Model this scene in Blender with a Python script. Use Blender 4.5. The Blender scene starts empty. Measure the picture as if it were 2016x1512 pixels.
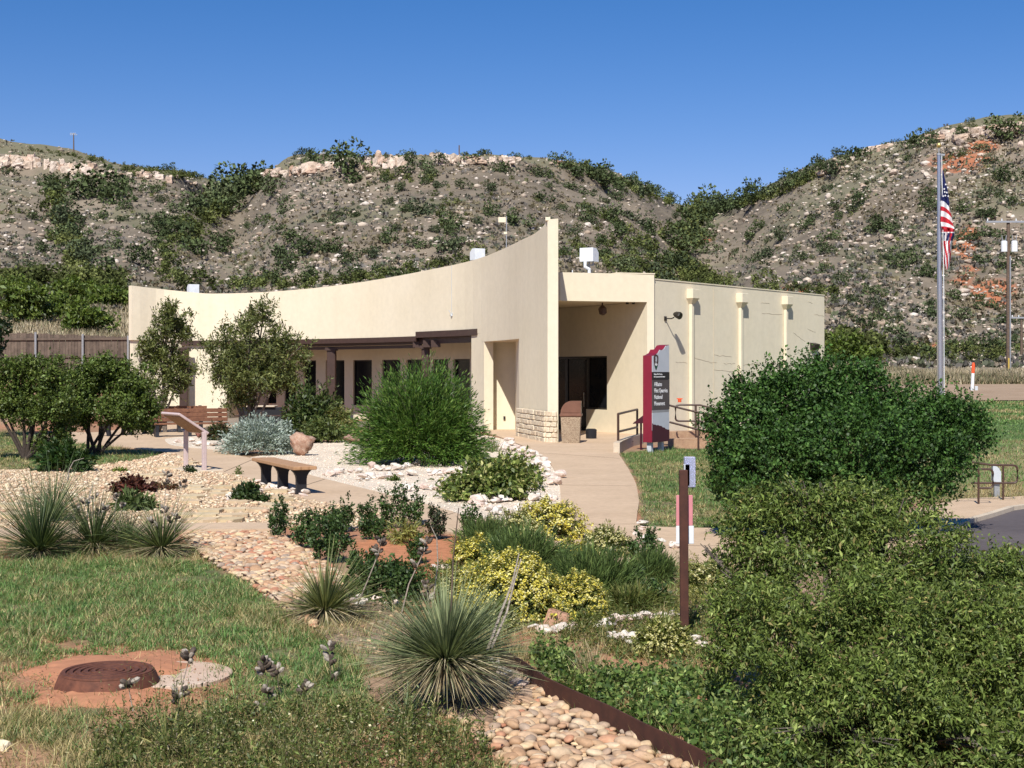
import bpy, bmesh, math, random
import numpy as np
from mathutils import Vector, Matrix

S = bpy.context.scene
C = S.collection
# ------------------------------------------------------------------ camera
CAMH, F, HY, CX = 2.1, 2800.0, 730.0, 1008.0
cam = bpy.data.cameras.new('camera'); co = bpy.data.objects.new('camera', cam); C.objects.link(co)
co.location = (0, 0, CAMH); co.rotation_euler = (math.radians(90), 0, 0)
cam.lens = 50.0; cam.sensor_width = 36.0; cam.shift_y = -(756 - HY) / 2016.0
cam.clip_start = 0.1; cam.clip_end = 6000
S.camera = co
# ------------------------------------------------------------------ light
TOSUN = Vector((-0.19, -0.95, 1.0)).normalized()
SUN_EL = math.asin(TOSUN.z); SUN_AZ = math.atan2(TOSUN.x, TOSUN.y) % (2 * math.pi)
W = bpy.data.worlds.new('World'); S.world = W; W.use_nodes = True
wn = W.node_tree; bg = wn.nodes['Background']
sky = wn.nodes.new('ShaderNodeTexSky'); sky.sky_type = 'NISHITA'; sky.sun_disc = False
sky.sun_elevation = SUN_EL; sky.sun_rotation = SUN_AZ
sky.altitude = 900; sky.air_density = 1.0; sky.dust_density = 0.15; sky.ozone_density = 4.0
hs = wn.nodes.new('ShaderNodeHueSaturation'); hs.inputs['Saturation'].default_value = 1.35
wn.links.new(sky.outputs[0], hs.inputs['Color'])
tn = wn.nodes.new('ShaderNodeMix'); tn.data_type = 'RGBA'; tn.blend_type = 'MULTIPLY'; tn.inputs[0].default_value = 1
tn.inputs[7].default_value = (.93, .62, .68, 1); wn.links.new(hs.outputs[0], tn.inputs[6]); wn.links.new(tn.outputs[2], bg.inputs[0]); bg.inputs[1].default_value = 0.115
sl = bpy.data.lights.new('sun', 'SUN'); sl.energy = 4.6; sl.angle = math.radians(0.53); sl.color = (1.0, 0.965, 0.885)
so = bpy.data.objects.new('sun', sl); C.objects.link(so)
so.rotation_euler = TOSUN.to_track_quat('Z', 'Y').to_euler()
S.view_settings.view_transform = 'Standard'; S.view_settings.look = 'None'
S.view_settings.exposure = 0.45; S.view_settings.gamma = 1.0; S.view_settings.use_curve_mapping = False
S.render.engine = 'CYCLES'
S.cycles.max_bounces = 6; S.cycles.transparent_max_bounces = 8; S.cycles.diffuse_bounces = 3

rng = np.random.default_rng(7)
random.seed(7)

# ------------------------------------------------------------------ projection helpers
def G(px, py, z=0.0):
    Y = F * (CAMH - z) / (py - HY); return ((px - CX) / F * Y, Y)
def P(px, py, Y):
    return Vector(((px - CX) / F * Y, Y, CAMH + (HY - py) / F * Y))
def XY(px, Y): return ((px - CX) / F * Y, Y)
def pix(X, Y, Z=0.0):
    return CX + X / Y * F, HY + (CAMH - Z) / Y * F
def herm(xs, ys, x):
    xs = np.asarray(xs, float); ys = np.asarray(ys, float); x = np.asarray(x, float)
    m = np.gradient(ys, xs)
    d = np.diff(ys) / np.diff(xs)
    for i in range(1, len(xs) - 1):
        if d[i-1] * d[i] <= 0: m[i] = 0
    x = np.clip(x, xs[0], xs[-1])
    i = np.clip(np.searchsorted(xs, x) - 1, 0, len(xs) - 2)
    h = xs[i+1] - xs[i]; t = (x - xs[i]) / h
    return ((2*t**3-3*t**2+1)*ys[i] + (t**3-2*t**2+t)*h*m[i] + (-2*t**3+3*t**2)*ys[i+1] + (t**3-t**2)*h*m[i+1])

# ------------------------------------------------------------------ object helpers
OFF = {}
def offs(p): return OFF.get(p.name, np.zeros(3)) if p else np.zeros(3)
def empty(name, loc=(0, 0, 0)):
    o = bpy.data.objects.new(name, None); o.empty_display_size = .2
    C.objects.link(o); o.location = loc; OFF[o.name] = np.array(loc, float); return o
def tag(o, label=None, cat=None, group=None, kind=None):
    if label: o['label'] = label
    if cat: o['category'] = cat
    if group: o['group'] = group
    if kind: o['kind'] = kind
    return o
def thing(name, loc, label, cat, group=None):
    return tag(empty(name, loc), label, cat, group)
def mk(name, V, Fc, m, parent=None, col=None, smooth=False, mi=None):
    """V (n,3) world coordinates, Fc (k,s) equal-sized faces or list of lists"""
    V = np.asarray(V, np.float32) - offs(parent).astype(np.float32)
    me = bpy.data.meshes.new(name)
    if isinstance(Fc, np.ndarray):
        k, s = Fc.shape
        me.vertices.add(len(V)); me.vertices.foreach_set('co', V.ravel())
        me.loops.add(k * s); me.loops.foreach_set('vertex_index', Fc.astype(np.int32).ravel())
        me.polygons.add(k)
        me.polygons.foreach_set('loop_start', np.arange(0, k * s, s, dtype=np.int32))
        me.polygons.foreach_set('loop_total', np.full(k, s, np.int32))
        me.update(calc_edges=True)
    else:
        me.from_pydata(V.tolist(), [], Fc); me.update()
    if col is not None:
        a = me.attributes.new('Col', 'FLOAT_COLOR', 'POINT')
        c = np.ones((len(V), 4), np.float32); c[:, :3] = col; a.data.foreach_set('color', c.ravel())
    for x in (m if isinstance(m, (list, tuple)) else [m]): me.materials.append(x)
    if mi is not None: me.polygons.foreach_set('material_index', np.asarray(mi, np.int32))
    if smooth: me.polygons.foreach_set('use_smooth', np.ones(len(me.polygons), bool))
    o = bpy.data.objects.new(name, me); C.objects.link(o)
    if parent: o.parent = parent
    OFF[o.name] = offs(parent)
    return o
class MB:
    def __init__(s): s.v = []; s.f = []
    def add(s, vs, fs):
        b = len(s.v); s.v += [tuple(map(float, v)) for v in vs]; s.f += [[b + i for i in f] for f in fs]; return s
    def box(s, c, d, ax=None, bev=0):
        """c centre, d full sizes, ax 3 axes"""
        c = Vector(c); ax = ax or (Vector((1,0,0)), Vector((0,1,0)), Vector((0,0,1)))
        ax = [Vector(a) for a in ax]
        if bev:
            vs = []; fs = []
            h = [x / 2 for x in d]; b = min(bev, min(h) * .9)
            bm = bmesh.new(); bmesh.ops.create_cube(bm, size=1)
            for v in bm.verts: v.co = Vector((v.co.x * d[0], v.co.y * d[1], v.co.z * d[2]))
            bmesh.ops.bevel(bm, geom=bm.edges[:], offset=b, segments=1, affect='EDGES')
            bm.verts.index_update()
            vs = [c + ax[0] * v.co.x + ax[1] * v.co.y + ax[2] * v.co.z for v in bm.verts]
            fs = [[v.index for v in f.verts] for f in bm.faces]; bm.free()
            return s.add(vs, fs)
        vs = [c + ax[0]*(i*d[0]/2) + ax[1]*(j*d[1]/2) + ax[2]*(k*d[2]/2) for k in (-1,1) for j in (-1,1) for i in (-1,1)]
        return s.add(vs, [(0,2,3,1),(4,5,7,6),(0,1,5,4),(2,6,7,3),(0,4,6,2),(1,3,7,5)])
    def tube(s, pts, r, n=8, cap=True):
        pts = [Vector(p) for p in pts]; rs = r if isinstance(r, (list, tuple)) else [r] * len(pts)
        rings = []; ref = None
        for i, p in enumerate(pts):
            d = (pts[min(i+1, len(pts)-1)] - pts[max(i-1, 0)]).normalized()
            if ref is None: ref = Vector((0,0,1)) if abs(d.z) < .9 else Vector((1,0,0))
            a = d.cross(ref).normalized(); b = d.cross(a).normalized(); ref = -b if False else ref
            rings.append([p + (a*math.cos(2*math.pi*k/n) + b*math.sin(2*math.pi*k/n)) * rs[i] for k in range(n)])
        vs = [v for r_ in rings for v in r_]; fs = []
        for i in range(len(pts)-1):
            for k in range(n):
                fs.append((i*n+k, i*n+(k+1)%n, (i+1)*n+(k+1)%n, (i+1)*n+k))
        if cap: fs += [tuple(range(n-1, -1, -1)), tuple((len(pts)-1)*n+k for k in range(n))]
        return s.add(vs, fs)
    def prism(s, poly, z0, z1):
        n = len(poly)
        a = sum(poly[i][0]*poly[(i+1)%n][1]-poly[(i+1)%n][0]*poly[i][1] for i in range(n))
        if a < 0: poly = poly[::-1]
        z0s = z0 if isinstance(z0, (list, tuple)) else [z0]*n; z1s = z1 if isinstance(z1, (list, tuple)) else [z1]*n
        vs = [(p[0], p[1], z) for p, z in zip(poly, z0s)] + [(p[0], p[1], z) for p, z in zip(poly, z1s)]
        return s.add(vs, [tuple(range(n-1,-1,-1)), tuple(range(n, 2*n))] + [(i, (i+1)%n, n+(i+1)%n, n+i) for i in range(n)])
    def ext(s, o, ax, az, an, poly, t):
        """outline poly in plane (ax,az) at origin o, extruded by t along an"""
        o = Vector(o); ax = Vector(ax); az = Vector(az); an = Vector(an); n = len(poly)
        vs = [o + ax*p[0] + az*p[1] for p in poly] + [o + ax*p[0] + az*p[1] + an*t for p in poly]
        return s.add(vs, [tuple(range(n)), tuple(range(2*n-1, n-1, -1))] + [(i, n+i, n+(i+1)%n, (i+1)%n) for i in range(n)])
    def build(s, name, m, parent=None, smooth=False):
        me = bpy.data.meshes.new(name)
        off = Vector(offs(parent))
        me.from_pydata([Vector(v) - off for v in s.v], [], s.f)
        bm = bmesh.new(); bm.from_mesh(me); bmesh.ops.recalc_face_normals(bm, faces=bm.faces[:]); bm.to_mesh(me); bm.free()
        me.materials.append(m)
        if smooth:
            me.polygons.foreach_set('use_smooth', np.ones(len(me.polygons), bool))
            me.set_sharp_from_angle(angle=math.radians(40)) if hasattr(me, 'set_sharp_from_angle') else None
        o = bpy.data.objects.new(name, me); C.objects.link(o)
        if parent: o.parent = parent
        OFF[o.name] = offs(parent)
        return o
def dup(root, loc, rotz=0, scale=None, label=None):
    r = root.copy(); C.objects.link(r); r.location = loc; r.rotation_euler = (0, 0, rotz)
    if scale is not None: r.scale = scale if isinstance(scale, (tuple, list)) else (scale,)*3
    if label: r['label'] = label
    for ch in list(root.children):
        c = ch.copy(); C.objects.link(c); c.parent = r
        for g in ch.children:
            d = g.copy(); C.objects.link(d); d.parent = c
    return r

# ------------------------------------------------------------------ materials
def nodes(name):
    m = bpy.data.materials.new(name); m.use_nodes = True
    t = m.node_tree; b = t.nodes['Principled BSDF']; return m, t, b
def posn(t):
    return t.nodes.new('ShaderNodeNewGeometry').outputs['Position']
def noise(t, scale, detail=4, rough=.6, vec=None):
    n = t.nodes.new('ShaderNodeTexNoise'); n.inputs['Scale'].default_value = scale
    n.inputs['Detail'].default_value = detail; n.inputs['Roughness'].default_value = rough
    t.links.new(vec if vec is not None else posn(t), n.inputs['Vector']); return n.outputs['Fac']
def ramp(t, fac, stops):
    r = t.nodes.new('ShaderNodeValToRGB'); t.links.new(fac, r.inputs[0]); e = r.color_ramp.elements
    while len(e) < len(stops): e.new(.5)
    for el, (p, c) in zip(e, stops): el.position = p; el.color = (*c, 1) if len(c) == 3 else c
    return r.outputs[0]
def mixc(t, fac, a, b, mode='MIX'):
    n = t.nodes.new('ShaderNodeMix'); n.data_type = 'RGBA'; n.blend_type = mode
    for s_, v in ((n.inputs[0], fac), (n.inputs[6], a), (n.inputs[7], b)):
        if hasattr(v, 'node'): t.links.new(v, s_)
        elif isinstance(v, (int, float)): s_.default_value = v
        else: s_.default_value = (*v, 1)
    return n.outputs[2]
def bump(t, b, h, strength, dist):
    n = t.nodes.new('ShaderNodeBump'); n.inputs['Strength'].default_value = strength; n.inputs['Distance'].default_value = dist
    t.links.new(h, n.inputs['Height']); t.links.new(n.outputs[0], b.inputs['Normal'])
def M(name, c1, c2=None, scale=6, rough=.8, metal=0, bs=0, bd=.01, bscale=None, spec=.3, detail=5, lo=.35, hi=.65):
    m, t, b = nodes(name)
    c2 = c2 or tuple(x * .85 for x in c1)
    f = noise(t, scale, detail)
    t.links.new(ramp(t, f, [(lo, c2), (hi, c1)]), b.inputs['Base Color'])
    b.inputs['Roughness'].default_value = rough; b.inputs['Metallic'].default_value = metal
    b.inputs['Specular IOR Level'].default_value = spec
    if bs: bump(t, b, noise(t, bscale or scale * 6, 4), bs, bd)
    return m
def MV(name, rough=.85, nscale=20, amt=.35, bs=0, bd=.02, bscale=30, spec=.2):
    m, t, b = nodes(name)
    a = t.nodes.new('ShaderNodeAttribute'); a.attribute_name = 'Col'
    f = noise(t, nscale, 5)
    v = ramp(t, f, [(.3, (1-amt,)*3), (.7, (1+amt*.6,)*3)])
    t.links.new(mixc(t, 1.0, a.outputs['Color'], v, 'MULTIPLY'), b.inputs['Base Color'])
    b.inputs['Roughness'].default_value = rough; b.inputs['Specular IOR Level'].default_value = spec
    if bs: bump(t, b, noise(t, bscale, 5), bs, bd)
    return m
def MLeaf(name, trans=.3, rough=.5, spec=.35, tint=(1.25, 1.3, .6), warm=True):
    m, t, b = nodes(name)
    a0 = t.nodes.new('ShaderNodeAttribute'); a0.attribute_name = 'Col'
    vn = ramp(t, noise(t, 3.0, 3), [(.3, (1.02, 1.02, .72)), (.7, (1.22, 1.14, .80))] if warm else [(.3, (.9, .9, .9)), (.7, (1.05, 1.05, 1.05))])
    col_ = mixc(t, 1.0, a0.outputs['Color'], vn, 'MULTIPLY')
    t.links.new(col_, b.inputs['Base Color'])
    b.inputs['Roughness'].default_value = rough; b.inputs['Specular IOR Level'].default_value = spec
    tr = t.nodes.new('ShaderNodeBsdfTranslucent')
    t.links.new(mixc(t, 1.0, col_, tint, 'MULTIPLY'), tr.inputs[0])
    mx = t.nodes.new('ShaderNodeMixShader'); mx.inputs[0].default_value = trans
    t.links.new(b.outputs[0], mx.inputs[1]); t.links.new(tr.outputs[0], mx.inputs[2])
    t.links.new(mx.outputs[0], t.nodes['Material Output'].inputs[0])
    return m
def MRand(name, stops, nscale=25, amt=.3, bs=.3, bd=.01, rough=.85):
    m, t, b = nodes(name)
    oi = t.nodes.new('ShaderNodeObjectInfo')
    c = ramp(t, oi.outputs['Random'], stops)
    v = ramp(t, noise(t, nscale, 6), [(.3, (1-amt,)*3), (.7, (1+amt*.5,)*3)])
    t.links.new(mixc(t, 1.0, c, v, 'MULTIPLY'), b.inputs['Base Color'])
    b.inputs['Roughness'].default_value = rough; b.inputs['Specular IOR Level'].default_value = .25
    bump(t, b, noise(t, nscale * 2, 5), bs, bd)
    return m

# stucco : cream with faint blotches, streaks and a sandy relief
def stucco():
    m, t, b = nodes('stucco')
    n1 = noise(t, .5, 5); n2 = noise(t, 5, 6)
    sep = t.nodes.new('ShaderNodeMapping'); t.links.new(posn(t), sep.inputs[0]); sep.inputs['Scale'].default_value = (2.2, 2.2, .12)
    n3 = noise(t, 1.0, 4, .6, sep.outputs[0])
    c = ramp(t, n1, [(.3, (.69, .61, .455)), (.7, (.725, .645, .495))])
    c = mixc(t, 1.0, c, ramp(t, n2, [(.3, (.95,)*3), (.65, (1.02,)*3)]), 'MULTIPLY')
    c = mixc(t, 1.0, c, ramp(t, n3, [(.30, (.965, .96, .955)), (.5, (1.0,)*3)]), 'MULTIPLY')
    t.links.new(c, b.inputs['Base Color']); b.inputs['Roughness'].default_value = .9
    b.inputs['Specular IOR Level'].default_value = .15
    bump(t, b, noise(t, 35, 5), .35, .012)
    return m
m_stucco = stucco()
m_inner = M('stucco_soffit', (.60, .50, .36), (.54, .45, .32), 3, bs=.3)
m_brown = M('brown_painted_steel', (.060, .032, .024), (.045, .024, .018), 8, rough=.5, bs=.1, spec=.4)
m_rail = M('brown_rail_paint', (.075, .038, .026), (.05, .026, .018), 15, rough=.45, bs=.1, spec=.45)
m_glass = M('dark_tinted_glass', (.010, .011, .014), (.007, .008, .01), 2, rough=.12, spec=.12)
m_frame = M('dark_bronze_frame', (.03, .025, .02), None, 10, rough=.4)
def concrete(name, c1, c2):
    m, t, b = nodes(name)
    n1 = noise(t, .6, 5); n2 = noise(t, 9, 6); n3 = noise(t, 60, 4)
    c = ramp(t, n1, [(.3, c2), (.7, c1)])
    c = mixc(t, 1.0, c, ramp(t, n2, [(.3, (.88,)*3), (.65, (1.04,)*3)]), 'MULTIPLY')
    c = mixc(t, 1.0, c, ramp(t, n3, [(.3, (.93,)*3), (.7, (1.05,)*3)]), 'MULTIPLY')
    t.links.new(c, b.inputs['Base Color']); b.inputs['Roughness'].default_value = .9
    b.inputs['Specular IOR Level'].default_value = .2
    bump(t, b, n3, .3, .004)
    return m
m_path = concrete('tan_concrete', (.58, .425, .29), (.50, .36, .24))
m_conc = concrete('pale_concrete', (.60, .50, .38), (.50, .41, .31))
m_asph = concrete('asphalt', (.13, .11, .11), (.09, .075, .078))
m_road = concrete('dirt_road', (.36, .26, .18), (.30, .21, .14))
def gravel(name, stops, vs, bd=.03):
    m, t, b = nodes(name)
    v = t.nodes.new('ShaderNodeTexVoronoi'); v.inputs['Scale'].default_value = vs; t.links.new(posn(t), v.inputs['Vector'])
    c = ramp(t, v.outputs['Color'], stops)
    d = ramp(t, v.outputs['Distance'], [(.3, (1, 1, 1)), (.9, (.6, .56, .5))])
    c = mixc(t, 1.0, c, d, 'MULTIPLY')
    c = mixc(t, 1.0, c, ramp(t, noise(t, .8, 4), [(.3, (.82,)*3), (.7, (1.08,)*3)]), 'MULTIPLY')
    t.links.new(c, b.inputs['Base Color']); b.inputs['Roughness'].default_value = .95
    inv = t.nodes.new('ShaderNodeMath'); inv.operation = 'SUBTRACT'; inv.inputs[0].default_value = 1; t.links.new(v.outputs['Distance'], inv.inputs[1])
    bump(t, b, inv.outputs[0], .8, bd)
    return m
m_wgrav = gravel('white_gravel', [(.2, (.74, .61, .48)), (.5, (.86, .76, .62)), (.8, (.80, .66, .52))], 34, .012)
m_tgrav = gravel('tan_gravel', [(.2, (.46, .32, .20)), (.5, (.64, .48, .31)), (.8, (.54, .40, .26))], 24, .02)
m_rgrav = gravel('river_bed_soil', [(.2, (.26, .17, .11)), (.5, (.40, .28, .19)), (.8, (.33, .24, .17))], 22)
m_ground = MV('ground_soil', .95, 9, .30, bs=.6, bd=.04, bscale=14)
m_leaf = MLeaf('leaf', .28)
m_gloss = MLeaf('glossy_leaf', .25, .5, .28)
m_dry = MLeaf('dry_blade', .15, .8, .1, (1.1, 1.0, .8), False)
m_cool = MLeaf('grey_green_leaf', .22, .55, .3, (1.2, 1.3, .8), False)
m_flower = MLeaf('flower_petal', .3, .7, .15, (1.1, 1.1, .6), False)
m_bark = M('bark', (.075, .055, .042), (.04, .03, .025), 30, bs=.6, bd=.02)
m_tipebark = M('grey_bark', (.22, .18, .15), (.11, .09, .075), 30, bs=.6, bd=.02)
m_rock_attr = MV('rock_attr', .9, 3, .3, bs=.5, bd=.05, bscale=12)
m_pebble_attr = MV('pebble_attr', .7, 40, .25, bs=.25, bd=.004, bscale=80, spec=.3)
m_hillrock = MRand('hill_rock', [(0, (.34, .26, .20)), (.25, (.46, .37, .29)), (.5, (.58, .49, .41)), (.75, (.66, .58, .50)), (1, (.50, .36, .27))], 1.2, .35, .6, .2)
m_cliff = MRand('cliff_rock', [(0, (.46, .33, .24)), (.3, (.60, .48, .38)), (.7, (.68, .57, .48)), (1, (.52, .33, .23))], .9, .45, .8, .3)
m_pebble = MRand('river_pebble', [(0, (.52, .35, .21)), (.2, (.40, .24, .14)), (.4, (.60, .46, .31)), (.6, (.46, .29, .18)), (.75, (.37, .28, .21)), (.9, (.62, .44, .26)), (1, (.44, .20, .12))], 30, .25, .25, .004, .7)
m_lime = MRand('limestone', [(0, (.62, .52, .44)), (.4, (.72, .65, .57)), (.7, (.64, .48, .40)), (1, (.76, .70, .62))], 12, .35, .6, .02)
m_flagst = MRand('flagstone', [(0, (.52, .40, .24)), (.5, (.60, .48, .31)), (1, (.56, .42, .27))], 6, .2, .4, .006)
m_veneer = MRand('stone_veneer', [(0, (.62, .52, .38)), (.5, (.70, .60, .45)), (1, (.66, .53, .38))], 10, .25, .8, .02)
m_steel = M('brushed_steel', (.55, .56, .58), (.45, .46, .48), 40, rough=.3, metal=.9, spec=.5)
m_white = M('white_paint', (.74, .76, .78), (.66, .68, .70), 6, rough=.5)
m_ltgrey = M('light_grey_paint', (.50, .53, .56), (.46, .49, .52), 4, rough=.5)
m_pinkpost = M('pinkish_post', (.55, .43, .41), (.49, .38, .36), 8, rough=.5)
m_black = M('black_plastic', (.018, .018, .022), None, 10, rough=.5)
m_wood = M('brown_wood', (.30, .17, .085), (.20, .105, .05), 12, rough=.7, bs=.3)
m_rwood = M('red_brown_wood', (.22, .10, .055), (.14, .06, .035), 12, rough=.7, bs=.3)
m_lwood = M('tan_plastic_wood', (.44, .26, .14), (.36, .20, .10), 14, rough=.6, bs=.2)
m_fence = MRand('weathered_board_shaded', [(0, (.115, .085, .066)), (.5, (.155, .115, .088)), (1, (.085, .062, .05))], 4, .35, .4, .01)  # board browns darkened to carry the shade lying on the fence
m_galv = M('galvanised', (.42, .43, .44), (.35, .36, .37), 20, rough=.4, metal=.5)
m_maroon = M('maroon_paint', (.20, .012, .028), (.18, .011, .025), 5, rough=.45, spec=.4)
m_dkmar = M('dark_maroon_print', (.055, .01, .018), (.05, .009, .016), 5, rough=.5)
m_signdk = M('sign_black', (.02, .018, .016), None, 5, rough=.5)
m_signbr = M('sign_brown_grey', (.085, .072, .066), None, 5, rough=.5)
m_signwh = M('sign_letter_white', (.75, .75, .75), None, 5, rough=.5)
m_rust = M('rusty_iron', (.17, .065, .038), (.095, .038, .025), 18, rough=.75, metal=.2, bs=.5, bd=.004)
m_redsoil = concrete('red_soil', (.52, .225, .12), (.38, .18, .10))
m_steeledge = M('corten_edging', (.085, .033, .022), (.055, .023, .017), 10, rough=.8)
m_aggr = gravel('exposed_aggregate', [(.2, (.22, .15, .10)), (.5, (.48, .38, .27)), (.8, (.34, .25, .17))], 60, .004)
m_lid = M('brown_lid', (.18, .085, .055), (.15, .07, .045), 8, rough=.45)
m_orange = M('orange_plastic', (.75, .10, .03), None, 8, rough=.5)
m_pole = M('utility_pole_wood', (.16, .11, .08), (.09, .065, .05), 9, rough=.9, bs=.4)
m_red = M('flag_red', (.50, .02, .035), None, 8, rough=.8)
m_fwhite = M('flag_white', (.75, .75, .76), (.68, .68, .70), 8, rough=.8)
m_blue = M('flag_blue', (.012, .018, .10), None, 8, rough=.8)
m_pinkplate = M('pink_plate', (.62, .25, .27), (.55, .22, .24), 8, rough=.4)
m_crack = M('crack_line', (.50, .41, .29), None, 8)
def acrylic():
    m, t, b = nodes('clear_acrylic')
    b.inputs['Base Color'].default_value = (.55, .58, .80, 1); b.inputs['Roughness'].default_value = .15
    b.inputs['Transmission Weight'].default_value = .55; b.inputs['IOR'].default_value = 1.15
    return m
m_acryl = acrylic()

# ------------------------------------------------------------------ value noise in numpy
_lat = np.random.default_rng(11).random((256, 256))
def vnoise(x, y, sc):
    x = np.asarray(x) / sc + 1000.3; y = np.asarray(y) / sc + 1000.7
    xi = np.floor(x).astype(int); yi = np.floor(y).astype(int); fx = x - xi; fy = y - yi
    fx = fx*fx*(3-2*fx); fy = fy*fy*(3-2*fy)
    g = lambda a, b: _lat[a % 256, b % 256]
    return (g(xi,yi)*(1-fx)+g(xi+1,yi)*fx)*(1-fy) + (g(xi,yi+1)*(1-fx)+g(xi+1,yi+1)*fx)*fy - .5
def fbm(x, y, sc, n=4):
    r = 0; a = 1
    for i in range(n): r = r + a * vnoise(x + 31*i, y + 17*i, sc); a *= .5; sc *= .5
    return r

# ------------------------------------------------------------------ polygons in picture coordinates laid on the flat ground
def inpoly(px, py, poly):
    r = np.zeros(np.shape(px), bool); n = len(poly)
    for i in range(n):
        x1, y1 = poly[i]; x2, y2 = poly[(i+1) % n]
        c = ((y1 > py) != (y2 > py))
        with np.errstate(divide='ignore', invalid='ignore'):
            r ^= c & (px < (x2-x1)*(py-y1)/(y2-y1+1e-12)+x1)
    return r
PLY = dict(
 walk=[(950,849),(985,862),(1040,884),(1080,910),(1100,945),(1104,985),(1096,1040),(1085,1075),(1150,1120),(1250,1150),(1330,1118),(1420,1114),(1700,1108),(1700,1042),(1430,1044),(1262,1040),(1254,1020),(1258,990),(1252,955),(1237,925),(1216,892),(1214,876),(1300,866),(1300,846),(1150,840),(1000,838)],
 garden=[(100,846),(100,868),(250,882),(330,893),(395,912),(430,932),(492,944),(530,962),(600,985),(700,1003),(800,1024),(880,1050),(1000,1078),(1085,1078),(1096,1040),(930,1022),(862,1001),(740,970),(620,940),(560,922),(490,903),(430,890),(390,876),(420,862),(480,850),(480,838),(330,836)],
 strip=[(-60,1052),(380,1038),(560,1038),(560,1050),(380,1051),(-60,1068)],
 wgravel=[(600,876),(700,866),(955,858),(1040,884),(1080,910),(1100,945),(1104,985),(1096,1040),(930,1022),(862,1001),(740,970),(620,940),(560,922),(490,903),(560,890)],
 wpatch=[(325,866),(380,860),(445,866),(470,886),(430,888),(380,884),(335,878)],
 tgravel=[(-80,930),(150,925),(270,908),(330,893),(395,912),(430,932),(492,944),(530,962),(600,985),(700,1003),(800,1024),(700,1045),(560,1038),(380,1038),(-80,1052)],
 creek=[(360,1052),(540,1052),(640,1112),(760,1190),(880,1262),(1000,1328),(1100,1390),(1220,1445),(1350,1512),(1480,1590),(1040,1590),(1000,1512),(930,1450),(760,1330),(600,1230),(480,1145),(400,1100)],
 lawn_front=[(-200,1115),(200,1105),(400,1105),(480,1148),(590,1235),(700,1300),(740,1420),(560,1600),(-400,1600)],
 lawn_path=[(1222,894),(1245,925),(1260,960),(1264,990),(1260,1038),(1480,1042),(1480,900),(1400,886),(1300,884)],
 lawn_left=[(-150,850),(60,848),(130,872),(250,884),(330,893),(270,906),(150,922),(-150,928)],
 red_left=[(-150,836),(70,838),(110,856),(60,852),(-150,853)],
 red_mid=[(690,1065),(900,1050),(930,1120),(860,1150),(740,1140)],
 park=[(1893,1052),(1905,1032),(1990,1006),(2200,980),(3200,950),(3600,1300),(1800,1140)],
 parkwalk=[(1700,1042),(1890,988),(1990,984),(2300,962),(2300,974),(1990,1004),(1905,1030),(1890,1056),(1700,1108)],
)
def wpoly(name): return [G(x, y) for x, y in PLY[name]]
def sheet(name, key, mat_, top, sub=0):
    """slab with its own edge, top at `top` metres"""
    poly = wpoly(key)
    # resample so edges curve
    pts = []
    n = len(poly)
    for i in range(n):
        p0, p1, p2, p3 = [Vector(poly[(i+k) % n]) for k in (-1, 0, 1, 2)]
        st = max(1, min(6, int((p2-p1).length / .5)))
        for k in range(st):
            t = k / st
            q = .5*((2*p1)+(-p0+p2)*t+(2*p0-5*p1+4*p2-p3)*t*t+(-p0+3*p1-3*p2+p3)*t**3)
            l = p1.lerp(p2, t); q = q.lerp(l, .5)
            pts.append((q.x, q.y))
    mb = MB(); mb.prism(pts, -.05, top)
    o = mb.build(name, mat_)
    bm = bmesh.new(); bm.from_mesh(o.data); bmesh.ops.triangulate(bm, faces=bm.faces[:]); bm.to_mesh(o.data); bm.free()
    return tag(o, kind='structure')
def sample(key, n, margin=0):
    """n random points, evenly spread over the ground inside the polygon, near-biased never"""
    poly = np.array(wpoly(key)); lo = poly.min(0); hi = poly.max(0); out = []
    tot = 0
    while tot < n:
        q = rng.random((n*3, 2)) * (hi - lo) + lo
        px, py = pix(q[:, 0], q[:, 1]); k = inpoly(px, py, PLY[key]); out.append(q[k]); tot += k.sum()
    return np.concatenate(out)[:n]

# ------------------------------------------------------------------ terrain
def zp(Y, py): return CAMH + (HY - py) / F * Y
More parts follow.
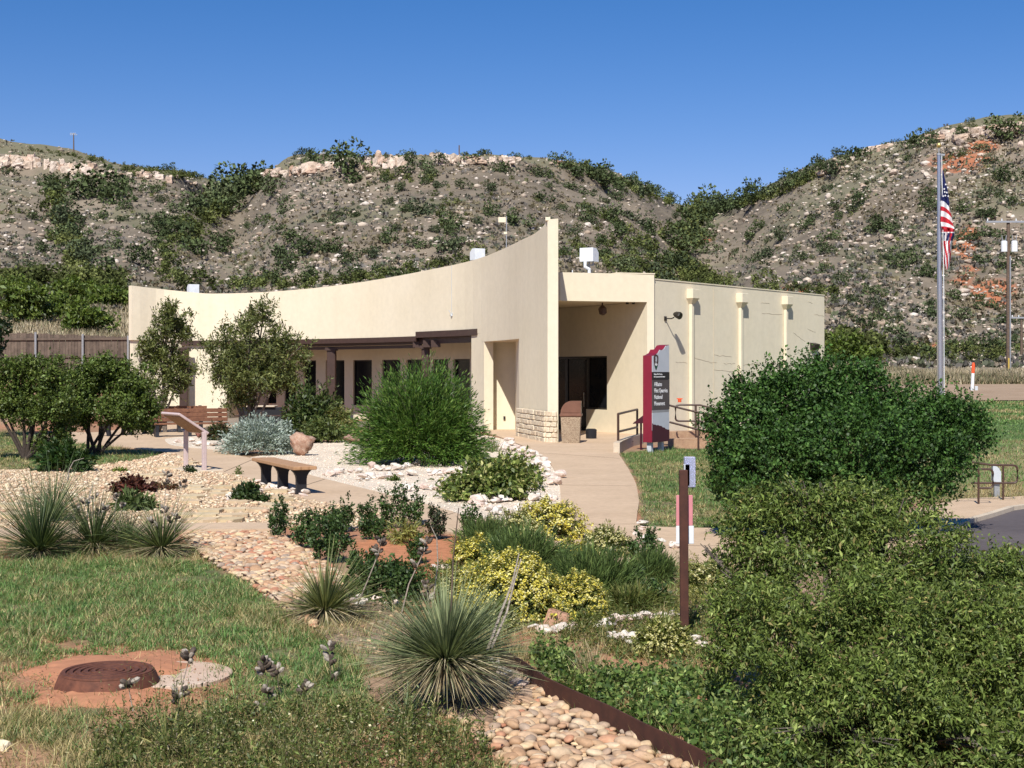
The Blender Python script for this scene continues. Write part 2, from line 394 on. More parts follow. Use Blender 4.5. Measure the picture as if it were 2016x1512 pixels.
#  u : [ (Y0,z0) flat edge, (Y1,z1), (Y2,py2), (Y3,py3), (Y4,py4), (Y5,py5) cliff foot, (Y6,py6) cliff head, (Y7,py7) ridge ]
COLS = {
 -1400: [(48,0),(64,1.7),(95,640),(150,560),(230,430),(320,330),(326,300),(400,270)],
 -300: [(48,0),(64,1.7),(92,645),(150,570),(240,440),(330,345),(335,306),(410,268)],
 0:   [(48,0),(64,1.7),(92,648),(150,570),(240,440),(328,345),(333,308),(410,280)],
 120: [(48,0),(64,1.7),(92,646),(150,575),(245,450),(325,350),(330,318),(400,298)],
 230: [(50,0),(66,1.5),(92,645),(150,580),(245,450),(318,354),(322,335),(380,320)],
 330: [(66,0),(80,1.0),(100,645),(155,590),(240,470),(318,366),(322,348),(375,334)],
 460: [(66,0),(80,.8),(105,640),(170,590),(270,470),(360,380),(366,366),(430,354)],
 540: [(66,0),(80,.8),(100,640),(155,580),(225,450),(290,362),(294,344),(330,340)],
 700: [(66,0),(80,.8),(100,640),(150,575),(205,450),(262,340),(266,318),(310,308)],
 900: [(66,0),(80,.8),(100,640),(150,575),(200,450),(255,328),(259,306),(310,294)],
 1100:[(66,0),(80,.8),(100,640),(150,575),(210,450),(272,338),(276,322),(325,312)],
 1250:[(66,0),(80,.8),(100,640),(155,580),(225,470),(310,382),(316,374),(350,362)],
 1390:[(66,0),(80,.8),(105,650),(180,590),(290,500),(400,425),(408,418),(450,404)],
 1500:[(66,0),(80,.8),(100,655),(155,590),(235,490),(310,398),(315,390),(345,384)],
 1640:[(64,0),(78,.6),(100,716),(140,640),(200,480),(262,335),(266,318),(300,312)],
 1760:[(52,.2),(76,.57),(95,728),(135,690),(185,520),(245,310),(250,282),(290,276)],
 1900:[(50,.2),(76,.57),(95,727),(135,705),(180,530),(232,285),(237,252),(290,247)],
 2016:[(50,.2),(76,.57),(95,726),(135,705),(180,530),(230,275),(235,246),(290,236)],
 2300:[(50,.2),(76,.57),(95,726),(135,700),(180,520),(230,260),(235,232),(290,222)],
 3400:[(50,.2),(76,.57),(95,726),(135,690),(180,500),(230,260),(235,240),(290,230)],
}
US = sorted(COLS)
KY = []; KZ = []
for k in range(8):
    KY.append([COLS[u][k][0] for u in US])
    KZ.append([COLS[u][k][1] if k < 2 else zp(*COLS[u][k]) for u in US])
KY.append([COLS[u][7][0] + 70 for u in US]); KZ.append([zp(*COLS[u][7]) - 4 for u in US])
KY.append([1100 for u in US]); KZ.append([10 for u in US])
KY = np.array(KY, float); KZ = np.array(KZ, float)
def TH(u, s):
    """terrain point for picture column u and profile parameter s (0..9)"""
    u = np.asarray(u, float); s = np.asarray(s, float)
    u, s = np.broadcast_arrays(u, s)
    Yk = np.stack([herm(US, KY[k], u) for k in range(10)]); Zk = np.stack([herm(US, KZ[k], u) for k in range(10)])
    i = np.clip(np.floor(s).astype(int), 0, 8); t = s - i
    g = lambda A, j: np.take_along_axis(A, np.clip(j, 0, 9)[None], 0)[0]
    Y = g(Yk, i)*(1-t) + g(Yk, i+1)*t
    z = g(Zk, i)*(1-t) + g(Zk, i+1)*t
    X = (u - CX) / F * Y
    a = np.clip((s - 1.6) / 1.2, 0, 1) * np.clip((8.5 - s), 0, 1)
    z = z + a * (fbm(X, Y, 38, 3) * 3.2 + fbm(X + 90, Y, 9, 3) * 1.1)
    gl = np.abs(fbm(X*1.0 + 500, Y * .35, 26, 2))
    z = z - a * np.clip(.16 - gl, 0, 1) * 9 * np.clip((6 - s), 0, 1)
    return X, Y, z
_sv = np.linspace(1.0, 7.2, 260)
def hill(u, py):
    """nearest hill point seen at picture position (u,py) -> X,Y,Z"""
    X, Y, z = TH(np.full_like(_sv, u), _sv)
    p = HY - (z - CAMH) / Y * F
    k = np.argmax(p <= py)
    if p[k] > py: return None
    return float(X[k]), float(Y[k]), float(z[k])
GU = np.concatenate([np.arange(-1400, -100, 50), np.arange(-100, 2116, 9), np.arange(2116, 3401, 50)]).astype(float)
near_t = np.linspace(0, 1, 170)
far_s = np.concatenate([np.linspace(0, 2, 24)[1:], np.linspace(2, 5, 190)[1:], np.linspace(5, 6, 14)[1:], np.linspace(6, 7, 24)[1:], [7.3, 7.7, 8, 8.5, 9]])
Y0 = herm(US, KY[0], GU); Z0 = herm(US, KZ[0], GU)
nY = 2.5 * (Y0[None, :] / 2.5) ** near_t[:, None]
nX = (GU[None, :] - CX) / F * nY
nZ = Z0[None, :] * np.clip((nY - 30) / (Y0[None, :] - 30), 0, 1)
fX, fY, fZ = TH(np.broadcast_to(GU, (len(far_s), len(GU))), np.broadcast_to(far_s[:, None], (len(far_s), len(GU))))
TX = np.concatenate([nX, fX]); TY = np.concatenate([nY, fY]); TZ = np.concatenate([nZ, fZ])
# widen behind the camera
R, Cn = TX.shape
idx = np.arange(R*Cn).reshape(R, Cn)
Fq = np.stack([idx[:-1, :-1], idx[:-1, 1:], idx[1:, 1:], idx[1:, :-1]], -1).reshape(-1, 4)
gx, gy, gz = TX.ravel(), TY.ravel(), TZ.ravel()
ppx, ppy = pix(gx, gy, gz)
sfull = np.concatenate([np.zeros(len(near_t)), far_s]); sg = np.repeat(sfull, Cn)
isnear = np.repeat(np.concatenate([np.ones(len(near_t), bool), np.zeros(len(far_s), bool)]), Cn)
def lerp3(a, b, t): return np.asarray(a)[None] * (1 - t[:, None]) + np.asarray(b)[None] * t[:, None]
def sm(x, a, b): t = np.clip((x - a) / (b - a), 0, 1); return t*t*(3-2*t)
n_a = fbm(gx, gy, 2.2, 4); n_b = fbm(gx + 300, gy, .5, 3); n_c = fbm(gx - 200, gy, 14, 3)
col = lerp3((.33, .22, .14), (.38, .19, .11), sm(n_a, -.3, .3))           # soil of the beds
col = col * (1 + .25 * n_b[:, None])
tan = lerp3((.33, .26, .14), (.24, .19, .10), sm(n_b, -.3, .3)); grn = lerp3((.11, .13, .05), (.20, .16, .085), sm(n_b, -.3, .3))
for key in ('lawn_front', 'lawn_path', 'lawn_left'):
    k = inpoly(ppx, ppy, PLY[key]) & isnear
    tt = sm(n_a, -.05, .45) if key == 'lawn_front' else sm(n_a, .1, .6) * .7
    if key == 'lawn_front': tt = np.clip(tt + sm(ppy, 1330, 1480) * .6 + sm(-ppx, -120, 50) * sm(ppy, 1200, 1350) * .4, 0, 1)
    col[k] = (grn * (1-tt[:, None]) + tan * tt[:, None])[k]
d = ((ppx-245)/235)**2 + ((ppy-1345)/88)**2 + n_b*1.8 + n_a*.4
tt = (1 - sm(d, .6, 1.5))[:, None]*np.where(isnear, 1, 0)[:, None]; col = col*(1-tt) + np.array((.40, .195, .11))*tt
bare = (sm(fbm(gx + 9, gy - 5, 1.1, 4), .12, .42)*sm(ppy, 1180, 1420)*np.where(isnear & (ppx < 1040), 1, 0))[:, None]; col = col*(1-bare*.8) + np.array((.40, .21, .125))*bare*.8
for key in ('red_left', 'red_mid'):
    k = inpoly(ppx, ppy, PLY[key]) & isnear; col[k] = (.47, .20, .10)
# right-hand lawn up to the dirt road, then dry field
k = (gx > 7) & (gy > 17.0) & ((gy < 76)) & (ppx > 1480)
tt = sm(n_c + n_a * .5, .05, .5) * .75
col[k] = (lerp3((.085, .13, .042), (.15, .17, .065), sm(n_b + n_a*.5, -.3, .4)) * (1-tt[:, None]) + lerp3((.36, .27, .15), (.33, .17, .10), sm(n_a, 0, .4)) * tt[:, None])[k]
k = (~isnear) & (sg >= 1.0)
fieldc = lerp3((.36, .28, .18), (.25, .20, .12), sm(n_a + n_b, -.3, .4))
col[k] = fieldc[k]
hl = sm(sg, 2.0, 2.35)
hc = lerp3((.182, .148, .110), (.238, .194, .145), sm(fbm(gx, gy, 30, 3), -.35, .35))
hc = hc * (1 + .45 * fbm(gx + 77, gy, 3, 4)[:, None])
grs = sm(fbm(gx + 700, gy, 20, 4), .05, .4)[:, None] * .55
hc = hc * (1 - grs) + np.array((.15, .15, .085)) * grs
red = np.zeros(len(gx))
for (u0, p0, ru, rp) in ((1960, 575, 42, 32), (1900, 540, 30, 18), (1935, 290, 38, 12), (1880, 320, 60, 22), (1905, 470, 25, 40), (1690, 715, 60, 14), (1840, 690, 60, 12), (1560, 575, 30, 8), (1370, 470, 25, 10)):
    d = ((ppx-u0)/ru)**2 + ((ppy-p0)/rp)**2 + fbm(gx, gy, 5, 3) * 1.6
    red = np.maximum(red, 1 - sm(d, .5, 1.3))
hc = hc * (1 - red[:, None]*.9) + np.array((.40, .145, .07)) * red[:, None] * .9
top = sm(sg, 6.0, 6.2)[:, None] * .6
hc = hc * (1-top) + np.array((.17, .165, .09)) * top
hl = np.where(isnear, 0, hl)
col = col * (1-hl[:, None]) + hc * hl[:, None]
col = np.clip(col, .01, .9)
ground = mk('ground', np.stack([gx, gy, gz], 1), Fq, m_ground, col=col, smooth=True)
tag(ground, kind='structure')
# ground under and behind the camera
gb = mk('ground_behind', [(-60, -60, -.004), (60, -60, -.004), (60, 6, -.004), (-60, 6, -.004)], [[0, 1, 2, 3]], M('lawn_soil', (.16, .16, .07), (.28, .2, .12), 3))
tag(gb, kind='structure')

# ------------------------------------------------------------------ paved and gravelled surfaces
sheet('walkway', 'walk', m_path, .030)
sheet('garden_path', 'garden', m_path, .026)
sheet('concrete_strip', 'strip', m_path, .06)
wg = sheet('white_gravel_bed', 'wgravel', m_wgrav, .014)
sheet('white_gravel_patch', 'wpatch', m_wgrav, .034)
tg = sheet('tan_gravel_bed', 'tgravel', m_tgrav, .018)
creek = sheet('river_rock_bed', 'creek', m_rgrav, .010)
sheet('parking_lot', 'park', m_asph, .012)
sheet('parking_sidewalk', 'parkwalk', m_path, .05)
# paved terrace in front of and under the building
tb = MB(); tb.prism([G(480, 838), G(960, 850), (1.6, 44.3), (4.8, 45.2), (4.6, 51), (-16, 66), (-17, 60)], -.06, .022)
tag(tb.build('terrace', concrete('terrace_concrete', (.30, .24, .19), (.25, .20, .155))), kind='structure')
# dirt road beyond the lawn
ru = np.arange(1600, 2700, 20.); vs = []
for u in ru:
    for yy in (0, 1):
        s_ = 1.0 + (-.02 + .10*yy)
        X, Y, z = TH(u, s_); vs.append((float(X), float(Y), float(z) + .03))
fs = [[2*i, 2*i+2, 2*i+3, 2*i+1] for i in range(len(ru)-1)]
for i in range(len(ru)): pass
s0 = .985; vs = []
for u in ru:
    for yy, (s_, dz) in enumerate(((.9, .05), (1.42, .05))):
        X, Y, z = TH(u, s_); vs.append((float(X), float(Y), float(z) + dz))
tag(mk('dirt_road', vs, fs, m_road), kind='structure')
# white kerb line of the parking lot
kb = MB(); kp = [G(1870, 1046), G(1905, 1032), G(1950, 1019), G(1990, 1006), G(2100, 990)]
for a, b_ in zip(kp, kp[1:]):
    a = Vector((*a, .035)); b_ = Vector((*b_, .035)); d = (b_-a); l = d.length; d.normalize(); n = Vector((-d.y, d.x, 0))
    kb.box((a+b_)/2, (l + .01, .10, .07), (d, n, Vector((0,0,1))))
tag(kb.build('kerb', m_conc), kind='structure')
# control joints in the walkway (narrow recessed-looking saw cuts)
jm = M('saw_cut', (.15, .11, .08))
jb = MB()
for (x0, y0, x1, y1) in ((1104, 958, 1252, 960), (1050, 893, 1222, 905), (1100, 1037, 1255, 1036), (1262, 1041, 1262, 1120), (1340, 1042, 1350, 1116), (1270, 1078, 1430, 1080), (640, 946, 560, 972), (770, 979, 700, 1003), (500, 906, 440, 932), (900, 1012, 830, 1032)):
    a = Vector((*G(x0, y0), .0315)); b_ = Vector((*G(x1, y1), .0315)); d = b_-a; l = d.length; d.normalize(); n = Vector((-d.y, d.x, 0))
    jb.box((a+b_)/2, (l*.98, .008, .003), (d, n, Vector((0,0,1))))
jo = jb.build('saw_cut_joints', jm); tag(jo, kind='structure')

# ------------------------------------------------------------------ rocks
def ico(sub, seed, flat=.7, rough=.25, blocky=0.0):
    bm = bmesh.new(); bmesh.ops.create_icosphere(bm, subdivisions=sub, radius=.5)
    r_ = np.random.default_rng(seed)
    v = np.array([x.co[:] for x in bm.verts]); f = np.array([[q.index for q in p.verts] for p in bm.faces]); bm.free()
    n = v / np.linalg.norm(v, axis=1)[:, None]
    for _ in range(int(4 + blocky*8)):
        d = r_.normal(size=3); d /= np.linalg.norm(d); h = r_.uniform(.20, .40) if blocky else r_.uniform(.30, .44)
        k = v @ d; ex = np.clip(k - h, 0, None); v = v - ex[:, None] * d * (.9 if blocky else .5)
    v = v * (1 + rough * (r_.random(len(v))[:, None] - .5) * (.35 if sub > 1 else .8))
    v[:, 2] *= flat
    return v, f
PEB = [ico(2, 50+i, .55 + .08*(i % 3), .05) for i in range(6)]
ROCK = [ico(2, 80+i, .8, .55, 1) for i in range(7)]
ROCK1 = [ico(1, 120+i, .8, .25) for i in range(6)]
def mesh_of(name, vf, m, smooth=False):
    me = bpy.data.meshes.new(name); me.from_pydata(vf[0].tolist(), [], vf[1].tolist()); me.materials.append(m); me.update()
    if smooth: me.polygons.foreach_set('use_smooth', np.ones(len(me.polygons), bool))
    return me
def scatter(name, vars_, P_, Sc, rot, m, parent=None, col=None, smooth=False):
    """join transformed copies of variants as one mesh; Sc (n,3), rot yaw (n,)"""
    Vs = []; Fs = []; Cs = []; b = 0
    ch = rng.integers(0, len(vars_), len(P_))
    for vi, (v, f) in enumerate(vars_):
        k = np.where(ch == vi)[0]
        if not len(k): continue
        q = v[None] * Sc[k][:, None]
        c, s_ = np.cos(rot[k])[:, None], np.sin(rot[k])[:, None]
        q = np.stack([q[..., 0]*c - q[..., 1]*s_, q[..., 0]*s_ + q[..., 1]*c, q[..., 2]], -1) + P_[k][:, None]
        Vs.append(q.reshape(-1, 3)); Fs.append((f[None] + (np.arange(len(k))*len(v))[:, None, None] + b).reshape(-1, f.shape[1])); b += len(k)*len(v)
        if col is not None: Cs.append(np.repeat(col[k], len(v), 0))
    o = mk(name, np.concatenate(Vs), np.concatenate(Fs), m, parent, np.concatenate(Cs) if col is not None else None, smooth)
    return o

# river pebbles in the dry creek
peb_me = [mesh_of('stone', v, m_pebble, True) for v in PEB]
def stratified(key, cell):
    poly = np.array(wpoly(key)); lo = poly.min(0); hi = poly.max(0)
    xs = np.arange(lo[0], hi[0], cell); ys = np.arange(max(lo[1], 2.0), hi[1], cell)
    g = np.stack(np.meshgrid(xs, ys), -1).reshape(-1, 2) + rng.uniform(-.5, .5, (len(xs)*len(ys), 2)) * cell * .9
    px, py = pix(g[:, 0], g[:, 1]); k = inpoly(px, py, PLY[key]); return g[k]
q = stratified('creek', .068)
px, py = pix(q[:, 0], q[:, 1])
MIDP = [(575,1185),(700,1150),(800,1195),(1015,1325),(965,1445),(740,1370)]
q = q[~inpoly(px, py, MIDP)]; px, py = pix(q[:, 0], q[:, 1])
vis = (py < 1540)
hid = ((px > 560) & (px < 990) & (py > 1180) & (py < 1400))
sz = rng.uniform(.045, .105, len(q)) * np.where(rng.random(len(q)) < .12, 1.45, 1)
order = np.argsort(-(sz / q[:, 1]) * (vis & ~hid))
nbig = order[:290]; rest = order[290:]
for i in nbig:
    o = bpy.data.objects.new('stone', peb_me[i % 6]); C.objects.link(o); o.parent = creek
    o.location = (q[i, 0], q[i, 1], .02 + rng.uniform(0, .03)); o.scale = (sz[i]*rng.uniform(1, 1.45), sz[i]*rng.uniform(.75, 1), sz[i]*rng.uniform(.7, 1))
    o.rotation_euler = (rng.uniform(-.35, .35), rng.uniform(-.35, .35), rng.uniform(0, 6.3))
PCOL = np.array([(.52,.35,.21),(.40,.24,.14),(.60,.46,.31),(.46,.29,.18),(.37,.28,.21),(.62,.44,.26),(.44,.20,.12),(.56,.41,.28)])
rs = sz[rest]
tag(scatter('pebbles', PEB, np.stack([q[rest, 0], q[rest, 1], np.full(len(rest), .025) + rng.uniform(0, .02, len(rest))], 1),
    np.stack([rs*1.25, rs*.9, rs*.8], 1), rng.uniform(0, 6.3, len(rest)), m_pebble_attr, creek, PCOL[rng.integers(0, 8, len(rest))], True), kind='stuff')
# extra pebble layer for the gaps
q2 = sample('creek', 3400); q2 = q2[~inpoly(*pix(q2[:, 0], q2[:, 1]), MIDP) | (rng.random(len(q2)) < .12)]; r2 = rng.uniform(.03, .06, len(q2))
tag(scatter('small_pebbles', ROCK1, np.stack([q2[:, 0], q2[:, 1], np.full(len(q2), .014)], 1), np.stack([r2*1.2, r2, r2*.8], 1),
    rng.uniform(0, 6.3, len(q2)), m_pebble_attr, creek, PCOL[rng.integers(0, 8, len(q2))] * .9, True), kind='stuff')
# small tan stones of the flat bed
q = sample('tgravel', 12000); r_ = rng.uniform(.022, .06, len(q)); r_[rng.random(len(q)) < .04] *= 2.1
TC = np.array([(.62,.47,.30),(.68,.53,.35),(.54,.38,.25),(.72,.60,.44),(.56,.37,.24),(.46,.34,.23)])
tag(scatter('gravel', ROCK1, np.stack([q[:, 0], q[:, 1], .018 + r_*.2], 1), np.stack([r_*1.2, r_, r_*.8], 1), rng.uniform(0, 6.3, len(q)),
    m_pebble_attr, tg, TC[rng.integers(0, 6, len(q))], True), kind='stuff')
# small white stones
q = sample('wgravel', 8000); r_ = rng.uniform(.015, .04, len(q))
WC = np.array([(.84,.73,.60),(.86,.77,.65),(.76,.62,.50),(.80,.64,.52),(.70,.57,.45)])
tag(scatter('gravel', ROCK1, np.stack([q[:, 0], q[:, 1], .014 + r_*.2], 1), np.stack([r_*1.2, r_, r_*.7], 1), rng.uniform(0, 6.3, len(q)),
    m_pebble_attr, wg, WC[rng.integers(0, 5, len(q))], True), kind='stuff')
# flagstones laid in the tan bed
fl_me = []
for i in range(4):
    r0 = random.Random(i); n = 7
    poly = [(math.cos(2*math.pi*k/n)*(.5+r0.uniform(-.08, .04)), math.sin(2*math.pi*k/n)*(.5+r0.uniform(-.08, .04))) for k in range(n)]
    b = MB(); b.prism(poly, 0, 1)
    me = bpy.data.meshes.new('flagstone'); me.from_pydata(b.v, [], b.f); me.materials.append(m_flagst); fl_me.append(me)
rr = random.Random(4)
for row in range(9):
    py0 = 952 + row * 9.5
    for j in range(5):
        px0 = 395 + row*-4 + j*44 + rr.uniform(-10, 10)
        if not inpoly(np.array([px0]), np.array([py0]), PLY['tgravel'])[0] or rr.random() < .28: continue
        X, Y = G(px0, py0 + rr.uniform(-3, 3))
        o = bpy.data.objects.new('flagstone', fl_me[rr.randrange(4)]); C.objects.link(o); o.parent = tg
        o.location = (X, Y, .018); o.scale = (rr.uniform(.35, .55), rr.uniform(.3, .5), .05); o.rotation_euler = (0, 0, rr.uniform(0, 6))
for (px0, py0) in ((30, 1000), (60, 985), (20, 1020), (110, 1000), (300, 940), (260, 950), (330, 925), (370, 915)):
    X, Y = G(px0, py0); o = bpy.data.objects.new('flagstone', fl_me[rr.randrange(4)]); C.objects.link(o); o.parent = tg
    o.location = (X, Y, .018); o.scale = (rr.uniform(.4, .7), rr.uniform(.35, .5), .05); o.rotation_euler = (0, 0, rr.uniform(0, 6))
# limestone edging rocks in the white bed
lime_me = [mesh_of('stone', v, m_lime) for v in ROCK]
def rockline(pts, n, smin, smax, parent, spread=6, z=.02):
    pts = np.array(pts, float); seg = np.linalg.norm(np.diff(pts, axis=0), axis=1); cum = np.concatenate([[0], np.cumsum(seg)])
    for i in range(int(n*1.35)):
        t = rng.uniform(0, cum[-1]); x = np.interp(t, cum, pts[:, 0]) + rng.normal(0, spread); y = np.interp(t, cum, pts[:, 1]) + rng.normal(0, spread*.35)
        X, Y = G(x, y); s_ = rng.uniform(smin, smax)*rng.choice([.55, .8, 1.0])
        o = bpy.data.objects.new('stone', lime_me[rng.integers(0, 7)]); C.objects.link(o); o.parent = parent
        o.location = (X, Y, z + s_*.22); o.scale = (s_*rng.uniform(1, 1.5), s_*rng.uniform(.8, 1), s_*rng.uniform(.5, .85)); o.rotation_euler = (rng.uniform(-.3, .3), rng.uniform(-.3, .3), rng.uniform(0, 6.3))
rockline([(640,938),(700,932),(780,925),(870,915),(935,912)], 46, .14, .30, wg, 6)
rockline([(700,948),(760,942),(840,935),(920,930)], 34, .12, .26, wg, 6)
rockline([(800,965),(860,965),(900,960)], 22, .12, .24, wg, 6)
rockline([(960,872),(1000,885),(1045,900),(1080,925),(1098,950)], 34, .18, .38, wg, 8)
rockline([(1020,920),(1060,935),(1090,955)], 24, .14, .32, wg, 8)
rockline([(930,1003),(960,992),(1010,985),(1080,985),(1098,990)], 34, .14, .30, wg, 6)
rockline([(960,1010),(1000,1015),(1040,1005)], 14, .12, .26, wg, 8)
rockline([(340,872),(380,876),(420,880),(450,874)], 24, .16, .34, wg, 6)
rockline([(500,955),(530,962),(600,978),(560,966)], 26, .08, .20, tg, 10)
rockline([(440,985),(480,975),(520,978)], 16, .10, .22, tg, 8)
# rock rows in the right-hand planting bed
bedr = ground
rockline([(1192,1242),(1215,1228),(1250,1226),(1290,1222)], 26, .10, .17, bedr, 4, .02)
rockline([(1290,1220),(1320,1216),(1350,1214)], 12, .07, .11, bedr, 3, .01)
rockline([(1050,1240),(1075,1250),(1105,1245),(1135,1240)], 18, .09, .15, bedr, 4, .01)
rockline([(1200,1262),(1250,1270),(1310,1272),(1370,1270),(1415,1290),(1440,1310)], 50, .08, .14, bedr, 5, .03)
rockline([(930,1118),(900,1122),(860,1120),(820,1118)], 14, .06, .12, bedr, 4, .01)
rockline([(960,1305),(1000,1335),(1030,1360)], 18, .06, .14, creek, 6, .01)
rockline([(700,1185),(740,1180),(780,1195),(650,1190)], 18, .06, .15, creek, 8, .01)
rockline([(1270,1030),(1245,1055),(1300,1070),(1330,1085)], 12, .10, .2, bedr, 5, .01)
def single_rock(name, px_, py_, wpx, hpx, m, label, seed, yaw=.5, sub=2, flat=.9):
    X, Y = G(px_, py_); s_ = Y / F
    v, f = ico(3, seed, flat, 1.0, 1); v = v.copy(); v *= (1 + .35*fbm(v[:, 0]*3+seed, v[:, 1]*3+v[:, 2]*4, .8, 3))[:, None]; v[:, 2] -= v[:, 2].min()
    v[:, 2] /= v[:, 2].max(); v *= (wpx*s_, wpx*s_*.8, hpx*s_)
    c, sn = math.cos(yaw), math.sin(yaw); v = np.stack([v[:, 0]*c*1 - v[:, 1]*sn, v[:, 0]*sn + v[:, 1]*c, v[:, 2]], 1)
    o = mk(name, v, f, m); o.location = (X, Y, -.02); return tag(o, label, 'rock')
single_rock('boulder', 592, 898, 62, 50, M('red_flint_boulder', (.52, .36, .27), (.34, .17, .11), 9, bs=.9, bd=.03), 'upright rusty red and cream flint boulder beside the silver sage bush', 5, 0)
single_rock('boulder', 700, 874, 50, 22, M('red_flint_low', (.42, .26, .20), (.28, .15, .11), 9, bs=.9, bd=.03), 'low reddish boulder at the left foot of the tall feathery green bush', 9, .3)
single_rock('boulder', 392, 863, 20, 20, M('red_small', (.30, .11, .08), (.2, .08, .06), 9, bs=.9, bd=.03), 'small dark red rock on white gravel behind the slanted panel', 12, .3)
single_rock('boulder', 4, 1476, 52, 30, M('cream_rock', (.68, .58, .42), (.6, .5, .35), 9, bs=.6, bd=.02), 'pale cream rock in the grass at the bottom left corner', 15, .2)
single_rock('boulder', 1620, 716+320, 40, 20, m_lime, 'pale rock behind the large dark green shrub', 17, .2) if False else None
sr = MB(); X, Y = G(1092, 1232)
sr.add([(X-.10, Y, 0), (X+.11, Y-.02, 0), (X+.12, Y+.12, 0), (X-.07, Y+.14, 0), (X-.05, Y+.03, .135), (X+.12, Y, .085), (X+.13, Y+.1, .08), (X-.02, Y+.11, .13)],
       [(0,1,2,3), (4,7,6,5), (0,4,5,1), (1,5,6,2), (2,6,7,3), (3,7,4,0)])
tag(sr.build('sandstone_slab', M('red_sandstone', (.42, .24, .16), (.34, .18, .12), 14, bs=.4, bd=.004)), 'wedge of flat red sandstone propped among small white rocks', 'rock')

# corten edging strips
def edging(pts, label, h=.13):
    b = MB(); w = [Vector((*G(*p), 0)) for p in pts]
    th = .012
    for a, c in zip(w, w[1:]):
        d = c-a; l = d.length; d.normalize(); n = Vector((-d.y, d.x, 0))
        b.box((a+c)/2 + Vector((0,0,h/2 - .02)), (l+.004, th, h+.04), (d, n, Vector((0,0,1))))
    return tag(b.build('steel_edging', m_steeledge), label, 'garden edging')
edging([(985,1318),(1030,1345),(1075,1380),(1130,1408),(1200,1440),(1270,1478),(1340,1512),(1420,1555)], 'rusty steel edging between the river pebbles and the weeds at bottom', .15)
edging([(395,1098),(450,1122),(500,1152),(540,1185),(590,1228)], 'rusty steel edging between the lawn and the upper river pebbles', .05)

# ================================================================== BUILDING
BU = [259, 340, 420, 500, 610, 750, 850, 947, 1000, 1022, 1050, 1078]
BY = [61.0, 62.0, 62.0, 61.2, 59.3, 56.2, 53.3, 49.9, 46.8, 45.2, 43.3, 41.4]
BZ = {259: 562, 300: 567, 340: 571.5, 420: 578, 500: 576, 610: 568, 700: 557, 800: 540, 850: 530, 900: 520, 948: 507, 995: 488, 1027: 472, 1059: 455, 1072: 442, 1078: 432}
def cy(u): return float(herm(BU, BY, u))
def cpt(u, back=0.0):
    Y = cy(u) + back; return Vector(((u-CX)/F*Y, Y))
def ctop(u):
    k = sorted(BZ); return CAMH + (HY - float(herm(k, [BZ[i] for i in k], u))) / F * cy(u)
vc = thing('visitor_center', (-3, 52, 0), 'cream stucco building with a sweeping curved front wall and tall pointed fin', 'building')
def strip_wall(name, us, zb, zt, th=.3, back=0.0, m=m_stucco, smooth=True):
    pts = [cpt(u, back) for u in us]; n = len(us)
    zb = [zb]*n if isinstance(zb, (int, float)) else zb; zt = [zt]*n if isinstance(zt, (int, float)) else zt
    V = []
    for i in range(n):
        d = (pts[min(i+1, n-1)] - pts[max(i-1, 0)]).normalized(); nb = Vector((-d.y, d.x))
        if nb.y < 0 and abs(d.x) > .3: nb = -nb
        if abs(d.x) <= .3 and nb.x < 0: nb = -nb
        f = pts[i]; k = pts[i] + nb*th
        V += [(f.x, f.y, zb[i]), (f.x, f.y, zt[i]), (k.x, k.y, zt[i]), (k.x, k.y, zb[i])]
    Fs = []
    for i in range(n-1):
        a, b = 4*i, 4*i+4
        Fs += [(a, b, b+1, a+1), (a+1, b+1, b+2, a+2), (a+2, b+2, b+3, a+3), (a+3, b+3, b, a)]
    Fs += [(0, 1, 2, 3), (4*n-4, 4*n-1, 4*n-2, 4*n-3)]
    mb = MB(); mb.add(V, Fs); return mb.build(name, m, vc)
us = list(np.linspace(259, 947, 44)); strip_wall('fascia', us, 3.42, [ctop(u) for u in us])
us = list(np.linspace(947, 1022, 8)); strip_wall('lintel_wall', us, 3.12, [ctop(u) for u in us], th=.32)
# fin : thick end wall with tip
us = list(np.linspace(1022, 1078, 12))
front = [cpt(u) for u in us]; tops = [ctop(u) for u in us]
fx0 = P(1099, 0, 41.15).x
backs = [Vector((fx0 + (1 - i/11)*.10, 45.4 - (45.4-41.15)*(i/11))) for i in range(12)]
ft = MB(); V = []
for f, k, z in zip(front, backs, tops): V += [(f.x, f.y, 0), (f.x, f.y, z), (k.x, k.y, z), (k.x, k.y, 0)]
Fs = []
for i in range(11):
    a, b = 4*i, 4*i+4; Fs += [(a, b, b+1, a+1), (a+1, b+1, b+2, a+2), (a+2, b+2, b+3, a+3)]
Fs += [(0, 1, 2, 3), (44, 47, 46, 45)]
ft.add(V, Fs).build('fin_wall', m_stucco, vc)
tipb = MB(); tz = ctop(1078); tipb.box((P(1077, 0, 41.55).x + .02, 41.62, tz + .02), (.14, .5, .1)); tipb.build('fin_cap', m_stucco, vc)
